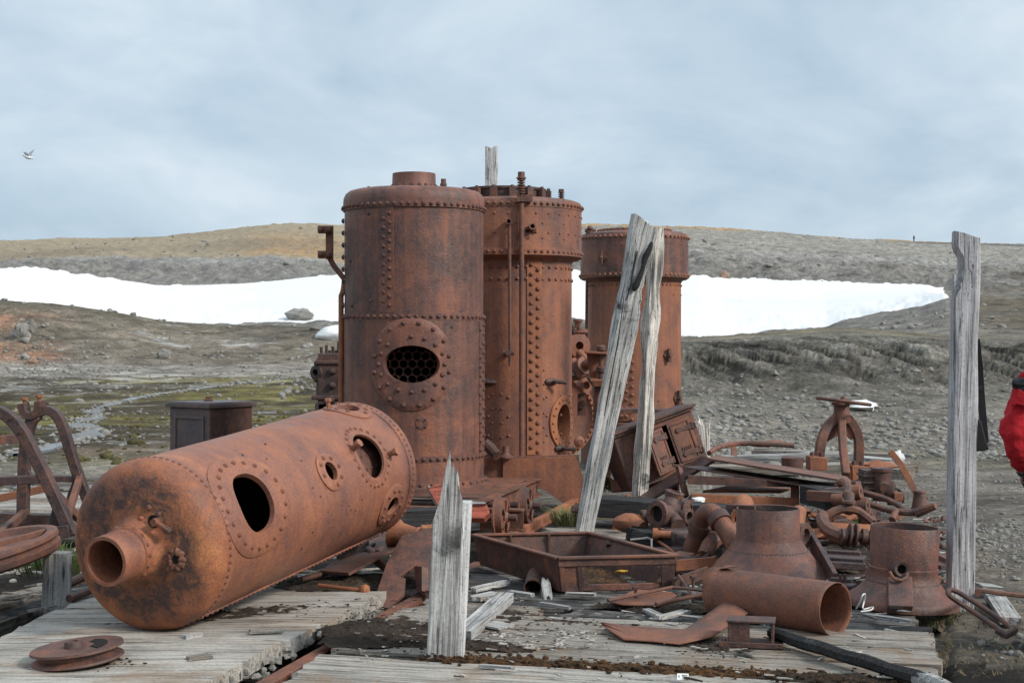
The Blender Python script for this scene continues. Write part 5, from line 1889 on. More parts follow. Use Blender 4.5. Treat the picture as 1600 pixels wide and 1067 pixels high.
def sideframe(dx, dy, d, sc, nm):
    P = lambda x, y: W(x + dx, y + dy, d)
    S = (0, 1, 0)
    mb = MB()
    mb.sweep([P(56, 640), P(70, 631), P(86, 636), P(98, 655), P(108, 690), P(122, 735), P(138, 775)], 0.11, 0.075 * sc, S, 2)
    mb.sweep([P(60, 640), P(46, 652), P(40, 690), P(37, 740), P(36, 806)], 0.11, 0.085 * sc, S, 1)
    mb.sweep([P(36, 742), P(80, 739), P(122, 740)], 0.10, 0.05, S)
    mb.sweep([P(0, 800), P(112, 805)], 0.14, 0.09, S)
    mb.sweep([P(96, 810), P(112, 762), P(122, 738)], 0.07, 0.045, S)
    mb.slab([P(42, 735), P(38, 710), P(50, 735)], 0.06)
    f = part(t, nm, mb, 'dark', 0.006)
    mb = MB()
    mb.sweep([P(36, 622), P(39, 636), P(47, 643), P(57, 640), P(63, 630), P(62, 618)], 0.14, 0.06, S, 2)
    cu = part(f, 'bearing_cup', mb, 'dull', 0.004)
    mb = MB()
    for x, y in ((39, 617), (62, 613)):
        mb.cyl(P(x, y + 12), P(x - 1, y), 0.017, seg=8)
        mb.cyl(P(x - 1, y), P(x - 1, y - 4), 0.034, seg=8)
    part(f, 'cap_bolts', mb, 'orange')


sideframe(0, 8, 12.6, 1.0, 'side_frame')
d = 11.6
P = lambda x, y: W(x, y, d)
mb = MB()
mb.sweep([P(-40, 652), P(-15, 640), P(8, 645), P(32, 668), P(58, 718), P(88, 780), P(112, 836)], 0.12, 0.085, (0, 1, 0), 1)
mb.sweep([P(-60, 845), P(112, 828)], 0.16, 0.10, (0, 1, 0))
mb.sweep([P(-60, 754), P(68, 748)], 0.11, 0.065, (0, 1, 0))
mb.sweep([P(-52, 650), P(-66, 700), P(-68, 845)], 0.12, 0.09, (0, 1, 0), 1)
mb.slab([P(88, 775), P(112, 836), P(60, 834), P(78, 812)], 0.05)
fr = part(t, 'side_frame', mb, 'dark', 0.006)
mb = MB()
for x, y in ((22, 652), (37, 674), (84, 772)):
    q = P(x, y)
    mb.cyl(q + V((0, -0.065, 0)), q + V((0, -0.075, 0)), 0.014, seg=8)
part(fr, 'bolt_heads', mb, 'dark', kind='stuff')
for a, b_ in (((-20, 690, 11.6), (40, 683, 12.6)), ((0, 834, 11.6), (40, 800, 12.6)), ((85, 770, 11.6), (125, 812, 12.6)), ((100, 826, 11.6), (125, 745, 12.6))):
    part(t, 'tie_bar', MB().sweep([W(*a), W(*b_)], 0.07, 0.05, (0, 0, 1)), 'iron', 0.004)
mb = MB().sweep([W(-30, 784, 13.6), W(30, 772, 13.6), W(75, 762, 13.6)], 0.05, 0.07, (0, 1, 0))
solo('iron_bar', 'rusty iron bar lying behind the engine frame at the left', 'bar', mb, 'orange', W(0, 784, 13.6), 0.004)

ctr = W(-32, 866, 9.2)
mw_ = basis(ctr, z=V((-0.20, -0.10, 1)))
t = thing('flywheel', 'tilted grooved rusty flywheel at the left edge, propped on a stump', 'wheel', ctr)
mb = MB().lathe([(0, 0.0), (0.10, 0.0), (0.10, 0.02), (0.40, 0.015), (0.425, 0.05), (0.455, 0.055), (0.485, 0.045), (0.49, 0.02), (0.475, 0.005), (0.475, -0.005), (0.49, -0.02), (0.49, -0.055), (0.47, -0.07), (0.40, -0.05), (0, -0.05)], mw_, 96)
part(t, 'rim', mb, 'iron')
mb = MB().lathe([(0, 0.08), (0.06, 0.08), (0.075, 0.05), (0.09, 0.0)], mw_, 24)
part(t, 'hub', mb, 'iron')
for k in range(4):
    a = math.pi / 2 * k + 0.5
    part(t, 'rib', MB().beam(mw_ @ V((0.08 * math.cos(a), 0.08 * math.sin(a), 0.03)), mw_ @ V((0.42 * math.cos(a), 0.42 * math.sin(a), 0.03)), 0.03, 0.035), 'iron', 0.004)

ctr = G(122, 1028, 0.02)
mw_ = basis(ctr, z=V((-0.10, -0.02, 1)))
t = thing('grooved_pulley', 'small double-rimmed rusty pulley lying flat on the pale platform', 'pulley', ctr)
mb = MB().lathe([(0.05, 0.062), (0.20, 0.058), (0.226, 0.062), (0.228, 0.050), (0.19, 0.036), (0.188, 0.022), (0.222, 0.006), (0.226, -0.004), (0.21, -0.012), (0, -0.012)], mw_, 72)
mb.lathe([(0, 0.06), (0.06, 0.06)], mw_, 24)
part(t, 'rims', mb, 'dull')
mb = MB().lathe([(0.024, 0.062), (0.024, 0.092), (0.042, 0.092), (0.05, 0.062)], mw_ @ Matrix.Translation((-0.01, -0.015, 0)), 20)
mb.lathe([(0, 0.07), (0.025, 0.07)], mw_ @ Matrix.Translation((-0.01, -0.015, 0)), 12)
part(t, 'hub', mb, 'dull')
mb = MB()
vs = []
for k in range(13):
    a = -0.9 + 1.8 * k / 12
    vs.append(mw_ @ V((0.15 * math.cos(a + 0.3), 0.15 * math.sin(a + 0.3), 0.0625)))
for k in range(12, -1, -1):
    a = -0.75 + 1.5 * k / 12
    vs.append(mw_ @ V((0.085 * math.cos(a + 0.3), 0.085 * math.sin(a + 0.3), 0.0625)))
mb.slab(vs, 0.003)  # near-black patch stands in for the shade of an opening
part(t, 'web_shade', mb, 'hollow_shade', label='near-black painted shade of the opening in the pulley web')

# iron cabinet behind the lying boiler
t = thing('iron_cabinet', 'slate-purple iron cabinet with panelled side behind the lying boiler', 'cabinet', W(335, 760, 16.0))
cm_ = Matrix.Translation(W(330, 700, 16.0)) @ Matrix.Rotation(rad(-36), 4, 'Z')
cz = W(330, 700, 16.0).z
zt, zb_ = W(0, 637, 15.8).z - cz, -0.2 - cz
w_, dp = 0.62, 0.62
hh = (zt - zb_)
mb = MB().box((0, 0, (zt + zb_) / 2), (w_, dp, hh), cm_)
part(t, 'carcass', mb, 'slate', 0.006)
mb = MB().box((0, 0, zt + 0.025), (w_ + 0.07, dp + 0.07, 0.045), cm_).box((0, 0, zt + 0.052), (w_ + 0.03, dp + 0.03, 0.02), cm_)
tp = part(t, 'top', mb, 'slate', 0.006)
mb = MB().lathe([(0.05, 0.06), (0.05, 0.08), (0.03, 0.09), (0.03, 0.11), (0, 0.11)], cm_ @ Matrix.Translation((-0.1, 0.05, zt)), 12)
part(tp, 'knob', mb, 'iron')
for sx, a in ((-1, 0),):
    mb = MB()
    zc_ = (zt + zb_) / 2
    for z in (zt - 0.10, zb_ + 0.10):
        mb.box((0, -dp / 2 - 0.008, z), (w_ - 0.16, 0.016, 0.03), cm_)
    for y in (-dp / 2 + 0.09, dp / 2 - 0.09):
        mb.box((y, -dp / 2 - 0.008, zc_), (0.03, 0.0165, hh - 0.2), cm_)
    part(t, 'panel_moulding', mb, 'slate', 0.004)
mb = MB()
for z in (zt - 0.06, zt - 0.16, zt - 0.3):
    for y in (-dp / 2 + 0.03, dp / 2 - 0.03):
        mb.dome(cm_ @ V((w_ / 2, y, z)), cm_.to_3x3() @ V((1, 0, 0)), 0.014, 7)
part(t, 'rivet_row', mb, 'dull', kind='stuff')
part(t, 'door', MB().box((w_ / 2 + 0.004, 0, (zt + zb_) / 2), (0.012, dp - 0.02, hh - 0.02), cm_), 'dull', 0.003, label='rusty plain door')

# below the raised end of the lying boiler
mb = MB().slab([W(500, 893, 9.9), W(545, 897, 9.8), W(628, 852, 10.4), W(604, 828, 11.0), W(548, 862, 10.6)], 0.02)
solo('iron_plate', 'rusty plate wedged under the raised end of the lying boiler', 'plate', mb, 'dull', W(560, 870, 10.2))
t = thing('slide_rail', 'slotted rusty casting lying under the lying boiler', 'casting', W(570, 870, 10.6))
mb = MB().sweep([W(528, 873, 10.3), W(545, 861, 10.4), W(575, 850, 10.5)], 0.05, 0.03, (0, 0, 1), 1).sweep([W(533, 880, 10.3), W(560, 868, 10.4), W(585, 852, 10.5)], 0.05, 0.03, (0, 0, 1), 1)
mb.cyl(W(590, 866, 10.3), W(598, 858, 10.4), 0.035).cyl(W(575, 858, 10.4), W(583, 866, 10.3), 0.03)
part(t, 'slot_bars', mb, 'dark', 0.003)
mb = MB().cyl(W(498, 914, 9.5), W(566, 922, 9.4), 0.013, seg=10).lathe([(0.013, -0.02), (0.034, -0.01), (0.04, 0.01), (0.03, 0.035), (0, 0.035)], basis(W(568, 922, 9.4), z=(1, -0.1, 0)), 14)
solo('iron_bolt', 'long orange bolt lying under the lying boiler', 'bolt', mb, 'orange', W(530, 918, 9.45))
mb = MB().beam(W(560, 815, 11.2), W(700, 803, 11.2), 0.18, 0.17)
mb2 = plank_mesh(1.0, 0.2, 0.17, 77)
timber('charred_beam', 'black charred beam between the boilers, just left of the broken post', 'beam', W(585, 800, 11.3), W(740, 790, 11.6), 0.2, 0.18, 'char', 910)
t = thing('notched_plate', 'large rusty plate with a square notch leaning left of the broken post', 'plate', W(640, 945, 9.4))
Q = lambda x, y: W(x, y, 9.35 + (950 - y) * 0.006)
mb = MB().slab([Q(583, 944), Q(607, 952), Q(632, 930), Q(634, 905), Q(626, 902), Q(652, 884), Q(656, 925), Q(690, 922), Q(702, 825), Q(668, 826), Q(628, 838), Q(604, 882)], 0.018)
part(t, 'plate', mb, 'dull')
mb = MB().slab([W(652, 886, 9.68), W(664, 886, 9.60), W(664, 924, 9.5), W(656, 924, 9.55)], 0.05).slab([W(664, 889, 9.75), W(690, 889, 9.75), W(690, 915, 9.7), W(664, 915, 9.7)], 0.02)
part(t, 'stiffener', mb, 'dull')
mm = basis(W(634, 838, 10.4), z=V((0.75, -0.35, -0.2)))
mb = MB().lathe([(0.10, -0.10), (0.11, -0.10), (0.085, -0.05), (0.085, 0.06), (0.10, 0.09), (0.085, 0.10), (0.07, 0.06), (0.07, -0.1), (0.10, -0.1)], mm, 28)
solo('pipe_collar', 'short flared rusty collar lying above the notched plate', 'collar', mb, 'orange', W(634, 838, 10.4))
mb = MB()
for k in range(6):
    mb.blob(W(663 + 6 * (k % 3), 826 + 3 * (k // 3), 10.8), (0.04, 0.03, 0.03), k, 0.25, (8, 5))
solo('iron_chain', 'lump of rusted chain links by the charred beam', 'chain', mb, 'orange', W(668, 828, 10.8))
t = thing('painted_board', 'red painted board end sticking out left of the broken post', 'board', W(690, 800, 9.8))
mb = MB().slab([W(670, 764, 9.9), W(688, 757, 9.9), W(706, 800, 9.6), W(694, 806, 9.6)], 0.025)
part(t, 'painted_face', mb, 'redpaint')
mb = MB().slab([W(667, 761, 9.96), W(672, 762, 9.96), W(697, 806, 9.66), W(692, 804, 9.66)], 0.03)
part(t, 'bare_edge', mb, 'board')
t = thing('painted_board', 'thick red-faced board end right of the broken post, by the carriage wheels', 'board', W(750, 810, 10.2))
mb = MB().slab([W(705, 790, 10.3), W(760, 789, 10.3), W(766, 804, 10.2), W(757, 813, 10.2), W(705, 813, 10.2)], 0.05)
part(t, 'painted_face', mb, 'redpaint', 0.003)
mb = MB().slab([W(705, 785, 10.27), W(756, 786, 10.27), W(760, 789, 10.26), W(705, 790, 10.26)], 0.06)
part(t, 'bare_edge', mb, 'board')

# ---------------------------------------------------------------- open hopper
t = thing('open_hopper', 'open rectangular rusty hopper with a flanged rim, lying on the boards', 'hopper', W(960, 915, 9.8))
A, B = W(872, 873, 9.40), W(1057, 869, 9.50)
Cc, Dd_ = V((0.56, 10.75, 0.20)), V((-0.275, 10.62, 0.20))
lo = lambda p, q: V((p.x + q[0], p.y + q[1], 0.0))
a0, b0_, c0, d0_ = lo(A, (0.02, 0.03)), lo(B, (-0.04, 0.03)), lo(Cc, (-0.05, -0.05)), lo(Dd_, (0.05, -0.05))
for nm, p, q, pl, ql in (('side_wall', Dd_, A, d0_, a0), ('side_wall', B, Cc, b0_, c0), ('back_wall', Cc, Dd_, c0, d0_)):
    part(t, nm, MB().slab([p, q, ql, pl], 0.012), 'dull')
mb = MB()
u = (B - A).normalized()
mb.slab([A, B, B - V((0, 0, 0.05)), A - V((0, 0, 0.05))], 0.02)
mb.slab([a0, b0_, b0_ + V((0, 0, 0.042)), a0 + V((0, 0, 0.042))], 0.02)
for k, (e0, e1) in enumerate(((0.0, 0.035), (0.115, 0.15), (0.66, 0.75))):
    mb.slab([A + u * e0, A + u * e1, a0 + u * e1 , a0 + u * e0], 0.022)
part(t, 'front_frame', mb, 'dull', 0.004)
part(t, 'front_panel', MB().slab([A + u * 0.03, A + u * 0.12, a0 + u * 0.12, a0 + u * 0.03], 0.008), 'iron')
mb = MB()
for e in (0.15, 0.66):
    for zz in (0.05, 0.165):
        p = A.lerp(a0, (A.z - zz) / A.z) + u * e
        sx = 1 if e < 0.4 else -1
        sz = 1 if zz < 0.1 else -1
        mb.slab([p, p + u * (0.035 * sx), p + V((0, 0, 0.035 * sz))], 0.018)
part(t, 'corner_gusset', mb, 'dull')
mb = MB()
for p, q in ((Dd_, A), (A, B), (B, Cc), (Cc, Dd_)):
    mb.beam(p + V((0, 0, 0.006)), q + V((0, 0, 0.006)), 0.05, 0.016)
part(t, 'rim', mb, 'iron', 0.003)
mb = MB()
for f_ in (0.35, 0.68):
    p = Cc.lerp(Dd_, f_)
    mb.slab([p + V((0, -0.01, 0)), p + V((0, -0.05, 0)), p + V((0, -0.05, -0.18)), p + V((0, -0.01, -0.18))], 0.012)
part(t, 'rib', mb, 'dull')
soil('rust_scale', 'flakes of rust and soil lying inside the open hopper', V((0.42, 9.95, 0.02)), 0.36, 0.42, 0.02, 'peat', 31)
solo('lichen_tuft', 'yellow lichen tuft inside the open hopper', 'lichen', MB().blob(W(972, 892, 9.75), (0.035, 0.02, 0.010), 4, 0.3), 'yellow', W(972, 892, 9.75))
mb = MB()
mm = basis(V(W(834, 914, 9.55)), z=V((-0.1, -1, -0.12)))
mb.lathe([(0.052, 0.07), (0.062, 0.07), (0.062, -0.22), (0, -0.22)], mm, 28)
mb.lathe([(0.052, 0.07), (0.05, -0.2)], mm, 28)
solo('pipe_stub', 'short rusty pipe stub lying in front of the open hopper', 'pipe', mb, 'dull', W(834, 930, 9.5))
timber('wood_block', 'small grey wood block beside the pipe stub', 'block', W(852, 906, 9.45), W(857, 934, 9.3), 0.06, 0.07, 'board', 911)

# ---------------------------------------------------------------- iron stove with doors
t = thing('iron_stove', 'tilted cast-iron range with one door shut and one hanging open, behind the flaked post', 'stove', W(1040, 765, 15.5))
sm = Matrix.Translation(W(1047, 745, 15.35)) @ Matrix.Rotation(rad(-19), 4, 'Y') @ Matrix.Rotation(rad(14), 4, 'Z')
mb = MB()
mb.box((0, 0.45, 0.30), (0.90, 0.02, 0.6), sm).box((-0.45, 0.22, 0.30), (0.02, 0.44, 0.6), sm).box((0.45, 0.22, 0.30), (0.02, 0.44, 0.6), sm).box((0, 0.22, 0.01), (0.9, 0.44, 0.02), sm)
part(t, 'carcass', mb, 'dull', 0.004)
mb = MB().box((0, 0.2, 0.625), (1.0, 0.56, 0.03), sm).box((0, 0.2, 0.595), (0.95, 0.5, 0.03), sm)
part(t, 'top_plate', mb, 'dull', 0.006)
mb = MB().box((0.405, 0, 0.3), (0.09, 0.02, 0.58), sm).box((0, 0, 0.555), (0.9, 0.022, 0.06), sm).box((0, 0, 0.045), (0.9, 0.022, 0.09), sm).box((-0.14, 0, 0.3), (0.05, 0.021, 0.58), sm).box((-0.31, 0.0, 0.3), (0.28, 0.02, 0.56), sm)
part(t, 'front_frame', mb, 'iron', 0.004)
part(t, 'oven_shade', MB().box((0.1, 0.2, 0.3), (0.55, 0.03, 0.5), sm), 'hollow_shade')  # near-black panel behind the doors paints the oven's inner shade


def stove_door(mm, nm, lab):
    dr_ = part(t, nm, MB().box((0, 0, 0), (0.26, 0.022, 0.46), mm), 'iron', 0.005, label=lab)
    mb = MB()
    for z in (-0.2, 0.2):
        mb.box((0, -0.014, z), (0.2, 0.012, 0.012), mm)
    for x in (-0.1, 0.1):
        mb.box((x, -0.014, 0), (0.0121, 0.0121, 0.4), mm)
    part(dr_, 'moulding', mb, 'dull', 0.002)
    for z in (-0.13, 0.13):
        mb = MB().slab([mm @ V((0.13, -0.018, z + 0.03)), mm @ V((0.02, -0.018, z + 0.016)), mm @ V((-0.035, -0.018, z + 0.03)), mm @ V((-0.06, -0.018, z)), mm @ V((-0.035, -0.018, z - 0.03)), mm @ V((0.02, -0.018, z - 0.016)), mm @ V((0.13, -0.018, z - 0.03))], 0.014)
        mb.cyl(mm @ V((0.135, -0.012, z - 0.035)), mm @ V((0.135, -0.012, z + 0.035)), 0.018, seg=10)
        h_ = part(dr_, 'hinge', mb, 'dull', 0.002)
    mb = MB()
    r = random.Random(3)
    for k in range(5):                         # worn, unreadable raised lettering
        x = -0.045 + k * 0.024
        mb.box((x, -0.014, -0.072), (0.006, 0.01, 0.036), mm)
        mb.box((x + 0.008, -0.0142, -0.072 + r.choice((-0.014, 0.014, 0))), (0.013, 0.0096, 0.006), mm)
    part(dr_, 'worn_lettering', mb, 'dark', kind='stuff')


stove_door(sm @ Matrix.Translation((0.265, -0.02, 0.30)), 'door', 'closed door with hinges and worn lettering')
stove_door(sm @ Matrix.Translation((-0.03, -0.06, 0.29)) @ Matrix.Rotation(rad(28), 4, 'Z'), 'door', 'darker door hanging open')
mb = MB()
for z in (0.15, 0.42):
    mb.box((0.42, -0.016, z), (0.035, 0.02, 0.06), sm)
part(t, 'hinge_slot', mb, 'hollow_shade')
mb = MB().beam(W(1008, 778, 15.0), W(1108, 716, 15.2), 0.35, 0.03)
solo('iron_sill', 'dark iron strip propping the lower edge of the tilted stove', 'bar', mb, 'dark', W(1055, 750, 15.1))
mb = MB().sweep([W(1060, 728, 14.6), W(1072, 776, 14.4)], 0.05, 0.05, (0.8, 0.5, 0))
mb.box((0, 0, 0), (0.09, 0.06, 0.03), Matrix.Translation(W(1060, 728, 14.6)))
solo('iron_prop', 'short rusty angle-iron prop in front of the stove', 'bar', mb, 'dull', W(1066, 776, 14.5), 0.004)
mm = basis(W(958, 725, 16.0), z=V((0.8, -0.75, 0.25)))
t = thing('spoked_wheel', 'orange rusty wheel leaning left of the tilted stove', 'wheel', W(958, 755, 16.0))
part(t, 'rim', MB().lathe([(0.20, -0.05), (0.24, -0.05), (0.24, 0.05), (0.20, 0.05), (0.20, -0.05)], mm, 36), 'orange')
part(t, 'hub', MB().lathe([(0, -0.06), (0.05, -0.06), (0.05, 0.06), (0, 0.06)], mm, 16), 'orange')
for k in range(5):
    a = 2 * math.pi * k / 5 + 0.4
    part(t, 'spoke', MB().beam(mm @ V((0.04 * math.cos(a), 0.04 * math.sin(a), 0)), mm @ V((0.21 * math.cos(a), 0.21 * math.sin(a), 0)), 0.035, 0.025), 'orange')
mb = MB().sweep([W(955, 760, 15.6), W(1010, 757, 15.5), W(1060, 762, 15.3)], 0.12, 0.06, (0, 0.3, 1))
solo('iron_bar', 'orange flat bar on the ground under the stove', 'bar', mb, 'orange', W(1000, 760, 15.5), 0.004)
mb = MB().sweep([W(940, 652, 18.3), W(960, 641, 18.3), W(1010, 641, 18.3), W(1060, 644, 18.3)], 0.5, 0.05, (0, 1, 0), 1)
solo('iron_hood', 'dark curved iron hood behind the tilted stove', 'hood', mb, 'dull', W(1000, 650, 18.3))

# ---------------------------------------------------------------- charred timbers amid the scrap
timber('charred_log', 'long black charred log lying across the scrap below the stove', 'beam', W(940, 776, 12.9), W(1165, 792, 12.5), 0.32, 0.16, 'char', 920, rag=0.1)
timber('charred_log', 'shorter burnt log end behind the open hopper', 'beam', W(1000, 826, 11.2), W(1130, 846, 11.0), 0.26, 0.12, 'char', 921, rag=0.1)
timber('charred_log', 'glossy black burnt log under the tilted plate at the right', 'beam', W(1268, 756, 13.3), W(1320, 768, 12.6), 0.3, 0.16, 'char', 922, rag=0.1)
q0, q1 = G(1205, 988, 0.05), G(1475, 1071, 0.045)
mb = MB()
pts = [q0.lerp(q1, k / 14) + V((0, 0, 0.003 * math.sin(k * 1.7))) for k in range(15)]
mb.tube(pts, [0.03, 0.034, 0.036, 0.033, 0.036, 0.034, 0.037, 0.034], 7)
cb = thing('charred_pole', 'black charred pole lying diagonally over the front right corner of the platform', 'pole', G(1340, 1030))
part(cb, 'burnt_length', mb, 'char')
part(cb, 'bare_tip', MB().tube([pts[-1] - (q1 - q0).normalized() * 0.18, pts[-1] - (q1 - q0).normalized() * 0.07, pts[-1] + (q1 - q0).normalized() * 0.03], [0.036, 0.043, 0.03], 9), 'board')

# tilted iron plates and a frame under them
t = thing('plate_stack', 'large thin rusty plate lying tilted over a rectangular iron frame', 'plate', W(1190, 790, 13.6))
mb = MB().slab([W(1105, 717, 13.9), W(1332, 754, 13.0), W(1322, 745, 14.4), W(1120, 712, 15.6)], 0.018)
part(t, 'top_plate', mb, 'iron')
mb = MB().slab([W(1068, 730, 13.9), W(1320, 768, 13.1), W(1300, 756, 14.4), W(1100, 728, 15.4)], 0.015)
part(t, 'lower_plate', mb, 'dark')
mb = MB()
d = 13.5
mb.slab([W(1075, 742, d), W(1248, 752, d), W(1248, 761, d), W(1075, 756, d)], 0.05)
mb.slab([W(1236, 761, d), W(1248, 761, d), W(1248, 780, d), W(1236, 780, d)], 0.05)
part(t, 'frame_bars', mb, 'dull', 0.004)
mb = MB().slab([W(1080, 771, d - .02), W(1248, 778, d - .02), W(1248, 791, d - .02), W(1080, 784, d - .02)], 0.06)
part(t, 'bottom_bar', mb, 'orange', 0.004)
mb = MB().slab([W(1098, 768, 14.6), W(1220, 769, 14.2), W(1236, 764, 14.9), W(1150, 757, 15.4)], 0.02)
part(t, 'inner_sheet', mb, 'orange')
mb = MB().tube([W(1108, 708, 15.5), W(1120, 699, 15.7), W(1145, 693, 16.0), W(1180, 692, 16.0), W(1240, 696, 16)], 0.028, 8, 1)
mb.sweep([W(1146, 694, 16.0), W(1147, 712, 15.8)], 0.05, 0.06, (0, 1, 0))
solo('bent_rod', 'thin rusty rod bent into a low arch behind the tilted plate', 'rod', mb, 'iron', W(1150, 712, 15.8))

# ---------------------------------------------------------------- pedestal with handwheel
t = thing('valve_pedestal', 'three-legged arched iron pedestal carrying a flat handwheel', 'pedestal', W(1315, 735, 16.4))
d = 16.4
ap = W(1315, 652, d)
legs = [([(1308, 652, 16.4), (1292, 665, 16.35), (1282, 690, 16.3), (1279, 722, 16.3)]), ([(1323, 652, 16.4), (1336, 666, 16.4), (1343, 690, 16.4), (1341, 728, 16.4)]), ([(1315, 652, 16.35), (1316, 690, 16.2), (1322, 742, 15.9)])]
for k, L_ in enumerate(legs):
    mb = MB().sweep([W(*q) for q in L_], 0.10 if k < 2 else 0.085, 0.10 if k < 2 else 0.085, (0, 1, 0) if k < 2 else (1, 0, 0), 2)
    part(t, 'leg', mb, 'iron', 0.014)
mb = MB().slab([W(1300, 655, d), W(1330, 655, d), W(1337, 675, d), W(1330, 688, d), (W(1322, 680, d)), W(1315, 678, d), (W(1305, 682, d)), W(1292, 690, d), W(1290, 672, d)], 0.05)
part(t, 'web', mb, 'iron', 0.006)
mt = Matrix.Translation(ap)
mb = MB().lathe([(0.10, -0.06), (0.11, 0.0), (0.085, 0.06), (0.085, 0.13), (0.11, 0.14), (0.11, 0.17), (0, 0.17)], mt, 24)
part(t, 'head', mb, 'iron')
mh = basis(W(1318, 627, d), z=V((0.13, 0.02, 1)))
hw = part(t, 'handwheel', MB().lathe([(0.275, -0.014), (0.30, -0.018), (0.312, 0), (0.30, 0.018), (0.275, 0.014), (0.275, -0.014)], mh, 48), 'dull')
for k in range(4):
    a = math.pi / 2 * k + 0.4
    part(hw, 'spoke', MB().beam(mh @ V((0, 0, 0)), mh @ V((0.285 * math.cos(a), 0.285 * math.sin(a), 0)), 0.05, 0.022), 'dull')
part(hw, 'hub', MB().lathe([(0, 0.05), (0.035, 0.05), (0.045, 0.02), (0.06, -0.03)], mh, 14), 'dull')
for x0, x1, y0, y1, dd_ in ((1262, 1290, 712, 734, 16.1), (1328, 1352, 726, 750, 16.1)):
    mb = MB().slab([W(x0, y0, dd_), W(x1, y0 + 2, dd_), W(x1, y1, dd_), W(x0, y1, dd_)], 0.22)
    fb = part(t, 'foot_block', mb, 'orange', 0.008)
    for kx in (0.25, 0.75):
        part(fb, 'nut', MB().cyl(W(x0 + (x1 - x0) * kx, y0 + 1, dd_), W(x0 + (x1 - x0) * kx, y0 - 6, dd_), 0.025, seg=8), 'dull')
mb = MB().lathe([(0.11, 0), (0.12, 0.08), (0.12, 0.14), (0.09, 0.15), (0, 0.15)], Matrix.Translation(W(1238, 735, 16.0)), 20)
solo('iron_disc', 'round rusty cap on the tilted plate left of the pedestal', 'cap', mb, 'dull', W(1238, 735, 16.0))

# cylinder block and bits right of the pedestal
t = thing('cylinder_block', 'rusty ribbed cylinder block right of the pedestal', 'machine', W(1372, 785, 14.4))
d = 14.4
mb = MB().cyl(W(1378, 782, d), W(1378, 733, d), 0.09, seg=24).cyl(W(1378, 736, d), W(1378, 731, d), 0.105, seg=24)
mb.cyl(W(1378, 755, d), W(1382, 762, d - .25), 0.045)
part(t, 'cylinder', mb, 'dull')
mb = MB().box((0, 0, 0), (0.16, 0.24, 0.24), Matrix.Translation(W(1358, 752, d + .1)))
for y in (742, 752, 762):
    mb.box((0, 0, 0), (0.19, 0.28, 0.02), Matrix.Translation(W(1358, y, d + .1)))
part(t, 'ribbed_casting', mb, 'dark', 0.004)
mb = MB().lathe([(0.12, -0.03), (0.12, 0.03), (0.04, 0.035), (0.04, -0.03)], basis(W(1392, 770, d), z=(1, -0.35, 0)), 24)
part(t, 'end_flange', mb, 'dull')
part(t, 'lubricator', MB().box((0, 0, 0), (0.09, 0.1, 0.09), Matrix.Translation(W(1402, 776, d - .1))), 'orange', 0.01)
mb = MB().tube([W(1394, 762, d), W(1404, 764, d), W(1412, 774, d), W(1411, 786, d)], 0.012, 6, 1)
part(t, 'oil_pipe', mb, 'dark')
t = thing('lever_stand', 'orange iron lever leaning out of a round base at the edge of the gravel', 'lever', W(1437, 795, 14.2))
mb = MB().sweep([W(1391, 705, 14.6), W(1408, 726, 14.5), W(1420, 748, 14.4), W(1431, 770, 14.2)], 0.03, 0.065, (0.2, 1, 0))
part(t, 'lever', mb, 'orange', 0.004)
mb = MB().lathe([(0.085, 0), (0.075, 0.03), (0.062, 0.10), (0.055, 0.16), (0.065, 0.165), (0.06, 0.185), (0, 0.185)], Matrix.Translation(W(1437, 796, 14.1)), 20)
part(t, 'base', mb, 'dull')

# linkage with a yoke in front of the plates
t = thing('connecting_rod', 'long forked rusty connecting rod lying over the scrap at the right', 'rod', W(1400, 810, 12.6))
mb = MB().tube([W(1322, 764, 12.8), W(1360, 772, 12.7), W(1395, 783, 12.6), W(1418, 800, 12.4), W(1440, 800, 12.3)], [0.024, 0.03, 0.025, 0.022, 0.03], 8, 1)
mb.tube([W(1325, 775, 12.6), W(1370, 792, 12.4), W(1405, 800, 12.35), W(1440, 801, 12.3)], [0.022, 0.025, 0.03, 0.03], 8, 1)
part(t, 'fork', mb, 'dull')
part(t, 'rod_end', MB().tube([W(1432, 801, 12.3), W(1462, 790, 12.2)], [0.045, 0.03], 8), 'iron')
part(t, 'cotter', MB().cyl(W(1400, 798, 12.3), W(1394, 812, 12.2), 0.028), 'iron')
t = thing('yoke_bracket', 'rusty yoke with an arched handle and a flanged shaft, in front of the tilted plate', 'yoke', W(1310, 840, 11.4))
mb = MB().tube([W(1286, 812, 11.4), W(1300, 800, 11.4), W(1318, 794, 11.4), W(1338, 796, 11.4), W(1352, 806, 11.4), W(1362, 814, 11.4)], 0.035, 8, 1)
mb.tube([W(1286, 805, 11.4), W(1284, 815, 11.3), W(1296, 832, 11.1), W(1322, 842, 11.0)], [0.045, 0.05, 0.06, 0.055], 8, 1)
part(t, 'arched_handle', mb, 'iron')
mb = MB().cyl(W(1326, 800, 11.4), W(1327, 772, 11.5), 0.042, seg=14).cyl(W(1326, 786, 11.4), W(1326, 782, 11.4), 0.055, seg=14)
mb.tube([W(1323, 775, 11.6), W(1325, 760, 11.7), W(1320, 752, 11.9), W(1312, 755, 12.0)], 0.035, 8, 1)
part(t, 'upright_pin', mb, 'iron')
mb = MB().cyl(W(1310, 836, 11.0), W(1372, 842, 11.0), 0.035, seg=14)
for x in (1327, 1336):
    mb.cyl(W(x - 1.5, 836, 11.0), W(x + 1.5, 836.5, 11.0), 0.09, seg=24)
for x in (1318, 1350, 1364):
    mb.cyl(W(x - 4, 838, 11.0), W(x + 4, 839, 11.0), 0.062, seg=20)
part(t, 'flanged_shaft', mb, 'dull')
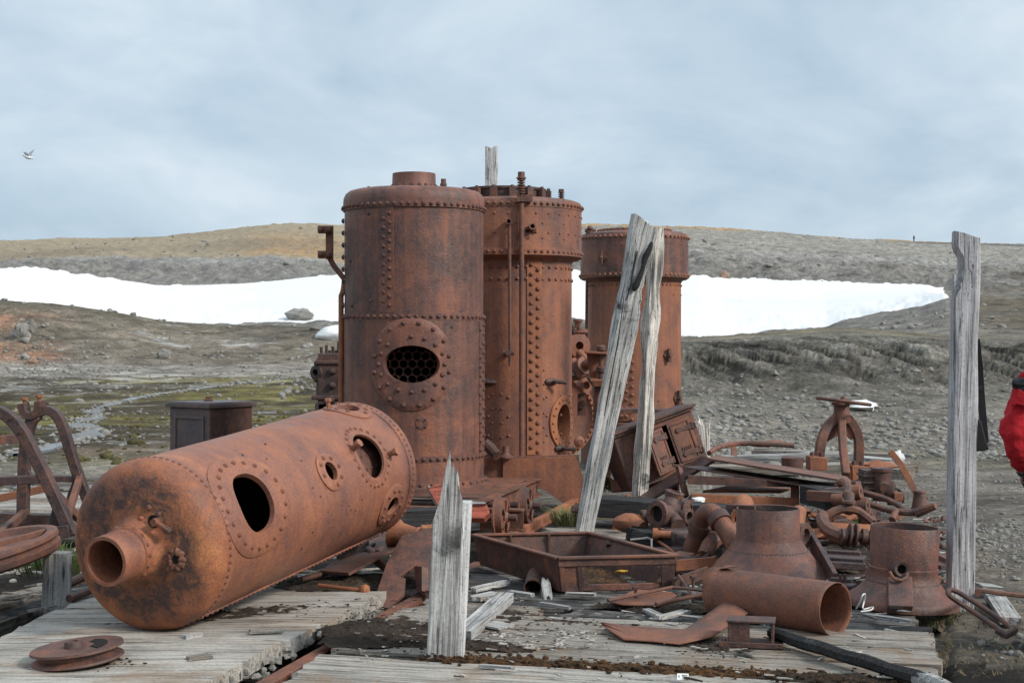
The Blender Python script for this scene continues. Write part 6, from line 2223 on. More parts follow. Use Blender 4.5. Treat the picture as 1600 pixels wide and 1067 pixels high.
part(t, 'back_plate', MB().slab([W(1290, 818, 11.6), W(1365, 822, 11.6), W(1368, 834, 11.5), W(1300, 832, 11.5)], 0.03), 'orange')
t = thing('crank_assembly', 'rusty crank webs and bearing halves piled under the plate edge', 'crank', W(1340, 800, 12.4))
mb = MB()
for x, y, r in ((1310, 780, 0.05), (1336, 768, 0.06), (1347, 790, 0.07), (1352, 806, 0.06)):
    mb.lathe([(0.02, -0.05), (r, -0.05), (r, 0.05), (0.02, 0.05), (0.02, -0.05)], basis(W(x, y, 12.3), z=(0.9, -0.5, 0.1)), 20)
part(t, 'bearing_rings', mb, 'iron')
mb = MB().beam(W(1262, 774, 12.6), W(1322, 777, 12.4), 0.06, 0.09).beam(W(1340, 758, 12.7), W(1352, 815, 12.2), 0.05, 0.09).beam(W(1288, 768, 12.9), W(1340, 764, 12.8), 0.08, 0.06)
part(t, 'webs', mb, 'iron', 0.006)
mb = MB().beam(W(1372, 790, 12.6), W(1373, 815, 12.3), 0.03, 0.035)
part(t, 'key', mb, 'dull')
t = thing('rusted_block', 'small orange flaking casting on the black earth between the cones', 'casting', W(1276, 835, 11.2))
mb = MB().blob(W(1276, 832, 11.2), (0.07, 0.05, 0.03), 3, 0.3).blob(W(1284, 838, 11.1), (0.05, 0.04, 0.025), 8, 0.3)
part(t, 'casting', mb, 'orange')

# dark flanged guides between the cones
t = thing('guide_casting', 'dark ribbed slide casting lying between the two cones', 'casting', W(1310, 885, 10.2))
mb = MB().beam(W(1284, 872, 10.4), W(1352, 876, 10.3), 0.2, 0.05).beam(W(1288, 865, 10.5), W(1345, 868, 10.4), 0.05, 0.06).beam(W(1290, 882, 10.2), W(1352, 885, 10.2), 0.05, 0.05)
mb.beam(W(1283, 858, 10.5), W(1290, 882, 10.3), 0.06, 0.05)
part(t, 'slide', mb, 'dark', 0.006)
mb = MB().beam(W(1260, 830, 10.7), W(1305, 910, 9.7), 0.03, 0.13)
solo('iron_plate', 'narrow dark plate leaning behind the big cone', 'plate', mb, 'dark', W(1290, 900, 10))
t = thing('small_vise', 'small dark clamp with two upright pins between the cones', 'clamp', W(1312, 920, 9.5))
mb = MB().beam(W(1296, 914, 9.6), W(1334, 918, 9.5), 0.12, 0.04).beam(W(1298, 905, 9.65), W(1330, 908, 9.6), 0.05, 0.03)
part(t, 'bed', mb, 'dark', 0.005)
for x in (1313, 1320):
    part(t, 'pin', MB().cyl(W(x, 912, 9.6), W(x, 897, 9.6), 0.011, seg=8), 'dull')

# ---------------------------------------------------------------- cones
t = thing('smoke_cone', 'large rusty conical smoke hood standing behind the rolled sheet', 'cone', G(1200, 915))
o_ = Matrix.Translation((1.765, 10.15, 0))
prof = [(0.205, 0.452), (0.213, 0.455), (0.217, 0.45), (0.217, 0.27), (0.221, 0.262), (0.221, 0.245), (0.232, 0.225), (0.27, 0.17), (0.34, 0.09), (0.40, 0.035), (0.455, 0.0), (0.475, -0.01), (0.475, -0.03), (0.445, -0.03)]
part(t, 'hood', MB().lathe(prof, o_, 72), 'dark', sharp=50).data.materials[0] = M['front']
part(t, 'inner_wall', MB().lathe([(0.205, 0.452), (0.203, 0.25), (0.43, -0.02)], o_, 64), 'dark')
mb = MB().lathe([(0.05, -0.02), (0.085, -0.02), (0.085, 0.02), (0.05, 0.02), (0.05, -0.02)], basis(W(1256, 836, 10.4), z=(0.75, -0.7, 0)), 24)
part(t, 'ring_lug', mb, 'iron')
mb = MB().beam(W(1180, 793, 10.2), W(1136, 791, 10.3), 0.04, 0.03)
part(t, 'rim_tab', mb, 'dull')
t = thing('smoke_cone', 'smaller dark cone with a spout hole at the right end of the platform', 'cone', G(1408, 955))
o_ = Matrix.Translation((2.415, 9.12, -0.03)) @ Matrix.Rotation(rad(2.5), 4, 'Y')
prof = [(0.198, 0.485), (0.206, 0.488), (0.210, 0.482), (0.205, 0.24), (0.212, 0.235), (0.212, 0.222), (0.208, 0.205), (0.222, 0.15), (0.27, 0.09), (0.33, 0.05), (0.345, 0.03), (0.345, 0.0), (0.32, 0.0)]
part(t, 'hood', MB().lathe(prof, o_, 72), 'dark', sharp=50).data.materials[0] = M['front']
part(t, 'inner_wall', MB().lathe([(0.198, 0.485), (0.194, 0.2), (0.31, 0.0)], o_, 64), 'dark')
mb = MB()
q = W(1407, 889, 8.87)
mb.lathe([(0.026, -0.06), (0.028, 0.035), (0.045, 0.04), (0.047, 0.02), (0.05, -0.08)], basis(q, z=(0, -1, 0.15)), 24)
sp = part(t, 'spout', mb, 'dark')
part(sp, 'spout_bore', MB().lathe([(0.027, 0.0), (0, 0.0)], basis(q, z=(0, -1, 0.15)), 20), 'hollow_shade')
mb = MB().tube([W(1390, 893, 8.82), W(1396, 904, 8.79), W(1407, 907, 8.78), W(1416, 902, 8.8), W(1418, 895, 8.82)], 0.011, 8, 1)
part(t, 'lip', mb, 'dull')
mb = MB().slab([W(1386, 905, 8.86), W(1424, 905, 8.86), W(1426, 952, 8.70), W(1386, 952, 8.70)], 0.07)
bs = part(t, 'port_boss', mb, 'front', 0.008)
part(bs, 'square_port', MB().slab([W(1390, 934, 8.72), W(1412, 934, 8.72), W(1412, 951, 8.67), W(1390, 951, 8.67)], 0.004), 'hollow_shade')
mb = MB().cyl(W(1455, 848, 9.2), W(1478, 855, 9.5), 0.02, seg=8)
part(t, 'rim_tab', mb, 'dull')

# rolled sheet tube with an overlapping flap
t = thing('rolled_sheet', 'rust-orange sheet rolled into a tube, lying in front of the big cone', 'tube', G(1210, 985))
r0 = 0.142
pr, pl = G(1308, 995) , G(1125, 962)
pr, pl = pr + V((0, 0.03, r0)), pl + V((0, 0.03, r0 - 0.012))
axd = (pr - pl).normalized()
m = basis(pl, z=axd, x=V((0, 0, 1)))
vs, fs = [], []
seg, nl = 80, 26
Lr = (pr - pl).length
for j in range(nl + 1):
    z = Lr * j / nl
    for i in range(seg + 1):
        a = 0.45 + (2 * math.pi + 0.75) * i / seg            # a spiral: the seam overlaps
        k = 1.0 if i < seg * 0.9 else 1.0
        r_ = r0 + 0.008 * (i / seg) - 0.005 + 0.004 * mnoise.noise((math.cos(a) * 1.5, math.sin(a) * 1.5, z * 2))
        if i > seg - 4:
            r_ += 0.006 * (i - seg + 4) / 4 * (0.5 + mnoise.noise((z * 7, 2, 3)))
        zz = z
        if j == 0:
            zz -= 0.05 * max(0, math.cos(a - 0.2)) - 0.02 * mnoise.noise((a * 2, 0, 1))
        vs.append((r_ * math.cos(a), -r_ * math.sin(a), zz))
for j in range(nl):
    for i in range(seg):
        fs.append((j * (seg + 1) + i, j * (seg + 1) + i + 1, (j + 1) * (seg + 1) + i + 1, (j + 1) * (seg + 1) + i))
o_ = part(t, 'sheet', MB().add(vs, fs, m), 'sheet', fix=False)
sd = o_.modifiers.new('thickness', 'SOLIDIFY')
sd.thickness = 0.005
mb = MB().slab([m @ V((0.135, -0.04, -0.02)), m @ V((0.165, -0.02, 0.05)), m @ V((0.172, 0.02, 0.16)), m @ V((0.150, 0.055, 0.05))], 0.004)
part(t, 'torn_flap', mb, 'sheet')

# bent sheet strip, little duct, flat scrap
t = thing('bent_sheet', 'rust-orange strip of sheet iron bent upward at its right end, on the front boards', 'sheet', G(1040, 1000))
vs = []
n = 16
up_e = [(940, 974, .045), (985, 980, .03), (1030, 983, .03), (1070, 984, .035), (1100, 962, .07), (1133, 938, .12)]
lo_e = [(940, 975, .04), (975, 1000, .012), (1020, 1004, .008), (1062, 1009, .006), (1112, 996, .03), (1169, 957, .085)]
fs = []
for k in range(len(up_e)):
    for e in range(5):
        a, b_ = G(*up_e[k]), G(*lo_e[k])
        q = a.lerp(b_, e / 4)
        vs.append(q + V((0, 0, 0.006 * math.sin(e * 1.3 + k))))
for k in range(len(up_e) - 1):
    for e in range(4):
        fs.append((k * 5 + e, k * 5 + e + 1, k * 5 + e + 6, k * 5 + e + 5))
o_ = part(t, 'sheet', MB().add(vs, fs), 'sheet', fix=True, sharp=20)
sd = o_.modifiers.new('thickness', 'SOLIDIFY')
sd.thickness = 0.005
t = thing('small_duct', 'small dark rusty box duct on a flat base plate, in front of the rolled sheet', 'duct', G(1172, 1010))
m = Matrix.Translation(G(1174, 1008)) @ Matrix.Rotation(rad(-12), 4, 'Z')
mb = MB().box((0.0, 0.0, 0.014), (0.33, 0.20, 0.016), m).box((0.0, -0.098, 0.02), (0.33, 0.012, 0.028), m)
part(t, 'base_plate', mb, 'dull', 0.003)
mb = MB().box((-0.112, 0, 0.075), (0.014, 0.15, 0.11), m).box((0.0, 0, 0.136), (0.25, 0.16, 0.012), m).box((0.112, 0.0, 0.075), (0.014, 0.15, 0.11), m).box((-0.06, -0.066, 0.075), (0.11, 0.012, 0.11), m)
part(t, 'box', mb, 'dull', 0.003)
part(t, 'bolt', MB().cyl(m @ V((-0.14, -0.06, 0.02)), m @ V((-0.14, -0.06, 0.045)), 0.012, seg=6), 'dull')
t = thing('flat_scrap', 'flat orange scrap sheet with thin rods across it, right of the open hopper', 'sheet', G(1015, 940))
mb = MB().slab([G(947, 939, .03), G(995, 921, .05), G(1050, 925, .03), G(1058, 930, .03), G(1030, 946, .015), G(975, 945, .015)], 0.006)
part(t, 'sheet', mb, 'sheet')
mb = MB().cyl(G(950, 938, .05), G(1050, 917, .07), 0.011, seg=8).cyl(G(1050, 917, .07), G(1098, 922, .06), 0.010, seg=8).cyl(G(1025, 944, .04), G(1098, 928, .06), 0.014, seg=8)
mb.cyl(G(1060, 898, .1), G(1078, 925, .05), 0.008, seg=8)
part(t, 'rods', mb, 'iron')
for x, y in ((993, 936), (1083, 918)):
    q = G(x, y, 0.02)
    mb = MB().cyl(q, q + V((0, 0, 0.07)), 0.009, seg=8).cyl(q + V((0, 0, 0.06)), q + V((0, 0, 0.078)), 0.022, seg=6)
    part(t, 'bolt', mb, 'dull')
solo('flat_bar', 'rusty flat bar on the earth between the hopper and the big cone', 'bar', MB().beam(G(1055, 885, .06), G(1115, 880, .06), 0.03, 0.09), 'orange', G(1085, 885, 0.04))
solo('flat_bar', 'second flat bar propped beside the big cone', 'bar', MB().beam(G(1052, 912, .05), G(1105, 893, .06), 0.02, 0.07), 'dull', G(1080, 903, 0.04))

# ---------------------------------------------------------------- valve chest and pipes
t = thing('steam_valve', 'rusty multi-flanged valve body in the middle of the scrap', 'valve', W(1045, 850, 11.4))
d = 11.4
c0_ = W(1044, 803, d)
mb = MB().lathe([(0.08, -0.09), (0.095, -0.06), (0.10, 0.0), (0.09, 0.05), (0.075, 0.09)], basis(c0_, z=(0.3, 0, 1)), 24)
mb.cyl(c0_, W(1060, 822, 11.2), 0.07, 0.06)
mb.cyl(c0_, W(1052, 778, 11.5), 0.065)
mb.cyl(c0_, W(1070, 800, 11.5), 0.08)
part(t, 'chest', mb, 'dark')
for x, y, r, zz, dd_ in ((1030, 803, 0.105, (-0.75, -0.65, 0.05), 11.25), (1053, 774, 0.075, (0.25, -0.1, 0.95), 11.5), (1073, 800, 0.10, (0.95, -0.3, 0.0), 11.45), (1072, 806, 0.06, (0.7, -0.7, 0), 11.3), (1008, 808, 0.06, (-1, -0.2, 0), 11.5)):
    mm = basis(W(x, y, dd_), z=zz)
    f_ = part(t, 'flange', MB().lathe([(r * 0.6, 0.03), (r * 0.62, 0.035), (r, 0.03), (r, -0.01), (r * 0.7, -0.03), (r * 0.65, -0.10), (r * 0.5, -0.1), (r * 0.6, 0.03)], mm, 28), 'dull')
    part(f_, 'bore', MB().lathe([(r * 0.6, 0.0), (0, 0.0)], mm, 20), 'hollow_shade')
    mb = MB()
    for k in range(6):
        a = math.pi / 3 * k
        mb.dome(mm @ V((r * 0.82 * math.cos(a), r * 0.82 * math.sin(a), 0.032)), mm.to_3x3() @ V((0, 0, 1)), r * 0.09, 6)
    part(f_, 'bolt_heads', mb, 'dark', kind='stuff')
t = thing('pump_casting', 'low dark rusty casting with a horizontal spindle below the valve body', 'casting', W(1060, 850, 11.0))
mb = MB().box((0, 0, 0), (0.26, 0.2, 0.16), Matrix.Translation(W(1062, 843, 11.1)) @ Matrix.Rotation(0.5, 4, 'Z')).box((0, 0, 0), (0.3, 0.16, 0.07), Matrix.Translation(W(1050, 862, 10.9)) @ Matrix.Rotation(0.4, 4, 'Z'))
mb.cyl(W(1066, 850, 11.0), W(1078, 838, 11.1), 0.07)
part(t, 'casting', mb, 'dark', 0.02)
part(t, 'spindle', MB().cyl(W(1022, 834, 11.0), W(1060, 836, 11.0), 0.03, seg=12).cyl(W(1020, 834, 11.0), W(1028, 834, 11.0), 0.045, seg=12), 'orange')
mb = MB().blob(W(985, 817, 11.5), (0.14, 0.08, 0.075), 5, 0.08, (16, 10))
mb.cyl(W(985, 817, 11.5), W(1005, 826, 11.4), 0.075, 0.06)
solo('float_ball', 'rounded orange iron end cap lying left of the valve body', 'cap', mb, 'orange', W(985, 830, 11.5))
t = thing('elbow_pipe', 'rusty pipe bent over in a tight elbow against the big cone', 'pipe', W(1080, 880, 10.8))
mb = MB().tube([W(1072, 880, 10.9), W(1085, 846, 10.85), W(1096, 815, 10.8), W(1100, 803, 10.75), W(1112, 799, 10.7), W(1122, 808, 10.65), W(1138, 834, 10.55), W(1150, 855, 10.5)], 0.068, 16, 2)
part(t, 'pipe', mb, 'iron')
for a, b_, r in ((W(1091, 830, 10.83), W(1096, 817, 10.8), 0.086), (W(1120, 806, 10.66), W(1127, 817, 10.61), 0.083)):
    part(t, 'coupling', MB().cyl(a, b_, r, seg=24), 'dull')
t = thing('flared_pipe', 'orange pipe with a flared open mouth behind the elbow', 'pipe', W(1165, 830, 11.4))
mm = basis(W(1162, 812, 11.2), z=(-0.15, -1, -0.25))
mb = MB().lathe([(0.068, 0.0), (0.10, 0.01), (0.105, -0.01), (0.085, -0.04), (0.08, -0.35), (0, -0.35)], mm, 28)
mb.lathe([(0.068, 0.0), (0.066, -0.4)], mm, 28)
part(t, 'tube', mb, 'orange')
mb = MB().tube([W(1100, 868, 10.6), W(1110, 848, 10.7), W(1130, 833, 10.8), W(1152, 826, 10.9), W(1166, 826, 11.0)], [0.05, 0.06, 0.06, 0.055, 0.05], 10, 1)
solo('curved_pipe', 'curved rusty half ring lying beneath the elbow pipe', 'pipe', mb, 'iron', W(1125, 850, 10.8))
mb = MB().tube([W(1248, 800, 11.4), W(1240, 840, 10.9)], 0.06, 14)
solo('pipe_length', 'orange pipe length leaning behind the big cone', 'pipe', mb, 'orange', W(1244, 840, 11.0))
mb = MB().tube([W(975, 845, 11.2), W(992, 836, 11.25), W(1008, 833, 11.3), W(1020, 840, 11.1), W(1048, 858, 10.8), W(1063, 875, 10.6)], 0.012, 6, 1)
solo('bent_wire', 'thin rusty wire arching in front of the valve body', 'wire', mb, 'orange', W(1020, 850, 11))
mb = MB().tube([W(985, 843, 10.9), W(1012, 840, 10.9), W(1018, 842, 10.9), W(1018, 860, 10.8)], 0.008, 6)
solo('wire_frame', 'thin pale wire frame by the back corner of the open hopper', 'wire', mb, 'board', W(1018, 860, 10.8))
mb = MB().blob(W(1092, 782, 13.0), (0.055, 0.04, 0.035), 6, 0.3)
solo('white_rag', 'crumpled white scrap on the charred log', 'rag', mb, 'white', W(1092, 788, 13.0))

# bent hoop bar beyond the small cone
mb = MB().tube([G(1572, 990, 0.0), G(1545, 972, .03), G(1505, 945, .10), G(1482, 930, .16), G(1480, 922, .18), G(1490, 920, .18), G(1530, 945, .10), G(1568, 970, .04), G(1585, 985, .02)], 0.0145, 8, 2)
mb.tube([G(1560, 985, .02), G(1572, 992, .02), G(1585, 984, .03)], 0.022, 8)
solo('hoop_bar', 'rusty bar bent into a narrow hoop leaning at the foot of the right post', 'bar', mb, 'dull', G(1540, 970))
mb = MB().tube([G(1505, 918, .05), G(1560, 926, .02), G(1600, 930, .0)], 0.016, 7)
solo('iron_bar', 'thin rusty bar on the gravel right of the right post', 'bar', mb, 'iron', G(1540, 925))
mb = MB().cyl(G(1528, 928, 0.0), G(1529, 926, 0.12), 0.014, seg=8).cyl(G(1529, 926, 0.10), G(1529, 926, 0.13), 0.024, seg=6)
solo('iron_bolt', 'short upright bolt right of the right post foot', 'bolt', mb, 'iron', G(1528, 928))
mb = MB().beam(W(1455, 862, 10.4), W(1490, 880, 10.0), 0.04, 0.03).beam(W(1450, 878, 10.2), W(1482, 886, 10.0), 0.12, 0.03)
solo('flat_bar', 'rusty flat bars lying between the small cone and the right post', 'bar', mb, 'dull', W(1470, 885, 10))

# white wire loop at the platform's right end
mb = MB().tube([G(1338, 950, .02), G(1344, 940, .07), G(1348, 928, .12), G(1353, 927, .11), G(1350, 940, .05), G(1347, 952, .02), G(1356, 950, .01), G(1366, 947, .02), G(1362, 953, .01), G(1345, 955, .01)], 0.0045, 6, 2)
solo('white_string', 'tangle of thin white cord in front of the small cone', 'cord', mb, 'white', G(1350, 950))
t = thing('paper_tag', 'small white printed tag lying on the peat at the front edge', 'tag', G(1067, 1057))
m = Matrix.Translation(G(1067, 1057, 0.02)) @ Matrix.Rotation(rad(-8), 4, 'Z') @ Matrix.Rotation(rad(35), 4, 'X')
part(t, 'card', MB().box((0, 0, 0), (0.054, 0.04, 0.004), m), 'white')
mb = MB()
for k, (x, y, w_) in enumerate(((0.008, 0.009, 0.026), (-0.018, 0.004, 0.006), (-0.018, -0.003, 0.006), (0.002, 0.002, 0.012), (0.004, -0.006, 0.008))):
    mb.box((x, y, 0.0026), (w_, 0.004, 0.001), m)
part(t, 'print', mb, 'dark')


# ---------------------------------------------------------------- loose boards, splinters, moss, tufts
for k, (a, b_, w_, th_, mat, lab) in enumerate((
    ((722, 985, .05), (790, 925, .07), 0.11, 0.055, 'board', 'thick pale board lying slantwise right of the broken post'),
    ((742, 918, .03), (792, 906, .03), 0.05, 0.03, 'board', 'thin pale stick behind the slanting board'),
    ((742, 932, .02), (775, 925, .02), 0.10, 0.025, 'board', 'short pale plank end beside the slanting board'),
    ((796, 922, .03), (832, 927, .02), 0.05, 0.02, 'board', 'white strip between the slanting board and the pipe stub'),
    ((846, 940, .015), (890, 947, .015), 0.04, 0.02, 'post_dummy', 'grey lath on the boards before the pipe stub'),
    ((762, 972, .02), (792, 978, .02), 0.14, 0.012, 'board', 'flat square grey chip of wood right of the broken post'),
    ((1010, 950, .02), (1042, 964, .02), 0.05, 0.02, 'board', 'grey lath left of the bent sheet'),
    ((1030, 962, .04), (1072, 952, .03), 0.06, 0.02, 'chip', 'pale split stick behind the bent sheet'),
    ((1062, 960, .02), (1094, 964, .02), 0.04, 0.015, 'chip', 'thin white splinter behind the bent sheet'),
    ((752, 1036, .02), (800, 1040, .02), 0.035, 0.02, 'board', 'short grey lath in the front peat gap'),
    ((1015, 984, .02), (1062, 982, .02), 0.045, 0.012, 'chip', 'white flake strip just behind the bent sheet'),
    ((885, 925, .015), (930, 927, .015), 0.05, 0.012, 'chip', 'white strip in front of the open hopper'),
    ((1350, 958, .02), (1420, 968, .01), 0.05, 0.02, 'board', 'narrow board beside the white cord'),
    ((392, 985, .02), (440, 983, .02), 0.07, 0.012, 'deck', 'thin brown chip on the pale platform before the lying boiler'),
    ((294, 1026, .02), (328, 1022, .02), 0.08, 0.012, 'deck', 'small dark chip on the pale platform near its right edge'),
    ((288, 992, .02), (312, 988, .02), 0.05, 0.03, 'board', 'little wood wedge under the near end of the lying boiler'),
    ((516, 988, -.03), (546, 976, -.03), 0.05, 0.02, 'board', 'pale lath fallen into the gap between the platforms'),
    ((1552, 925, .0), (1580, 965, .0), 0.12, 0.04, 'board', 'grey board on the gravel behind the hoop bar'),
    ((1530, 912, .02), (1562, 916, .0), 0.16, 0.03, 'board', 'white board end right of the right post'))):
    timber('wood_scrap', lab, 'wood scrap', G(*a), G(*b_), w_, th_, 'board' if mat == 'post_dummy' else mat, 1200 + k, rag=0.012)
for k, (a, b_, w_, mat, lab) in enumerate((
    ((1110, 727, 19.5), (1420, 722, 19.0), 0.45, 'deck', 'long grey board among the timbers behind the tilted plate, nearest'),
    ((1125, 712, 21.5), (1330, 707, 21.0), 0.4, 'board', 'pale board lying behind the pedestal legs'),
    ((1255, 706, 22.0), (1395, 717, 20.5), 0.3, 'board', 'white weathered plank right of the pedestal'),
    ((1130, 720, 20.0), (1260, 717, 20.5), 0.5, 'deck_char', 'dark board left of the pedestal'),
    ((1180, 702, 23.5), (1400, 708, 22.0), 0.35, 'deck', 'farthest grey board in the pile behind the pedestal'),
    ((1355, 728, 18.5), (1410, 733, 17.5), 0.3, 'deck', 'short grey board end near the lever'))):
    timber('pile_board', lab, 'board', W(*a), W(*b_), w_, 0.12, mat, 1300 + k, 'weathered boards piled behind the pedestal', rag=0.12)
mb = MB().blob(W(1403, 716, 17.5), (0.07, 0.05, 0.08), 3, 0.3)
solo('white_rock', 'white rock at the right end of the board pile', 'rock', mb, 'snow', W(1402, 718, 17.5))
mb = MB().blob(W(1367, 728, 18.0), (0.28, 0.12, 0.06), 7, 0.3)
solo('scrap_heap', 'low heap of orange scrap by the board pile', 'scrap', mb, 'orange', W(1367, 730, 18.0))
mb = MB().blob(W(1200, 693, 23.5), (0.35, 0.15, 0.05), 9, 0.3)
solo('scrap_heap', 'small rusty scrap on the far boards left of the pedestal', 'scrap', mb, 'iron', W(1200, 694, 23.5))

mb = MB()
r = random.Random(91)


def chip(mb, c, L, w, h, a, tilt=0.0):
    m = Matrix.Translation(c) @ Matrix.Rotation(a, 4, 'Z') @ Matrix.Rotation(tilt, 4, 'Y')
    x, y = L / 2, w / 2
    k = r.uniform(0.1, 0.7)
    mb.add([(-x, -y, 0), (x, -y * k, 0), (x * 0.96, y * k, 0), (-x * 0.9, y, 0), (-x, -y, h), (x, -y * k, h * 0.6), (x * 0.96, y * k, h * 0.6), (-x * 0.9, y, h)],
           [(0, 1, 2, 3), (4, 5, 6, 7), (0, 1, 5, 4), (1, 2, 6, 5), (2, 3, 7, 6), (3, 0, 4, 7)], m)


mb_d = MB()
for k in range(210):
    px, py = r.uniform(690, 1440), 905 + 160 * r.random() ** 0.9
    c_ = G(px, py, 0.012)
    dense = mnoise.noise((c_.x * 1.6, c_.y * 1.6, 4.0)) + 0.15
    if r.random() > 0.35 + dense:
        continue
    chip(mb if r.random() < 0.7 else mb_d, c_, r.uniform(0.015, 0.11) * (1 if r.random() < 0.85 else 1.8), r.uniform(0.005, 0.02), r.uniform(0.003, 0.010), r.gauss(-0.24, 0.5), r.uniform(-0.12, 0.12))
for k in range(90):
    c_ = G(r.uniform(780, 945), r.uniform(985, 1012), 0.012)
    q = 0.003 + 0.009 * r.random() ** 2
    mb.blob(c_, (q * r.uniform(1, 3.5), q, q * 0.8), k, 0.35, (6, 4), None)
for k in range(260):
    c_ = G(r.uniform(540, 720), r.uniform(935, 1025), 0.016) if k % 2 else G(r.uniform(720, 1200), r.uniform(925, 1035), 0.014)
    chip(mb if r.random() < 0.4 else mb_d, c_, r.uniform(0.008, 0.05), r.uniform(0.004, 0.012), r.uniform(0.003, 0.006), r.uniform(0, 3))
solo('wood_splinters', 'pale wood splinters strewn over the front platform', None, mb, 'chip', (0, 0, 0), kind='stuff', fix=False)
mb3 = MB()
for k in range(800):
    c_ = D(r.gauss(0.75, 0.06), r.uniform(0.5, 3.0), 0.0)
    q = 0.003 + 0.011 * r.random() ** 2
    mb3.blob(c_, (q * r.uniform(0.7, 1.8), q, q * 0.8), k, 0.3, (6, 4))
solo('peat_crumbs', 'crumbly orange peat lumps along the front gap in the platform', None, mb3, 'peat', (0, 0, 0), kind='stuff', fix=False)
mb3 = MB()
for k in range(520):
    j = r.choice(((610, 982, 60, 30), (690, 1006, 60, 14), (790, 965, 60, 40), (900, 975, 90, 16), (1120, 1014, 40, 16), (1010, 945, 90, 18), (450, 952, 120, 10), (160, 1034, 40, 8)))
    c_ = G(j[0] + r.gauss(0, j[2] * 0.6), j[1] + r.gauss(0, j[3] * 0.6), 0.010)
    q = 0.002 + 0.007 * r.random() ** 2
    mb3.blob(c_, (q * r.uniform(0.7, 1.8), q, q * 0.7), k, 0.3, (6, 4))
solo('soil_crumbs', 'dark earthy crumbs scattered over the soil patches on the boards', None, mb3, 'soil', (0, 0, 0), kind='stuff', fix=False)
solo('bark_crumbs', 'dark wood crumbs strewn over the front platform', None, mb_d, 'soil', (0, 0, 0), kind='stuff', fix=False)
mb, mb2 = MB(), MB()
for k in range(900):
    px, d_ = r.uniform(930, 1480), r.uniform(9.6, 15.0)
    c_ = V(((px - CX) / F * d_, d_, 0))
    c_.z = max(hz(c_.x, c_.y), -0.02 if in_deck(c_.x, c_.y) and d_ < 10 else -9) + 0.01
    if r.random() < 0.5:
        chip(mb, c_, r.uniform(0.03, 0.2), r.uniform(0.01, 0.03), 0.01, r.uniform(0, 3), r.uniform(-0.2, 0.2))
    else:
        mb2.blob(c_, (r.uniform(.01, .05), r.uniform(.01, .05), r.uniform(.008, .03)), k, 0.3, (6, 4))
solo('wood_splinters', 'wood splinters scattered on the dark earth among the scrap', None, mb, 'chip', (0, 0, 0), kind='stuff', fix=False)
solo('rust_scraps', 'small lumps of rusted scrap scattered on the dark earth', None, mb2, 'iron', (0, 0, 0), kind='stuff', fix=False)
mb = MB()
for k in range(260):
    px, py = r.uniform(-60, 620), r.uniform(850, 960)
    c_ = G(px, py, -0.1)
    if -0.2 < (c_.x - RA0.x) and c_.y < 9.2:
        continue
    if LA0.x < c_.x and c_.y < 9.3 and px > 130:
        continue
    if r.random() < 0.6:
        chip(mb, c_ + V((0, 0, 0.03)), r.uniform(0.05, 0.3), r.uniform(0.01, 0.05), 0.015, r.uniform(0, 3), r.uniform(-0.2, 0.2))
solo('wood_splinters', 'broken wood in the dark hollow behind the pale platform', None, mb, 'chip', (0, 0, 0), kind='stuff', fix=False)
for p0_, p1_, rr_, lab in (((90, 920), (140, 896), 0.03, 'thick rusty bar end in the dark hollow left of the lying boiler'), ((108, 935), (160, 915), 0.025, 'thinner rusty bar nearest the pale platform, left of the lying boiler'), ((470, 905), (560, 880), 0.02, 'thin rusty bar in the shade under the lying boiler'), ((620, 900), (580, 870), 0.03, 'short rusty bar touching the notched plate')):
    solo('scrap_bar', lab, 'bar', MB().cyl(G(*p0_, 0.03), G(*p1_, 0.05), rr_, seg=10), 'dull', G(*p0_, 0.0))

for k, (px, py, d_, rx, ry, lab) in enumerate(((1445, 812, 13.6, 0.24, 0.30, 'bright green moss cushion near the lever base'), (1334, 857, 11.3, 0.10, 0.14, 'small green moss cushion between the yoke and the small cone'), (1332, 768, 14.6, 0.2, 0.2, 'green moss showing under the forked rod'))):
    c_ = W(px, py, d_)
    c_.z = hz(c_.x, c_.y) + 0.0
    soil('moss_cushion', lab, c_, rx, ry, 0.05, 'moss', 60 + k)['category'] = 'moss'


def tuft(name, label, c, n, h, spread, seed, mat='grass'):
    r = random.Random(seed)
    mb = MB()
    for k in range(n):
        a, l = r.uniform(0, 6.28), h * r.uniform(0.4, 1.0)
        b_ = V(c) + V((math.cos(a), math.sin(a), 0)) * spread * r.random() ** 0.7
        q = b_ + V((math.cos(a) * l * 0.35, math.sin(a) * l * 0.35, l * 0.75))
        e = b_ + V((math.cos(a) * l * 0.8, math.sin(a) * l * 0.8, l * r.uniform(0.7, 1.0)))
        s_ = V((-math.sin(a), math.cos(a), 0)) * 0.004
        i = len(mb.v)
        mb.v += [b_ - s_, b_ + s_, q + s_, q - s_, e]
        mb.f += [(i, i + 1, i + 2, i + 3), (i + 3, i + 2, i + 4)]
    return solo(name, label, 'grass', mb, mat, c, kind='stuff', fix=False)


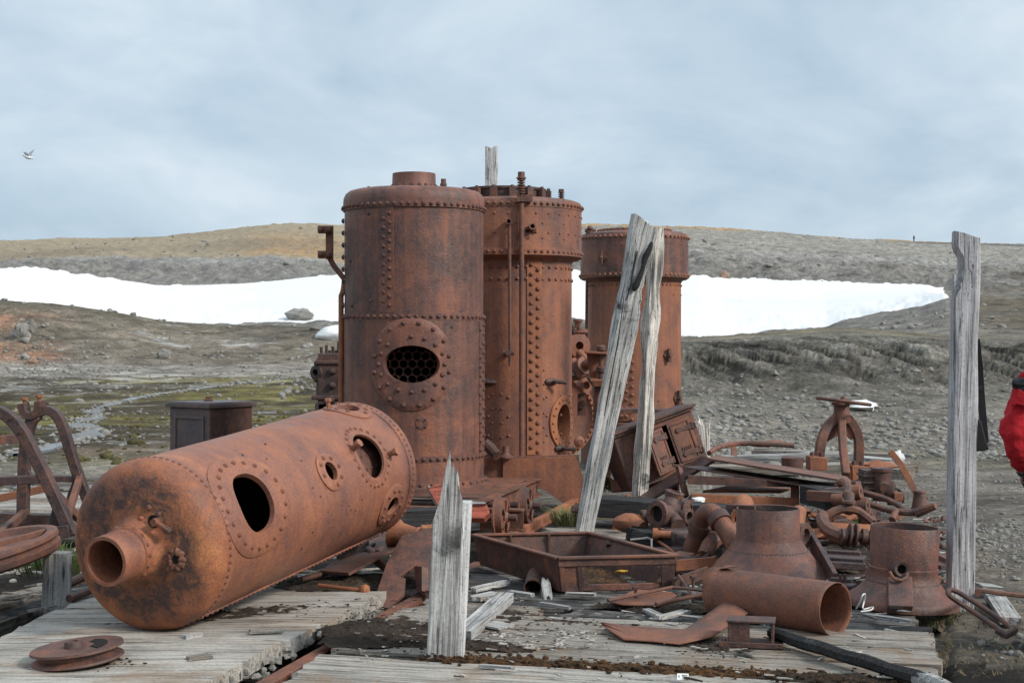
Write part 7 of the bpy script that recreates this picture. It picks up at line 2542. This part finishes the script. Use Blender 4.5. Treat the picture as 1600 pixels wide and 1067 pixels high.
M['grass_green'] = plain('green_grass', (0.07, 0.10, 0.03), 0.9, 0.4)
M['tussock'] = speckle('tussock_brown', [(0.0, (0.03, 0.025, 0.012)), (0.5, (0.10, 0.085, 0.035)), (1.0, (0.20, 0.18, 0.06))], 20.0, 0.95, 1.0, 0.05, 3.0)
M['turf'] = speckle('turf_brown', [(0.0, (0.03, 0.023, 0.013)), (0.45, (0.10, 0.075, 0.045)), (0.8, (0.17, 0.14, 0.095)), (1.0, (0.26, 0.24, 0.20))], 40.0, 0.95, 1.0, 0.02, 5.0)
M['sedge'] = plain('dry_sedge', (0.13, 0.10, 0.05), 0.9, 0.5)
bpy.data.objects['moss_hummocks'].data.materials[0] = M['tussock']
tuft('grass_tuft', 'tuft of pale dry grass beside the carriage wheel', D(6.3, 0.12, -0.08), 260, 0.26, 0.13, 1)
tuft('grass_tuft', 'grass growing along the rail behind the carriage wheel', D(7.0, 0.1, -0.1), 200, 0.22, 0.3, 2)
tuft('grass_tuft', 'dark grass under the leaning orange wheel', W(950, 765, 15.9) * 1.0, 160, 0.2, 0.3, 3, 'grass_green')
tuft('grass_tuft', 'green grass in the hollow under the flywheel', G(30, 920, -0.1) + V((0, 0.8, 0)), 260, 0.22, 0.35, 4, 'grass_green')
tuft('grass_tuft', 'low grass at the foot of the hoop bar', G(1490, 975, -0.12), 200, 0.09, 0.3, 5, 'grass_green')

for mat_, n_, sd_, lab in (('dull', 130, 5, 'dark rusty plate fragments and bar ends heaped among the valves and cones'), ('orange', 70, 6, 'orange rusty flakes and bar ends heaped among the valves and cones'), ('dark', 60, 7, 'blackened iron fragments heaped among the valves and cones')):
    r = random.Random(sd_)
    mb = MB()
    for k in range(n_):
        d_ = r.uniform(10.0, 14.5)
        px = r.uniform(955, 1420) if k % 3 else r.uniform(1060, 1330)
        c_ = V(((px - CX) / F * d_, d_, r.uniform(0.0, 0.07) + (0.0 if px < 1100 else -0.06)))
        m = Matrix.Translation(c_) @ Matrix.Rotation(r.uniform(0, 6.3), 4, 'Z') @ Matrix.Rotation(r.gauss(0, 0.25), 4, 'X') @ Matrix.Rotation(r.gauss(0, 0.2), 4, 'Y')
        if r.random() < 0.55:
            a, b_ = r.uniform(0.05, 0.20), r.uniform(0.04, 0.12)
            mb.slab([m @ V((-a, -b_ * r.uniform(.4, 1), 0)), m @ V((a * r.uniform(.5, 1), -b_, 0.01)), m @ V((a, b_ * r.uniform(.3, 1), 0)), m @ V((-a * r.uniform(.2, .8), b_, -0.01))], r.uniform(0.005, 0.014))
        elif r.random() < 0.6:
            L_ = r.uniform(0.12, 0.5)
            mb.beam(m @ V((-L_ / 2, 0, 0)), m @ V((L_ / 2, 0, 0)), r.uniform(0.02, 0.06), r.uniform(0.012, 0.04))
        else:
            L_ = r.uniform(0.08, 0.35)
            mb.cyl(m @ V((-L_ / 2, 0, 0)), m @ V((L_ / 2, 0, 0)), r.uniform(0.012, 0.035), seg=10)
    solo('scrap_fragments', lab, None, mb, mat_, (0, 0, 0), kind='stuff', fix=False)
soil('turf', 'brown mossy turf on the ground beside the platform corner', G(1545, 1020, -0.09) , 0.42, 0.75, 0.02, 'turf', 81)['category'] = 'turf'
soil('turf', 'olive turf strip at the foot of the right post', G(1500, 968, -0.10), 0.35, 0.3, 0.02, 'turf', 82)['category'] = 'turf'
r = random.Random(17)
mb = MB()
for k in range(420):
    c_ = G(r.uniform(1475, 1640), r.uniform(962, 1075), -0.09)
    c_.z = hz(c_.x, c_.y) + 0.02
    l = r.uniform(0.015, 0.05)
    a = r.uniform(0, 6.28)
    e = c_ + V((math.cos(a) * l, math.sin(a) * l, l * r.uniform(0.4, 1)))
    s_ = V((-math.sin(a), math.cos(a), 0)) * 0.003
    i_ = len(mb.v)
    mb.v += [c_ - s_, c_ + s_, e]
    mb.f.append((i_, i_ + 1, i_ + 2))
solo('short_grass', 'short brownish grass on the ground right of the platform', None, mb, 'sedge', (0, 0, 0), kind='stuff', fix=False)

# stones beside the leaning post
for k, (px, py, lab) in enumerate(((905, 797, 'small rusty lump left of the leaning post foot'), (932, 793, 'small rusty lump right of the leaning post foot'))):
    solo('rust_lump', lab, 'scrap', MB().blob(W(px, py, 12.9), (0.07, 0.06, 0.07), 30 + k, 0.25), 'dull', W(px, py + 8, 12.9))


# ---------------------------------------------------------------- bag on the right post
t = thing('shoulder_bag', 'black bag hanging by a webbing strap behind the right post', 'bag', W(1530, 703, 9.5))
mb = MB().sweep([W(1525, 530, 9.45), W(1530, 575, 9.5), W(1533, 620, 9.5), W(1539, 692, 9.5)], 0.012, 0.046, (0.1, 1, 0)).sweep([W(1522, 536, 9.45), W(1524, 600, 9.52), W(1525, 660, 9.52)], 0.008, 0.02, (0.1, 1, 0))
st_ = part(t, 'strap', mb, 'black')
part(st_, 'buckle', MB().box((0, 0, 0), (0.045, 0.02, 0.03), Matrix.Translation(W(1529.5, 607, 9.48))), 'black', 0.003)
mb = MB().slab([W(1519, 660, 9.5), W(1530, 655, 9.5), W(1538, 688, 9.5), W(1543, 702, 9.5), W(1521, 705, 9.5)], 0.09)
part(t, 'pouch', mb, 'black', 0.01)


# ---------------------------------------------------------------- people
def skin_body(name, pts, edges, mat, par, root=0):
    me = bpy.data.meshes.new(name)
    me.from_pydata([tuple(V(p[0]) - ROOT[par]) for p in pts], edges, [])
    o = link(name, me, M[mat], par)
    ROOT[o] = ROOT[par]
    md_ = o.modifiers.new('skin', 'SKIN')
    md_.use_smooth_shade = True
    sl_ = me.skin_vertices[0].data
    for i, p in enumerate(pts):
        rr = p[1] if isinstance(p[1], tuple) else (p[1], p[1])
        sl_[i].radius = rr
        sl_[i].use_root = (i == root)
    ss = o.modifiers.new('smooth', 'SUBSURF')
    ss.levels = ss.render_levels = 2
    return o


def person(base, h, face, label, jacket, trousers, yoke=None, armpose=None):
    """standing figure facing the angle `face`; armpose gives (elbow, wrist) offsets in body axes (forward, left, up)"""
    s = h / 1.75
    fw = V((math.cos(face), math.sin(face), 0))
    lf = V((-fw.y, fw.x, 0))
    B_ = lambda f, l, u: base + (fw * f + lf * l + V((0, 0, u))) * s
    t = thing('person', label, 'person', base)
    ap_ = armpose or {}
    pts = [(B_(0, 0, 0.95), 0.13 * s), (B_(0, 0, 1.15), 0.125 * s), (B_(0, 0, 1.36), 0.14 * s), (B_(0.0, 0, 1.48), 0.065 * s), (B_(0.02, 0, 1.56), 0.075 * s), (B_(0.03, 0, 1.66), 0.09 * s), (B_(0.02, 0, 1.73), 0.06 * s)]
    ed = [(0, 1), (1, 2), (2, 3), (3, 4), (4, 5), (5, 6)]
    jk = [(B_(0, 0, 0.82), (0.19 * s, 0.17 * s)), (B_(0, 0, 1.0), 0.18 * s), (B_(0, 0, 1.2), 0.18 * s), (B_(0, 0, 1.36), 0.165 * s), (B_(0.0, 0, 1.47), 0.09 * s)]
    je = [(0, 1), (1, 2), (2, 3), (3, 4)]
    tr = [(B_(0, 0, 0.93), 0.15 * s)]
    te = []
    hands = []
    for sgn in (1, -1):
        el, wr = ap_.get(sgn, ((-0.05, 0.27, 1.12), (0.05, 0.28, 0.88)))
        sh_ = (0.0, 0.19, 1.40)
        S, E_, W_ = (B_(q[0], q[1] * sgn, q[2]) for q in (sh_, el, wr))
        k = len(pts)
        pts += [(S, 0.055 * s), (E_, 0.042 * s), (W_, 0.03 * s)]
        ed += [(2, k), (k, k + 1), (k + 1, k + 2)]
        k = len(jk)
        jk += [(S, 0.088 * s), (S.lerp(E_, 0.55), 0.085 * s), (E_, 0.082 * s), (E_.lerp(W_, 0.55), 0.07 * s), (E_.lerp(W_, 0.95), 0.055 * s)]
        je += [(3, k), (k, k + 1), (k + 1, k + 2), (k + 2, k + 3), (k + 3, k + 4)]
        hands.append((W_, (W_ - E_).normalized()))
        k = len(pts)
        pts += [(B_(0, 0.10 * sgn, 0.90), 0.085 * s), (B_(0.02, 0.11 * sgn, 0.50), 0.06 * s), (B_(0, 0.11 * sgn, 0.09), 0.04 * s), (B_(0.14, 0.12 * sgn, 0.03), 0.035 * s)]
        ed += [(0, k), (k, k + 1), (k + 1, k + 2), (k + 2, k + 3)]
        k = len(tr)
        tr += [(B_(0, 0.10 * sgn, 0.84), 0.105 * s), (B_(0.02, 0.11 * sgn, 0.50), 0.085 * s), (B_(0, 0.11 * sgn, 0.12), 0.075 * s)]
        te += [(0, k), (k, k + 1), (k + 1, k + 2)]
        mb = MB().tube([B_(-0.07, 0.115 * sgn, 0.05), B_(0.0, 0.115 * sgn, 0.055), B_(0.12, 0.12 * sgn, 0.045), B_(0.19, 0.12 * sgn, 0.035)], [0.045 * s, 0.055 * s, 0.05 * s, 0.03 * s], 12, 1)
        mb.cyl(B_(-0.015, 0.115 * sgn, 0.05), B_(-0.01, 0.115 * sgn, 0.2), 0.055 * s, 0.062 * s, 14)
        part(t, 'boot', mb, 'navy')
    skin_body('body', pts, ed, 'skin', t)
    jo = skin_body('jacket', jk, je, jacket, t)
    if h > 1.7 and base.y < 50:                    # cloth folds
        tx_ = bpy.data.textures.new('folds', 'CLOUDS')
        tx_.noise_scale, tx_.noise_depth = 0.085, 3
        jo.modifiers['smooth'].levels = jo.modifiers['smooth'].render_levels = 4
        dm_ = jo.modifiers.new('folds', 'DISPLACE')
        dm_.texture, dm_.strength, dm_.mid_level = tx_, 0.055, 0.5
    skin_body('trousers', tr, te, trousers, t)
    for W_, dr_ in hands:
        pal = W_ + dr_ * 0.085 * s
        sd_ = dr_.cross(V((0, 0, 1))).normalized() if abs(dr_.z) < 0.95 else fw
        mb = MB().tube([W_ - dr_ * 0.02, W_ + dr_ * 0.03 * s, pal], [0.03 * s, 0.042 * s, 0.038 * s], 10, 1)
        for k, (off, L_) in enumerate(((-0.03, 0.07), (-0.01, 0.08), (0.01, 0.075), (0.03, 0.06))):
            p = pal + sd_ * off * s - dr_ * 0.01
            mb.tube([p, p + dr_ * L_ * 0.5 * s, p + (dr_ * 0.85 + fw * 0.3).normalized() * L_ * s], [0.011 * s, 0.010 * s, 0.008 * s], 8)
        p = W_ + dr_ * 0.03 * s + sd_ * -0.03 * s
        mb.tube([p, p - sd_ * 0.03 * s + dr_ * 0.03 * s, p - sd_ * 0.035 * s + dr_ * 0.06 * s], [0.013 * s, 0.011 * s, 0.009 * s], 8)
        part(t, 'hand', mb, 'skin')
    hd_ = B_(0.03, 0, 1.655)
    mb = MB().blob(hd_ + V((0, 0, 0.035 * s)) - fw * 0.015 * s, (0.108 * s, 0.104 * s, 0.10 * s), 3, 0.03, (18, 12))
    part(t, 'hat', mb, 'navy')
    mb = MB().blob(hd_ + fw * 0.10 * s + V((0, 0, -0.015 * s)), (0.016 * s,) * 3, 1, 0.0, (8, 6))
    part(t, 'nose', mb, 'skin')
    for sg in (1, -1):
        part(t, 'eye', MB().blob(hd_ + fw * 0.088 * s + lf * 0.032 * s * sg + V((0, 0, 0.012 * s)), (0.009 * s,) * 3, 1, 0.0, (8, 6)), 'black')
    part(t, 'mouth', MB().blob(hd_ + fw * 0.083 * s + V((0, 0, -0.06 * s)), (0.006 * s, 0.022 * s, 0.005 * s), 1, 0.0, (8, 6)), 'redpaint')
    return t, B_


bx_, by_ = 2.95, 7.85
bz_ = hz(bx_, by_)
pe, PB = person(V((bx_, by_, bz_)), 1.78, rad(90), 'person in a red parka with black shoulders, only a bent arm showing', 'red', 'navy',
            armpose={1: ((-0.07, 0.295, 1.13), (0.06, 0.17, 0.95)), -1: ((-0.05, 0.27, 1.12), (0.1, 0.25, 0.9))})
mb = MB().blob(PB(-0.02, 0.0, 1.42), (0.24, 0.16, 0.09), 8, 0.1, (28, 18)).blob(PB(-0.03, 0.21, 1.385), (0.075, 0.10, 0.075), 6, 0.22, (24, 16))
part(pe, 'shoulder_yoke', mb, 'black')
mb = MB().slab([PB(-0.10, 0.275, 1.39), PB(-0.09, 0.315, 1.30), PB(-0.11, 0.285, 1.31), PB(-0.13, 0.22, 1.29), PB(-0.14, 0.21, 1.34)], 0.03)
part(pe, 'sleeve_flap', mb, 'red', 0.004)
M['plum'] = plain('plum_jacket', (0.06, 0.012, 0.04), 0.8)
dd0 = 418.0
xx0 = (1428 - CX) / F * dd0
person(V((xx0, dd0, hz(xx0, dd0) - 0.05)), 1.85, rad(200), 'tiny distant person in a dark red jacket standing on the skyline at the right', 'plum', 'navy')

# ---------------------------------------------------------------- seabird
bd = 48.0
bc = W(44, 243, bd)
k = bd / F
t = thing('seabird', 'white and grey seabird flying with raised wings in the sky at the left', 'bird', bc)
Bp = lambda x, y, dy=0.0: bc + V(((x - 44) * k, dy, -(y - 243) * k))
mb = MB().tube([Bp(36.2, 243.5), Bp(37.5, 243), Bp(39, 243.6), Bp(42, 245.6), Bp(46, 247), Bp(49, 247.3), Bp(53, 247.8)], [0.006, 0.034, 0.045, 0.06, 0.05, 0.03, 0.012], 12, 1)
part(t, 'body', mb, 'feather')


def wing(dy, tip, mid, mat, lab):
    L0, L1 = Bp(40.5, 243, dy * 0.3), Bp(46.5, 245.5, dy * 0.3)
    m0, m1 = Bp(*mid[0], dy * 0.75), Bp(*mid[1], dy * 0.75)
    tp = Bp(*tip, dy)
    mb = MB()
    for e in (0.006, -0.006):
        kk = len(mb.v)
        mb.v += [p + V((0, e, 0)) for p in (L0, L1, m1, m0, tp)]
        mb.f += [(kk, kk + 1, kk + 2, kk + 3), (kk + 3, kk + 2, kk + 4)]
    for a, b_ in ((0, 1), (1, 2), (2, 4), (4, 3), (3, 0)):
        mb.f.append((a, b_, b_ + 5, a + 5))
    part(t, 'wing', mb, mat, label=lab)


wing(0.28, (49.4, 231.6), ((42.0, 238.0), (46.4, 239.6)), 'feather_grey', 'far raised grey wing')
wing(-0.30, (47.5, 245.2), ((40.3, 238.8), (46.0, 240.0)), 'feather_grey', 'near grey wing')
part(t, 'beak', MB().tube([Bp(36.6, 243.6), Bp(34.6, 244.3)], [0.012, 0.003], 6), 'dark')
